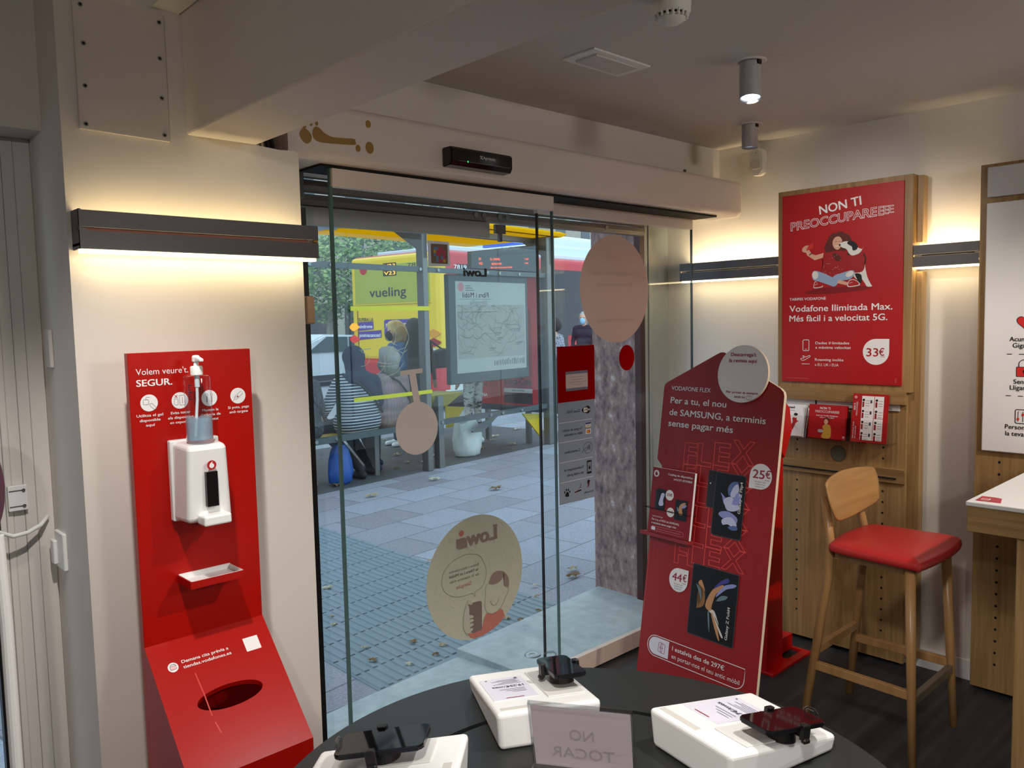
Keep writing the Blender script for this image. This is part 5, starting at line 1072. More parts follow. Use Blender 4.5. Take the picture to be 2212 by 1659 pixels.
# small framed sticker of coloured squares, and ghost lettering, on the sliding door
t = sticker('glass_sticker', [(1.738, 1.797), (1.834, 1.800), (1.832, 1.886), (1.736, 1.886)], YG, mat_film('sticker_frame', (248, 248, 248), .65), 'small white-bordered sticker of coloured squares on the sliding glass door')
p = Print((0, YG-.0009, 0), (1, 0, 0), (0, 0, 1)); p.rect(1.749, 1.808, 1.823, 1.876, mat('square_brown', (110, 92, 76), .6)); cell = .0105
PB, PP, PY = mat_film('square_blue', (146, 186, 226), .5), mat_film('square_pink', (226, 112, 134), .5), mat_film('square_yellow', (236, 216, 94), .5)
for r, row in enumerate(('bbpp.', 'ypppp', 'bpp.p', '.b.bp', '.bppy')):
    for c, ch in enumerate(row):
        if ch != '.': p.rect(1.760+c*cell, 1.855-r*cell, 1.760+(c+1)*cell, 1.855-(r-1)*cell, {'b': PB, 'p': PP, 'y': PY}[ch], 2)
p.done('printing', t)
t = thing('glass_lettering', 'dark mirrored lettering reading Lowi Fibra i Mòbil on the sliding glass door', 'lettering', (1.95, YG, 1.60)); p = Print((0, YG-.0004, 0), (-1, 0, 0), (0, 0, 1)); p.N = Vector((0, -1, 0))
LD = mat('glass_ink', (40, 48, 46), .6); LF = mat('glass_ink_faint', (110, 118, 114), .6)
p.text('Lowi', -2.003, 1.7675, .108, .030, LD, bold=.05); p.text('Fibra i Mòbil', -2.012, 1.690, .125, .019, LF, bold=.0); p.text('Simple', -2.005, 1.664, .085, .016, LF, outline=.012)
p.line([(-2.03, 1.684), (-1.865, 1.684)], .0009, LF); p.line([(-2.06, 1.637), (-1.865, 1.637)], .0009, LF); p.done('lettering', t)

# ================================================================== STREET
SO = Vector((5.282, 6.974, 0)); SE = Vector((.991, .132, 0)).normalized(); SN = Vector((-.132, .991, 0)).normalized(); ST_ROT = math.atan2(.132, .991)
def S(s, off, z): return SO+SE*s+SN*off+Vector((0, 0, z))
def sbox(bm, s0, s1, o0, o1, z0, z1, bev=0, mi=0): hexa(bm, [S(s0, o0, z0), S(s1, o0, z0), S(s1, o1, z0), S(s0, o1, z0), S(s0, o0, z1), S(s1, o0, z1), S(s1, o1, z1), S(s0, o1, z1)], bev, 1, mi)
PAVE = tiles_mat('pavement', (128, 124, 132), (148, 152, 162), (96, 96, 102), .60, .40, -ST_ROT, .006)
bm = B(); hexa(bm, [(-8, 2.9, -.12), (40, 2.9, -.12), (40, 14.3, -.12), (-8, 8, -.12), (-8, 2.9, 0), (40, 2.9, 0), (40, 14.3, 0), (-8, 8, 0)]); struct('pavement', bm, PAVE)
bm = B(); hexa(bm, [(-30, 2.6, -.2), (80, 2.6, -.2), (80, 60, -.2), (-30, 60, -.2), (-30, 2.6, -.13), (80, 2.6, -.13), (80, 60, -.13), (-30, 60, -.13)]); struct('road', bm, mat('asphalt', (140, 146, 150), .85, noise=.12, nscale=30))
bm = B(); sbox(bm, -6, 3.2, .0, 2.3, 0, .004); struct('shelter_shade_pavement', bm, tiles_mat('shelter_shade_paving', (74, 74, 76), (84, 84, 86), (58, 58, 60), .60, .40, -ST_ROT, .006))  # different slab, its dark tone partly standing in for the roof's shade
TACT = mat('tactile_stone', (116, 130, 138), .6, noise=.08, nscale=30)
bm = B(); box(bm, 1.896, 3.215, 2.90, 6.2, 0, .004)
for r in range(17):
    y0 = 2.91+r*.195
    for k in range(26):
        x = 1.905+k*.0505; sh_ = (x-1.9)*.13
        if y0+sh_+.185 < 6.3: hexa(bm, [(x, y0+sh_, .004), (x+.03, y0+sh_, .004), (x+.03, y0+sh_+.185, .004), (x, y0+sh_+.185, .004), (x+.004, y0+sh_+.002, .010), (x+.026, y0+sh_+.002, .010), (x+.026, y0+sh_+.183, .010), (x+.004, y0+sh_+.183, .010)])
struct('tactile_paving', bm, TACT)
# ---- bus shelter
POST = mat('shelter_steel', (116, 116, 112), .4, .5)
YEL = mat('shelter_yellow', (206, 178, 32), .45); YELT = mat('shelter_yellow_dull', (168, 152, 44), .5)
SG = mat_glass('shelter_glass', (.93, .955, .955), .6)
t = thing('bus_shelter', 'yellow and grey bus shelter with glass back wall across the pavement', 'bus shelter', tuple(S(.5, 0, 0)))
for s0, s1, z1 in ((-.04, .04, 2.64), (2.17, 2.34, 2.66), (-3.6, -3.5, 2.64)):
    bm = B(); sbox(bm, s0, s1, -.05, .05, 0, z1, .006); prism(bm, [(-.05, z1-.35), (.05, z1-.25), (.45, z1), (.45, z1+.03), (-.05, z1+.03)], S((s0+s1)/2+.03, 0, 0), SN, (0, 0, 1), .06); obj('post', bm, POST, t)
bm = B(); sbox(bm, .155, .235, -.03, .05, 0, .80); obj('post', bm, POST, t)
for z0, z1 in ((2.145, 2.20), (.475, .535)):
    bm = B(); sbox(bm, -3.5, 2.2, -.025, .025, z0, z1); obj('rail', bm, mat('shelter_rail', (86, 92, 92), .4, .4), t)
bm = B()
for s_ in (-1.49, -1.24, -.06, .21, 1.03, 1.25, 1.62, 2.3):
    for z in (2.172, .505): cyl(bm, S(s_, -.025, z), S(s_, -.042, z), .024, .018, 14)
obj('bolts', bm, STEEL, t)
for s0, s1 in ((-3.4, -1.06), (-1.04, 0), (.05, 1.20), (1.22, 2.16)):
    bm = B(); sbox(bm, s0, s1, -.052, -.044, .37, 2.48); obj('glass_panel', bm, SG, t)
for z0, z1 in ((.845, .885), (1.735, 1.78)):
    bm = B(); sbox(bm, -1.04, .04, -.058, -.053, z0, z1); obj('yellow_band', bm, mat('band_olive', (196, 190, 36), .5), t)
# roof: yellow underside, pale section further left
bm = B(); sbox(bm, -.30, 2.44, -.10, 1.55, 2.665, 2.70); hexa(bm, [S(-.30, -.12, 2.665), S(2.42, -.12, 2.665), S(2.42, -.05, 2.665), S(-.30, -.05, 2.665), S(-.30, -.16, 2.70), S(2.48, -.16, 2.70), S(2.48, -.05, 2.74), S(-.30, -.05, 2.74)]); obj('roof', bm, mat_film('shelter_roof_yellow', (246, 206, 30), .6), t)
bm = B(); sbox(bm, -4.0, -.30, -.10, 1.55, 2.675, 2.70)
for k in range(5): sbox(bm, -4.0, -.30, .0+k*.34, .04+k*.34, 2.655, 2.675)
obj('roof_panel', bm, mat('roof_translucent', (200, 214, 224), .4, noise=.1, nscale=4), t)
bm = B(); sbox(bm, -3.9, 2.36, .20, .28, 2.60, 2.664); obj('roof_beam', bm, POST, t)
# route map case
bm = B(); sbox(bm, .43, 1.86, .03, .10, .90, 2.14, .006); mc = obj('map_case', bm, mat('case_dark', (66, 74, 74), .45, .3), t)
p = Print(S(0, .029, 0), SE, (0, 0, 1)); MP = mat('map_paper', (164, 166, 158), .7); p.rect(.54, 1.02, 1.81, 2.065, MP)
MI = mat('map_ink', (104, 104, 94), .7); MR = mat('map_red', (186, 120, 116), .7)
p.poly(ell(.63, 2.0, .05), MR, 2); p.rect(.71, 1.985, .83, 1.995, MI, 2); p.rect(.71, 2.01, .80, 2.02, MI, 2); p.rect(.71, 1.96, .86, 1.97, MI, 2); p.rect(.56, 1.18, 1.79, 1.80, mat('map_tint', (150, 150, 138), .7), 2)
for k in range(90):
    u, v, d = random.uniform(.6, 1.7), random.uniform(1.22, 1.78), random.uniform(0, PI); q = [(u, v)]
    for j in range(4): d += random.uniform(-.7, .7); u += .06*math.cos(d); v += .05*math.sin(d); q.append((min(1.78, max(.57, u)), min(1.79, max(1.19, v))))
    p.line(q, random.choice((.004, .006, .009)), random.choice((MI, MI, mat('map_ink2', (128, 120, 106), .7))), 3)
for k in range(16): p.rect(1.19+k*.037, 1.08, 1.205+k*.037+random.uniform(0, .012), random.uniform(1.13, 1.16), mat('map_dark', (110, 112, 108), .7), 3)
for u, v in ((1.21, 1.46), (1.25, 1.40), (1.58, 1.5), (1.6, 1.33), (1.1, 1.28)): p.rect(u, v, u+.12, v+.012, mat('map_dark', (110, 112, 108), .7), 4); p.rect(u, v-.02, u+.09, v-.012, mat('map_dark', (110, 112, 108), .7), 4)
p.done('route_map', mc)
# electronic arrivals display
bm = B(); hexa(bm, [S(.81, .02, 2.215), S(2.06, .02, 2.215), S(2.16, .16, 2.215), S(.9, .16, 2.215), S(.81, .02, 2.40), S(2.06, .02, 2.55), S(2.16, .16, 2.57), S(.9, .16, 2.42)], .004); ds = obj('arrivals_display', bm, mat('display_case', (58, 64, 66), .4), t)
p = Print(S(0, .0185, 0), SE, (0, 0, 1)); AMB = mat('display_amber', (255, 96, 52), emit=2.2); p.text('Clear Channel', 1.35, 2.452, .36, .036, mat('display_logo', (140, 148, 148), .5), rot=rad(5))
def dots(u, v, s, h, rot=rad(3)): p.text(s, u, v, None, h, AMB, rot=rot)
dots(.94, 2.315, '24', .030); dots(1.15, 2.322, 'EL CARMEL', .026); dots(1.80, 2.355, '1 min', .028); dots(.94, 2.262, 'V23', .030); dots(1.17, 2.268, 'NOVA MAR', .026); dots(1.80, 2.305, '1 min', .026); dots(1.15, 2.228, 'Data i hora de les properes sortides', .020)
p.done('display_text', ds)
# bench
bm = B(); sbox(bm, -3.3, -.02, .14, .50, .455, .485, .006); 
bench = thing('bench', 'yellow bench inside the bus shelter under the seated people', 'bench', tuple(S(-1.6, .3, 0))); obj('seat_slab', bm, mat('bench_yellow', (186, 150, 50), .5), bench)
for s_ in (-2.7, -.5):
    bm = B(); sbox(bm, s_-.03, s_+.03, .25, .40, 0, .455); obj('leg', bm, POST, bench)
t2 = thing('leaning_rest', 'yellow leaning rest on a short steel post in the bus shelter', 'leaning rest', tuple(S(.4, .2, 0)))
bm = B(); hexa(bm, [S(.05, .08, .66), S(.40, .08, .66), S(.36, .40, .66), S(.05, .40, .66), S(.05, .0, .81), S(.60, .0, .81), S(.60, .42, .81), S(.05, .42, .81)], .004); obj('rest', bm, YELT, t2)
for k, tri in enumerate((((1.75, .44), (2.15, .40), (2.14, .08)), ((.83, .60), (1.16, .56), (.94, .34), (.83, .34)))):
    bm = B(); prism(bm, list(tri), S(0, .06 if k == 0 else .5, 0), SE, (0, 0, 1), .02); obj('yellow_bracket', bm, YEL, t)
bm = B(); prism(bm, [(.95, .40), (1.32, .47), (1.02, .30), (.83, .31), (.83, .33)], S(0, .08, 0), SE, (0, 0, 1), .02); obj('grey_bracket', bm, POST, t)
# end wall light box with the cola poster
t = thing('advert_lightbox', 'red cola poster light box standing across the right end of the bus shelter', 'advert', tuple(S(2.1, .55, 0)))
CO = S(2.08, 1.25, 0)
bm = B(); p_ = lambda u, z, d: S(2.08+d, 1.25-u, z)
hexa(bm, [p_(0, .42, 0), p_(1.22, .42, 0), p_(1.22, .42, .12), p_(0, .42, .12), p_(0, 2.2, 0), p_(1.22, 2.2, 0), p_(1.22, 2.2, .12), p_(0, 2.2, .12)]); obj('case', bm, mat('lightbox_case', (70, 76, 84), .4, .3), t)
for u in (.25, .95):
    bm = B(); hexa(bm, [p_(u, 0, .03), p_(u+.06, 0, .03), p_(u+.06, 0, .09), p_(u, 0, .09), p_(u, .42, .03), p_(u+.06, .42, .03), p_(u+.06, .42, .09), p_(u, .42, .09)]); obj('leg', bm, POST, t)
p = Print(S(2.079, 1.25, 0), -SN, (0, 0, 1)); CR_ = mat('cola_red', (196, 22, 30), .4); CD = mat('cola_dark', (48, 22, 22), .4)
p.rect(.04, .50, 1.19, 2.15, CR_); p.poly(rrect(.62, .52, 1.10, 1.75, .05), mat('cola_can', (150, 24, 28), .3), 2); p.rect(.62, .665, 1.10, .72, mat('cola_grey', (190, 188, 184), .4), 3); p.rect(.62, .52, 1.10, .66, CD, 3)
p.text('Coca-Cola', .64, .775, .44, .085, BLACKPR, k=4, bold=.02); p.text('ZERO AZÚCAR', .86, .737, .26, .022, BLACKPR, 'C', k=4, bold=.02); p.text('ZERO CAFEÍNA', .86, .682, .22, .022, BLACKPR, 'C', k=4, bold=.02)
for s_, v, mm in (('ZERO', .805, BLACKPR), ('AZÚCAR', .735, BLACKPR), ('ZERO', .665, WHITEPR), ('CAFEÍNA', .595, WHITEPR)): p.text(s_, .08, v, None, .045, mm, bold=.02)
p.rect(.34, .80, .46, .835, REDDK, 3); p.done('poster', t)

# ---- buses
BX = Vector((9.64, 12.2, 0)); BE, BN = SE, SN
def Bp(s, n, z): return BX+BE*s+BN*n+Vector((0, 0, z))
def bbox(bm, s0, s1, n0, n1, z0, z1, bev=0, mi=0, seg=2): hexa(bm, [Bp(s0, n0, z0), Bp(s1, n0, z0), Bp(s1, n1, z0), Bp(s0, n1, z0), Bp(s0, n0, z1), Bp(s1, n0, z1), Bp(s1, n1, z1), Bp(s0, n1, z1)], bev, seg, mi)
BUSY = mat('bus_yellow', (236, 198, 40), .35); BUSR = mat('bus_red', (196, 44, 52), .35); BUSW = mat('bus_window', (22, 26, 28), .12); BUSC = mat('bus_cream', (206, 214, 206), .4)
t = thing('city_bus', 'red city bus with a yellow advertising rear, stopped beyond the shelter', 'bus', tuple(Bp(6, 1.25, 0)))
bm = B(); bbox(bm, 0, 12, 0, 2.55, .28, 3.0, .10, 0, 3); obj('body', bm, BUSR, t)
bm = B(); bbox(bm, -.03, .22, -.015, 2.565, .86, 2.98, .09, 0, 3); obj('rear_panel', bm, BUSY, t)
bm = B(); bbox(bm, -.10, .25, -.02, 2.57, .27, .86, .05); obj('rear_bumper', bm, BUSR, t)
bm = B(); bbox(bm, -.036, -.02, .22, 2.42, 2.02, 2.80, .01); obj('rear_window', bm, mat('bus_rear_window', (172, 174, 74), .15), t)
bm = B(); bbox(bm, .5, 11.9, -.012, .0, 1.25, 2.74); bbox(bm, 2.8, 4.2, -.013, .0, .40, 2.6); obj('side_window', bm, BUSW, t)
bm = B(); bbox(bm, .08, 2.6, -.014, .0, .27, 1.13); obj('side_skirt', bm, BUSC, t)
bm = B(); bbox(bm, .5, 11.5, .2, 2.3, 3.0, 3.12, .03); bbox(bm, 3.6, 6.0, .4, 2.2, 3.06, 3.36, .06); obj('roof_units', bm, mat('bus_roof_white', (206, 216, 220), .4), t)
bm = B()
for s_ in (2.1, 8.6): cyl(bm, Bp(s_, -.02, .36), Bp(s_, .3, .36), .48, seg=28)
bm2 = bm; obj('wheel', bm2, mat('tyre', (22, 22, 22), .8), t)
p = Print(Bp(-.0385, 0, 0), -BN, (0, 0, 1)); INKB = mat('bus_ink', (48, 50, 54), .5); VIO = mat('bus_violet', (92, 60, 150), .5)
p.text('vueling', -1.96, 2.155, 1.08, .27*.72, INKB, bold=.012); p.rect(-1.53, 2.56, -1.14, 2.82, mat('bus_display', (50, 44, 28), .4)); LEDB = mat('bus_led', (255, 178, 50), emit=2)
p.text('V23', -1.50, 2.73, .33, .07, LEDB); p.text('V23', -1.50, 2.585, .33, .07, LEDB); p.text('7819', -.83, 2.70, .50, .085, INKB); p.poly(ell(-2.13, 2.735, .115), BUSR)
p.text('SUPERA LA', -2.33, 1.665, .45, .075, INKB, bold=.01)
p.poly([(-2.34, 1.47), (-1.88, 1.50), (-1.88, 1.66), (-2.34, 1.65)], VIO); p.text('síndrome', -2.31, 1.525, .40, .075, WHITEPR, bold=.02); p.poly([(-2.34, 1.28), (-1.64, 1.33), (-1.64, 1.48), (-2.34, 1.45)], VIO); p.text('postvacances!', -2.32, 1.345, .65, .075, WHITEPR, bold=.02)
p.poly(rrect(-1.55, 1.36, -.42, 1.69, .05), VIO); p.text('NOU INSTAGRAM', -1.50, 1.53, 1.03, .085, mat('bus_pale_yellow', (236, 226, 130), .5), bold=.02); p.text('***', -.62, 1.41, .15, .06, WHITEPR)
p.line([(-2.36, 1.98), (-2.36, .9)], .02, mat('bus_seam', (120, 70, 30), .6)); p.rect(-2.50, 1.98, -.2, 2.0, mat('bus_seam_y', (176, 150, 30), .6)); p.done('rear_print', t)
for n_, z, col, nm in ((.13, 1.40, (222, 150, 50), 'amber lamp'), (.13, 1.225, (150, 40, 44), 'red lamp'), (.13, 1.035, (196, 206, 208), 'white lamp'), (2.47, 1.55, (250, 170, 40), 'amber lamp'), (2.47, 1.30, (190, 50, 50), 'red lamp')):
    bm = B(); prism(bm, hull_smooth([(-n_-.15, z), (-n_-.05, z+.08), (-n_+.05, z+.06), (-n_+.16, z), (-n_+.05, z-.06), (-n_-.05, z-.08)]), Bp(-.05, 0, 0), -BN, (0, 0, 1), .03); l = obj('tail_lamp', bm, mat('lamp_'+nm.replace(' ', '_')+str(int(n_)), col, .15, emit=.6 if n_ > 1 else .05), t); l['label'] = nm
p = Print(Bp(0, -.016, 0), BE, (0, 0, 1)); p.text('7819', .40, 2.64, .36, .085, WHITEPR, bold=.01); p.rect(.22, .40, 2.4, .98, mat('bus_hatch', (40, 46, 48), .3)); p.poly(ell(.15, .55, .04, .07), mat('side_marker', (214, 150, 50), .3)); p.text('T.I.R.', 2.6, 1.5, .5, .1, WHITEPR); p.done('side_print', t)
t = thing('coach', 'tall white and blue coach passing behind the red bus', 'bus', tuple(Bp(9, 4.6, 0)))
bm = B(); bbox(bm, 5.0, 17, 3.4, 5.9, .35, 4.13, .12, 0, 3); obj('body', bm, mat('coach_white', (214, 226, 234), .35), t)
bm = B(); bbox(bm, 5.2, 16.9, 3.385, 3.4, 3.0, 3.78); obj('side_band', bm, mat('coach_blue', (40, 84, 196), .35), t)
bm = B(); bbox(bm, 5.2, 16.9, 3.38, 3.4, 1.3, 2.4); obj('side_window', bm, BUSW, t)
bm = B()
for s_ in (7.4, 14.5): cyl(bm, Bp(s_, 3.38, .38), Bp(s_, 3.7, .38), .5, seg=24)
obj('wheel', bm, mat('tyre', (22, 22, 22), .8), t)
# ---- white car beyond
t = thing('car', 'white car passing at the left behind the seated people', 'car', (12.4, 22.9, -.13), ST_ROT)
CW = mat('car_white', (224, 232, 234), .25); CG = mat('car_glass', (70, 92, 92), .1)
def cprof(pts, y0, y1, mm, nm, bev=0):
    bm = B(); prism(bm, pts, (0, y0, 0), (1, 0, 0), (0, 0, 1), y0-y1, bev=bev); obj(nm, bm, mm, t, local=True, smooth=False)
cprof([(-2.1, .28), (2.15, .28), (2.22, .55), (2.15, .78), (1.25, .95), (.55, 1.42), (-.9, 1.48), (-1.75, 1.05), (-2.1, .95)], -.85, .85, CW, 'body', .05)
cprof([(1.12, .97), (.50, 1.37), (-.05, 1.39), (-.05, .97)], -.861, .861, CG, 'side_window'); cprof([(-.12, .97), (-.12, 1.39), (-.85, 1.41), (-1.45, 1.02), (-1.45, .97)], -.861, .861, CG, 'side_window')
cprof([(-2.12, .16), (2.18, .16), (2.18, .34), (-2.12, .34)], -.84, .84, mat('car_sill', (30, 32, 34), .6), 'sill')
for x in (-1.35, 1.38):
    for y in (-.80, .66): 
        bm = B(); cyl(bm, (x, y-.07, .31), (x, y+.14, .31), .31, seg=24); obj('wheel', bm, mat('tyre', (22, 22, 22), .8), t, local=True)
for y in (-.862, .858):
    bm = B(); box(bm, -.30, -.12, y-.012, y+.012, .86, .885); box(bm, -.09, -.082, y-.004, y+.004, .4, .95); obj('door_handle', bm, mat('car_line', (160, 168, 170), .4), t, local=True)

# ---- far buildings, street furniture, trees
FB = tiles_mat('facade_far', (176, 152, 132), (186, 164, 144), (150, 130, 112), 3.2, 3.0, 0, .02, 0)
def far_building(name, label, s0, s1, o, h, colr, floors, z0=-.13):
    t = thing(name, label, 'building', tuple(S((s0+s1)/2, o, z0)))
    bm = B(); sbox(bm, s0, s1, o, o+8, z0, h); obj('wall', bm, mat('facade_'+str(len(MATS)), colr, .8, noise=.08, nscale=.6), t)
    n = int((s1-s0)/3.0)
    for f in range(1, floors):
        for k in range(n):
            s_ = s0+1.0+k*(s1-s0-1)/n; bm = B(); sbox(bm, s_, s_+1.1, o-.03, o+.02, f*3.2+.8, f*3.2+2.7); w = obj('window', bm, mat('far_window', (74, 84, 88), .2), t)
            bm = B(); sbox(bm, s_-.15, s_+1.25, o-.5, o-.02, f*3.2+.55, f*3.2+.7); obj('balcony', bm, mat('far_balcony', (150, 150, 146), .6), t)
    for k in range(n):
        s_ = s0+.6+k*(s1-s0-.6)/n; bm = B(); sbox(bm, s_, s_+2.0, o-.04, o+.02, 0, 2.7); obj('shop_front', bm, mat('far_shop', (52, 48, 46), .4), t)
far_building('apartment_building', 'beige apartment block across the street behind the trees', -10, 14, 26, 16, (186, 150, 124), 5)
far_building('apartment_building', 'grey stone apartment block across the street, to the right', 14.2, 46, 27, 20, (170, 160, 146), 6)
far_building('apartment_building', 'brown brick apartment block at the far left of the street', -34, -10.2, 26, 18, (150, 110, 92), 5)
bm = B(); hexa(bm, [S(-4, 25.2, 3.1), S(2.2, 25.2, 3.3), S(2.2, 25.35, 3.3), S(-4, 25.35, 3.1), S(-4, 25.2, 4.9), S(2.2, 25.2, 5.1), S(2.2, 25.35, 5.1), S(-4, 25.35, 4.9)])
def at_far(x_, off): return S(x_, off, 0)
t = thing('shop_sign', 'pale pink shop sign with dark letters across the street at the left', 'sign', tuple(S(-1, 25.3, 3.1))); obj('panel', bm, mat('sign_pink', (216, 200, 208), .5), t)
p = Print(S(-4, 25.19, 0), SE, (0, 0, 1)); p.text('NAILS STYLE', .4, 3.7, 5.2, .75, INKB); p.done('lettering', t)
POLE = mat('pole_blue_grey', (150, 172, 186), .5)
def pole(name, label, cat, foot, h, r):
    t = thing(name, label, cat, tuple(foot)); bm = B(); cyl(bm, foot, foot+Vector((0, 0, h)), r, seg=18); sphere(bm, foot+Vector((0, 0, h)), r*1.2); obj('pole', bm, POLE, t); return t
f_ = Vector((8.35, 15.0, -.13))
t = pole('traffic_light', 'pale blue-grey signal pole with dark signal heads by the road at the left', 'traffic light', f_, 3.35, .085)
bm = B(); 
for dx in (-.55,):
    q = f_+Vector((dx, .1, 0)); hexa(bm, [q+Vector(v) for v in ((-.16, -.1, 1.25), (.16, -.1, 1.25), (.16, .14, 1.25), (-.16, .14, 1.25), (-.16, -.1, 2.65), (.16, -.1, 2.65), (.16, .14, 2.65), (-.16, .14, 2.65))], .02)
obj('signal_head', bm, mat('signal_dark', (52, 62, 66), .5), t)
bm = B(); hexa(bm, [f_+Vector(v) for v in ((-.7, -.05, 2.58), (.05, -.05, 2.58), (.05, .05, 2.58), (-.7, .05, 2.58), (-.7, -.05, 2.66), (.05, -.05, 2.66), (.05, .05, 2.66), (-.7, .05, 2.66))]); hexa(bm, [f_+Vector(v) for v in ((-.50, -.06, .2), (-.28, -.06, .2), (-.28, .06, .2), (-.50, .06, .2), (-.50, -.06, 2.6), (-.28, -.06, 2.6), (-.28, .06, 2.6), (-.50, .06, 2.6))]); obj('support', bm, POLE, t)
LEAF = [mat('tree_leaf_dark', (70, 96, 62), .7), mat('tree_leaf', (104, 136, 84), .7), mat('tree_leaf_light', (150, 176, 110), .7)]
BARK = mat('plane_bark', (150, 146, 132), .8, noise=.25, nscale=5)
def tree(label, foot, h, crown, seed, n):
    R = random.Random(seed); t = thing('plane_tree', label, 'tree', tuple(foot), group=None)
    bm = B(); foot = Vector(foot)
    tube(bm, [foot, foot+Vector((.05, .02, h*.35)), foot+Vector((.1, 0, h*.6)), foot+Vector((.3, .1, h))], .16, 12)
    for k in range(5):
        a = R.uniform(0, 2*PI); b = foot+Vector((.08, 0, h*R.uniform(.5, .9))); tube(bm, [b, b+Vector((math.cos(a)*.7, math.sin(a)*.7, .6)), b+Vector((math.cos(a)*1.6, math.sin(a)*1.6, .9))], .05, 8)
    obj('trunk', bm, BARK, t, smooth=True)
    bm = B(); ms = []
    for k in range(n):
        d = Vector((R.gauss(0, 1), R.gauss(0, 1), R.gauss(0, 1))).normalized()*R.uniform(.35, 1)**.6
        c = foot+Vector((.2+d.x*crown[0], d.y*crown[0], h*.92+crown[2]+d.z*crown[1])); s_ = R.uniform(.06, .13)
        u = Vector((R.gauss(0, 1), R.gauss(0, 1), R.gauss(0, .6))).normalized(); v = u.orthogonal().normalized()
        f = bm.faces.new([bm.verts.new(c+q) for q in (u*s_, v*s_*.6+u*s_*.2, -u*s_*.7, -v*s_*.6+u*s_*.2)]); f.material_index = R.randrange(3)
    obj('foliage', bm, LEAF, t)
def far(x, y, depth):        # a point at a given depth on the line of sight, used to plan the street
    d = cr*((x-1106)/1745)+cd*((y-829.5)/1745)+cf; return Vector((0, 0, 1.6))+d*depth
def ground(x, depth): q = far(x, 720, depth); return Vector((q.x, q.y, -.13))
tree('leafy plane tree with a mottled trunk directly behind the yellow bus', ground(785, 27), 3.6, (2.6, 1.7, .6), 3, 3200)
tree('leafy plane tree far left behind the signal pole', ground(712, 30), 3.4, (1.7, 1.7, .3), 5, 2200)
tree('leafy plane tree behind the shelter post', ground(905, 30), 4.2, (2.6, 1.6, .6), 9, 2200)

# ---- bags
t = thing('plastic_bag', 'white carrier bag standing on the pavement behind the shelter post', 'bag', (6.19, 7.36, 0))
bm = B(); R = random.Random(4); prev = None; cB = Vector((6.19, 7.38, 0)); rings = []
for i, (z, r) in enumerate(((0, .11), (.02, .15), (.10, .165), (.20, .17), (.29, .16), (.36, .15), (.43, .125))):
    rings.append([bm.verts.new(cB+Vector(((r*1.15*math.cos(a)+.012*math.sin(5*a+i))*1.0, r*.75*math.sin(a)+.012*math.cos(7*a+2*i), z+(.03*math.sin(3*a) if i > 4 else 0)))) for a in [2*PI*k/28 for k in range(28)]])
for A, C in zip(rings, rings[1:]):
    for k in range(28): bm.faces.new((A[k], A[(k+1) % 28], C[(k+1) % 28], C[k]))
bm.faces.new(rings[0][::-1])
obj('bag', bm, mat('bag_white', (214, 220, 214), .35, alpha=.92), t, smooth=True)
bm = B(); tube(bm, [cB+Vector((-.10, 0, .40)), cB+Vector((-.07, 0, .52)), cB+Vector((.0, 0, .50)), cB+Vector((.03, 0, .41))], .008, 8); tube(bm, [cB+Vector((.02, .04, .40)), cB+Vector((.07, .04, .53)), cB+Vector((.13, .03, .40))], .008, 8); obj('handle', bm, mat('bag_white', (214, 220, 214), .35), t)
t = thing('plastic_bag', 'blue carrier bag on the ground beside the person in stripes', 'bag', tuple(S(-1.05, .25, 0)))
bm = B(); rings = []; cB = S(-1.02, .22, .004)
for i, (z, r) in enumerate(((0, .08), (.03, .12), (.12, .125), (.24, .11), (.34, .085), (.40, .05))):
    rings.append([bm.verts.new(cB+Vector((r*1.05*math.cos(a)+.01*math.sin(5*a+i), r*.8*math.sin(a)+.01*math.cos(6*a+2*i), z))) for a in [2*PI*k/24 for k in range(24)]])
for A, C in zip(rings, rings[1:]):
    for k in range(24): bm.faces.new((A[k], A[(k+1) % 24], C[(k+1) % 24], C[k]))
bm.faces.new(rings[0][::-1]); obj('bag', bm, mat('bag_blue', (44, 92, 170), .4), t, smooth=True)

# ---- fallen leaves
LV = [mat('dry_leaf', (206, 190, 158), .8), mat('dry_leaf_brown', (160, 132, 96), .8), mat('dry_leaf_pale', (220, 212, 190), .8)]
spots = [(4.115, 6.301, .15), (5.078, 5.654, .16), (4.98, 6.477, .15), (5.631, 8.056, .15), (5.808, 7.999, .14), (5.895, 7.652, .12), (5.405, 7.53, .09), (4.15, 6.98, .16), (7.432, 8.278, .16), (7.103, 7.563, .16), (6.613, 7.595, .09), (8.14, 8.57, .14), (7.185, 8.046, .10), (6.206, 8.465, .10), (5.838, 8.832, .16), (6.281, 9.257, .10), (5.107, 7.315, .10), (5.542, 7.407, .09), (3.73, 3.431, .11), (3.629, 3.339, .12), (3.338, 3.384, .06), (3.211, 3.244, .05), (3.053, 3.073, .05), (2.445, 4.276, .08), (2.218, 3.837, .04), (2.315, 3.221, .06), (2.102, 3.339, .05), (2.389, 3.082, .06), (2.046, 3.181, .06), (2.159, 3.721, .05), (2.854, 3.119, .07), (2.296, 3.018, .05), (2.14, 3.023, .05), (3.216, 4.262, .06), (2.89, 3.045, .05)]
R = random.Random(11)
def where(x, y):
    if x*-.132+y*.991 > SO.x*-.132+SO.y*.991: return 'on the dark paving under the bus shelter'
    if y < 4.5 and x < 3.25: return 'on the ribbed paving outside the door'
    if y < 4: return 'on the pavement beside the granite pillar'
    return 'on the open pavement in front of the shelter'
ZL = {}
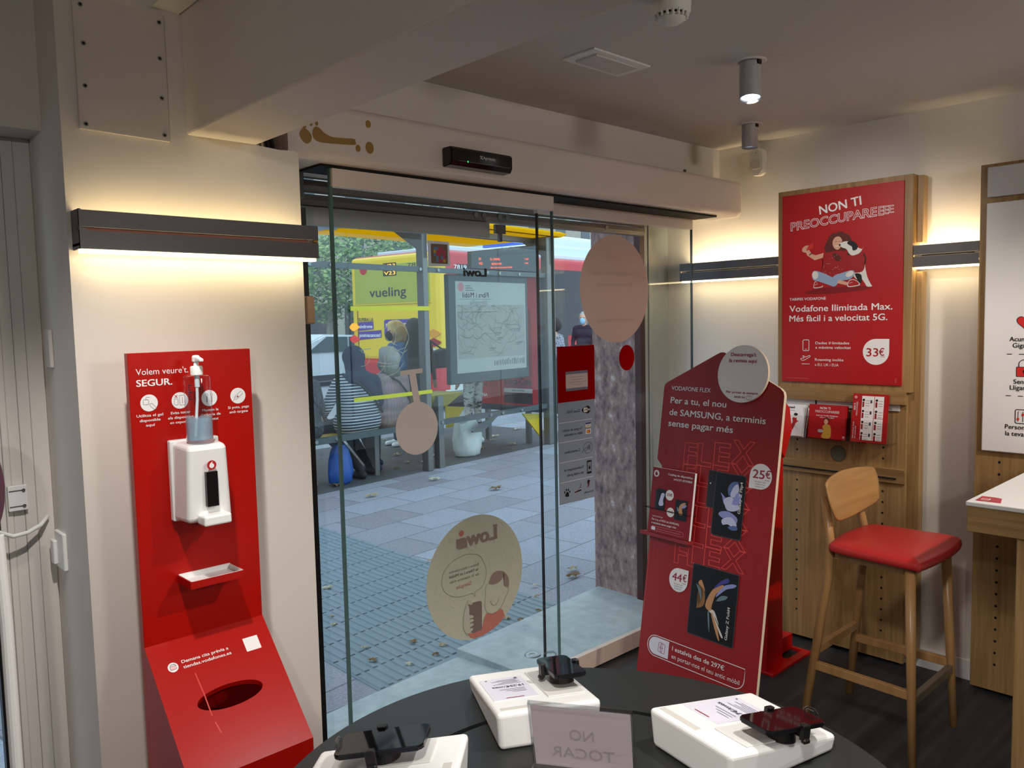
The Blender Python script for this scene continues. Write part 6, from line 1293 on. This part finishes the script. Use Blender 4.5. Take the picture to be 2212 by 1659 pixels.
for i, (x, y, s_) in enumerate(spots):
    bm = B(); a0 = R.uniform(0, 2*PI); rr = []
    for k in range(20):
        a = 2*PI*k/20; lob = .5+.5*abs(math.cos(2.5*a)) if k % 2 == 0 else .42+.25*abs(math.cos(2.5*a)); rr.append((a+a0, s_*.55*lob*R.uniform(.8, 1.1)))
    c = bm.verts.new((x, y, .020+s_*.06)); vs = [bm.verts.new((x+r*math.cos(a), y+r*.7*math.sin(a), .0115+abs(math.sin(2*a+i))*s_*.16)) for a, r in rr]
    for k in range(20): bm.faces.new((vs[k], vs[(k+1) % 20], c))
    bmesh.ops.solidify(bm, geom=bm.faces[:], thickness=.001)
    w = where(x, y); kind = ('large' if s_ > .13 else 'small' if s_ < .08 else 'curled'); ZL[(w, kind)] = ZL.get((w, kind), 0)+1
    tag(obj('fallen_leaf', bm, LV[i % 3]), kind+' dry fallen leaf '+w, 'leaf', 'dry leaves: '+kind+' ones '+w)
# ---- scratched graffiti on the shelter glass
t = thing('graffiti', 'pale scratched scribble on the shelter glass above the seated people', 'graffiti', tuple(S(-.5, -.054, 1.2)))
p = Print(S(0, -.0545, 0), SE, (0, 0, 1)); GF = mat('graffiti_pale', (150, 154, 126), .6)
for q in ([(-.95, 1.35), (-.86, 1.36), (-.80, 1.36), (-.93, 1.34), (-.85, 1.30), (-.83, 1.24), (-.88, 1.20), (-.94, 1.19)], [(-.74, 1.10), (-.66, 1.14), (-.55, 1.30), (-.48, 1.42), (-.46, 1.52), (-.52, 1.58), (-.60, 1.56), (-.62, 1.49), (-.55, 1.42), (-.45, 1.38)], [(-.50, 1.50), (-.42, 1.58), (-.33, 1.56), (-.28, 1.46), (-.33, 1.36), (-.43, 1.33), (-.50, 1.28), (-.44, 1.22), (-.36, 1.30), (-.30, 1.42)], [(-.72, 1.22), (-.60, 1.20), (-.48, 1.21)], [(-.70, 1.18), (-.55, 1.17), (-.45, 1.18)], [(-.66, 1.06), (-.48, 1.10), (-.36, 1.20)], [(-.56, 1.34), (-.50, 1.36), (-.38, 1.30), (-.31, 1.33)], [(-.62, 1.30), (-.63, 1.12)], [(-.57, 1.26), (-.575, 1.13)]):
    s_ = [q[0]]
    for i in range(len(q)-1):
        p0, p1, p2, p3 = [Vector(q[max(0, min(len(q)-1, i+j))]) for j in (-1, 0, 1, 2)]
        for k in range(1, 6):
            tt = k/5; v = .5*((2*p1)+(p2-p0)*tt+(2*p0-5*p1+4*p2-p3)*tt*tt+(3*p1-p0-3*p2+p3)*tt**3); s_.append((v.x, v.y))
    p.line(s_, .005, GF)
p.done('scribble', t)

# ================================================================== PEOPLE (outside)
def capsules(name, parts, voxel=.014, parent=None, smooth_it=4):
    # one continuous skin grown over tapered limbs; each part (p0, p1, r0, r1, material, squash) also colours the faces nearest to it
    bm = B(); mats = []
    for p0, p1, r0, r1, mm, *_ in parts:
        p0, p1 = Vector(p0), Vector(p1)
        if (p1-p0).length > 1e-4: cyl(bm, p0, p1, r0, r1, 14)
        sphere(bm, p0, r0, seg=14); sphere(bm, p1, r1, seg=14)
        if mm not in mats: mats.append(mm)
    me = bpy.data.meshes.new('tmp'); bm.to_mesh(me); bm.free(); o = bpy.data.objects.new('tmp', me); COL.objects.link(o)
    md = o.modifiers.new('r', 'REMESH'); md.mode = 'VOXEL'; md.voxel_size = voxel
    ms = o.modifiers.new('s', 'SMOOTH'); ms.factor = .5; ms.iterations = smooth_it
    dg = bpy.context.evaluated_depsgraph_get(); nm = bpy.data.meshes.new_from_object(o.evaluated_get(dg))
    bpy.data.objects.remove(o); bpy.data.meshes.remove(me)
    nm.materials.clear()
    for mm in mats: nm.materials.append(mm)
    segs = [(Vector(q[0]), Vector(q[1])-Vector(q[0]), q[2], q[3], mats.index(q[4])) for q in parts]
    for f in nm.polygons:
        c = f.center; best = 1e9
        for a, d, r0, r1, mi in segs:
            L2 = d.length_squared; tt = max(0, min(1, (c-a).dot(d)/L2)) if L2 > 0 else 0
            q = (c-(a+d*tt)).length-(r0+(r1-r0)*tt)
            if q < best: best = q; bi = mi
        f.material_index = bi; f.use_smooth = True
    r = bpy.data.objects.new(name, nm); COL.objects.link(r)
    if parent is not None:
        nm.transform(wmat(parent).inverted()); r.parent = parent
    return r
SKIN = mat('skin', (206, 160, 136), .55)
class Fig:
    def __init__(s, label, foot, face, name='person'):
        s.f = Vector((math.cos(face), math.sin(face), 0)); s.r = Vector((s.f.y, -s.f.x, 0)); s.o = Vector(foot); s.t = thing(name, label, 'person', tuple(foot))
    def p(s, r, f, z): return s.o+s.r*r+s.f*f+Vector((0, 0, z))
    def head(s, r, f, z, k=1.0, skin=SKIN, turn=0):
        P = s.p; h = .098*k
        return [(P(r, f-.012, z+.02*k), P(r, f+.01, z+.01*k), h, h*.95, skin), (P(r, f+.02, z-.03*k), P(r, f+.045, z-.08*k), .074*k, .045*k, skin), (P(r, f+.085*k, z+.005*k), P(r, f+.105*k, z-.022*k), .010, .016, skin), (P(r-.088*k, f, z+.005), P(r-.088*k, f, z-.025), .014, .011, skin), (P(r+.088*k, f, z+.005), P(r+.088*k, f, z-.025), .014, .011, skin)]
    def hand(s, w, d, skin=SKIN, side=1):
        w, d = Vector(w), Vector(d).normalized(); b = s.r*side; out = [(w, w+d*.07, .026, .032, skin)]
        for k in range(4):
            c = w+d*.07+b*(.022*(k-1.5)/1.5*1.0); out.append((c, c+d*(.055, .07, .066, .05)[k]+s.f*.015, .010, .0085, skin))
        out.append((w+d*.02-b*.028+s.f*.01, w+d*.065-b*.045+s.f*.03, .011, .009, skin)); return out
    def eyes(s, r, f, z, k=1.0):
        bm = B()
        for d in (-.032, .032): sphere(bm, s.p(r+d, f+.088*k, z+.02), .0095, seg=10)
        obj('eyes', bm, mat('eye_dark', (30, 24, 22), .3), s.t, smooth=True)
        bm = B(); tube(bm, [s.p(r-.022, f+.086*k, z-.062), s.p(r, f+.094*k, z-.065), s.p(r+.022, f+.086*k, z-.062)], .006, 8); obj('mouth', bm, mat('lips', (150, 84, 76), .5), s.t, smooth=True)
    def hair(s, parts, m, voxel=.012, name='hair'): return capsules(name, [tuple(q)+(m,) for q in parts], voxel, s.t, 2)
FACE_N = math.atan2(SN.y, SN.x)
def sitting(label, sp, off, wid, top, trous, shoe, lean=0, feet=((-.09, .05), (.09, .42)), hz=.50, skin=SKIN, arm=1.0, headz=1.245):
    F = Fig(label, S(sp, off, 0), FACE_N); P = F.p; W = wid
    sh = 1.02; parts = []
    parts += [(P(-.10*W, 0, hz+.10), P(.10*W, 0, hz+.10), .135*W, .135*W, top), (P(-.08*W, -.02, hz+.24), P(.08*W, -.02, hz+.24), .125*W, .125*W, top), (P(-.11*W, .0+lean*.5, .88), P(.11*W, lean*.5, .88), .11*W, .11*W, top), (P(-.15*W, lean, sh-.02), P(.15*W, lean, sh-.02), .075*W, .075*W, top), (P(0, lean, sh), P(0, lean+.02, sh+.12), .06, .055, skin)]
    for q in (-1, 1):
        k = P(q*.11*W, .40, .50)
        parts += [(P(q*.10*W, .05, .565), k, .095*W, .07*W, trous)]
        fx_, fo = feet[0] if q < 0 else feet[1]
        parts += [(k, P(fx_, fo, .11), .066*W, .045, trous), (P(fx_, fo-.05, .05), P(fx_, fo+.15, .04), .043, .036, shoe)]
        e_ = P(q*.285*W, .06+lean, .76); w_ = P(q*.16*W, .30, .66)
        parts += [(P(q*.185*W, lean, sh-.02), e_, .062*W, .05*W, top), (e_, w_, .048*W, .032, top)]
        parts += F.hand(w_, (F.f*.8-Vector((0, 0, .5))-F.r*q*.4), skin, q)
    parts += F.head(0, lean+.035, headz, 1.0, skin)
    capsules('body', parts, .015, F.t); F.eyes(0, lean+.035, headz); return F
def strap(F, pts, r, m, name): 
    bm = B(); tube(bm, [F.p(*q) for q in pts], r, 8); return obj(name, bm, m, F.t, smooth=True)
NAVY = mat('navy_cloth', (42, 48, 74), .85); STRIPE = stripes_mat('striped_jersey', (30, 36, 58), (196, 200, 206), 33, 2, .9, .52)
F1 = sitting('seated person in a navy head scarf and striped top, back to us', -.68, .33, 1.18, STRIPE, mat('dark_trousers', (40, 42, 46), .9), mat('dark_shoe', (34, 34, 38), .7), .02, ((-.06, -.08), (.16, .02)))
P = F1.p
F1.hair([(P(0, .03, 1.27), P(0, .02, 1.26), .122, .118), (P(0, .02, 1.20), P(0, .0, 1.08), .108, .105), (P(.02, -.04, 1.05), P(.20, -.03, .98), .10, .09), (P(.18, -.05, 1.0), P(.27, -.03, .78), .085, .06), (P(-.05, -.03, 1.06), P(-.14, .0, 1.03), .085, .07), (P(0, -.06, 1.04), P(.12, -.10, .90), .07, .06)], NAVY, .014, 'head_scarf')
strap(F1, [(-.16, .02, 1.10), (-.06, -.15, .98), (.08, -.19, .82), (.22, -.14, .68)], .014, BLACK, 'shoulder_strap')
PINKC = stripes_mat('rose_cardigan', (150, 126, 126), (160, 136, 134), 26, 0, .95, .5)
F2 = sitting('seated person with short grey hair and a rose cardigan, back to us', -.20, .33, 1.0, PINKC, stripes_mat('striped_trousers', (74, 76, 72), (90, 92, 88), 60, 0, .9), mat('navy_shoe', (44, 52, 76), .7), .0, ((-.17, .10), (.06, .34)), headz=1.215)
P = F2.p; GREYH = mat('grey_hair', (172, 166, 160), .8, noise=.2, nscale=60)
F2.hair([(P(0, .02, 1.255), P(0, .01, 1.24), .112, .110), (P(0, -.03, 1.23), P(0, -.03, 1.16), .098, .075), (P(-.04, .05, 1.30), P(.04, .05, 1.30), .06, .06)], GREYH)
F2.hair([(P(-.05, .0, 1.10), P(.05, .0, 1.10), .07, .07), (P(-.04, -.03, 1.07), P(.05, -.03, 1.07), .06, .055)], mat('scarf_green', (112, 112, 100), .9, noise=.3, nscale=30), .012, 'neck_scarf')
bm = B(); sphere(bm, P(-.015, .115, 1.16), .06, (1, .7, 1.1)); obj('face_mask', bm, mat('grey_mask', (110, 124, 132), .8), F2.t, smooth=True)
strap(F2, [(-.10, .0, 1.08), (.0, -.13, .98), (.10, -.145, .86), (.18, -.10, .72)], .012, mat('brown_strap', (60, 46, 42), .6), 'shoulder_strap')
F0 = sitting('seated person in a speckled dark coat, half hidden by the door frame at the left', -1.42, .33, 1.15, ramp_mat('speckled_coat', 'ShaderNodeTexNoise', 120, [(.45, (36, 38, 40)), (.55, (60, 62, 64)), (.62, (150, 152, 152))], .9), mat('dark_trousers', (40, 42, 46), .9), mat('tan_shoe', (150, 132, 110), .7), .02, ((-.10, -.05), (.10, -.02)), headz=1.20)
P = F0.p; F0.hair([(P(0, .01, 1.24), P(0, 0, 1.20), .112, .108)], mat('dark_hair', (40, 34, 32), .7)); strap(F0, [(-.1, 0, 1.08), (.0, -.16, .96), (.12, -.19, .80), (.24, -.1, .66)], .012, BLACK, 'shoulder_strap')

def standing(label, foot, face, h, top, trous, shoe, wid=1.0, skin=SKIN, stride=.0, arms=((.0, .0), (.0, .0)), long_top=0, sleeve=None):
    F = Fig(label, foot, face); P = F.p; k = h/1.70; W = wid; parts = []
    def q(r, f, z): return P(r*k, f*k, z*k)
    parts += [(q(-.07*W, 0, .98), q(.07*W, 0, .98), .115*W*k, .115*W*k, top if long_top else trous), (q(-.06*W, 0, 1.12), q(.06*W, 0, 1.12), .105*W*k, .105*W*k, top), (q(-.09*W, 0, 1.27), q(.09*W, 0, 1.27), .105*W*k, .105*W*k, top), (q(-.13*W, 0, 1.39), q(.13*W, 0, 1.39), .062*W*k, .062*W*k, top), (q(0, -.005, 1.40), q(0, .012, 1.50), .056*k, .052*k, skin)]
    for sd in (-1, 1):
        st = stride*sd
        parts += [(q(sd*.085, 0, .93), q(sd*.09, st*.45+.02, .50), .088*W*k, .06*W*k, trous), (q(sd*.09, st*.45+.02, .50), q(sd*.09, st, .09), .058*W*k, .042*k, trous), (q(sd*.09, st-.04, .045), q(sd*.10, st+.15, .035), .042*k, .034*k, shoe)]
        af, ab = arms[0] if sd < 0 else arms[1]
        e_ = q(sd*.235*W, -.02+af*.5, 1.12); w_ = q(sd*(.24-.10*ab)*W, .05+af+ab*.22, .88+ab*.18)
        parts += [(q(sd*.175*W, 0, 1.385), e_, .056*W*k, .044*W*k, sleeve or top), (e_, w_, .042*W*k, .030*k, sleeve or top)]
        parts += F.hand(w_, Vector((0, 0, -1))*(1-ab)+F.f*(.25+ab), skin, sd)
    parts += F.head(0, .03*k, 1.585*k, k, skin)
    capsules('body', parts, .014, F.t); F.eyes(0, .03*k, 1.585*k, k); F.k = k; return F
DENIM = mat('denim', (66, 96, 136), .85, noise=.15, nscale=20); JEANS = mat('dark_jeans', (40, 48, 72), .9)
Fb = standing('person with short blond hair in a denim jacket, standing at the kerb facing left', S(1.10, 1.62, 0), FACE_N+rad(75), 1.60, DENIM, JEANS, WHITE, 1.0, arms=((.05, .5), (.05, .5)))
P = lambda r, f, z: Fb.p(r*Fb.k, f*Fb.k, z*Fb.k); BLOND = mat('blond_hair', (214, 182, 116), .8, noise=.25, nscale=50)
Fb.hair([(P(0, .0, 1.63), P(0, -.02, 1.61), .118, .118), (P(0, -.05, 1.58), P(0, -.05, 1.52), .105, .085), (P(-.03, .05, 1.69), P(.03, .06, 1.68), .06, .06)], BLOND)
bm = B(); sphere(bm, P(0, .115, 1.535), .062, (.9, .95, 1.1)); obj('face_mask', bm, mat('black_mask', (24, 24, 26), .8), Fb.t, smooth=True)
BROWNC = mat('brown_coat', (86, 76, 66), .9, noise=.15, nscale=8)
Fd = standing('person with dark hair and a long brown coat behind the steel shelter post', S(1.52, 1.72, 0), FACE_N+rad(-60), 1.63, BROWNC, JEANS, mat('dark_shoe', (34, 34, 38), .7), 1.08, long_top=1)
P = lambda r, f, z: Fd.p(r*Fd.k, f*Fd.k, z*Fd.k); DH = mat('dark_hair', (40, 34, 32), .7)
Fd.hair([(P(0, .0, 1.63), P(0, -.02, 1.60), .118, .118), (P(0, -.06, 1.56), P(0, -.08, 1.30), .105, .085)], DH)
bag = thing('shoulder_bag', 'black shoulder bag hanging at the side of the person in the brown coat', 'bag', tuple(S(1.78, 1.55, .95)))
bm = B(); hexa(bm, [S(1.66, 1.50, .98), S(1.98, 1.50, .98), S(1.98, 1.62, .98), S(1.66, 1.62, .98), S(1.62, 1.50, 1.20), S(1.92, 1.50, 1.26), S(1.92, 1.62, 1.26), S(1.62, 1.62, 1.20)], .03, 3); obj('body', bm, mat('bag_black', (34, 34, 36), .6), bag)
bm = B(); tube(bm, [S(1.64, 1.56, 1.19), S(1.60, 1.58, 1.36), S(1.66, 1.60, 1.38), S(1.88, 1.56, 1.24)], .012, 8); obj('strap', bm, mat('bag_black', (34, 34, 36), .6), bag)
PATT = ramp_mat('patterned_cotton', 'ShaderNodeTexNoise', 9, [(.44, (44, 52, 54)), (.47, (196, 196, 186)), (.56, (214, 214, 208)), (.60, (150, 166, 166)), (.66, (210, 200, 188))], .85, (1, 1, 3))
Fp = standing('person in loose patterned trousers, legs visible below the route map case', S(2.22, 1.25, 0) and S(1.72, .85, 0), FACE_N, 1.66, mat('dark_top', (52, 54, 60), .9), PATT, WHITE, 1.0)
P = lambda r, f, z: Fp.p(r*Fp.k, f*Fp.k, z*Fp.k); Fp.hair([(P(0, .0, 1.63), P(0, -.02, 1.60), .118, .115)], DH)
mg = far(1262, 700, 17.2)
Fm = standing('grey-haired person in a pale blue mask and dark jacket beside the bus', (mg.x, mg.y, 0), math.atan2(-SE.y, -SE.x)+rad(15), 1.74, mat('dark_jacket', (44, 40, 54), .85), mat('dark_trousers', (40, 42, 46), .9), mat('dark_shoe', (34, 34, 38), .7), 1.08, stride=.2, arms=((.02, .45), (.02, .45)))
P = lambda r, f, z: Fm.p(r*Fm.k, f*Fm.k, z*Fm.k)
Fm.hair([(P(0, -.02, 1.635), P(0, -.04, 1.615), .110, .108), (P(0, -.06, 1.57), P(0, -.06, 1.54), .088, .078)], mat('silver_hair', (168, 166, 164), .8))
bm = B(); sphere(bm, P(0, .105, 1.535), .068, (.95, .85, 1.1)); obj('face_mask', bm, mat('blue_mask', (146, 190, 214), .8), Fm.t, smooth=True)
mg = far(1199, 800, 13.2)
Fk = standing('person in a speckled blouse, mostly hidden behind the right shelter post', (mg.x, mg.y, 0), FACE_N, 1.62, ramp_mat('speckled_blouse', 'ShaderNodeTexNoise', 60, [(.46, (40, 40, 52)), (.54, (190, 190, 200))], .9), mat('black_trousers', (24, 24, 28), .9), WHITE, 1.0)
P = lambda r, f, z: Fk.p(r*Fk.k, f*Fk.k, z*Fk.k); Fk.hair([(P(0, .0, 1.63), P(0, -.02, 1.60), .118, .115)], DH)
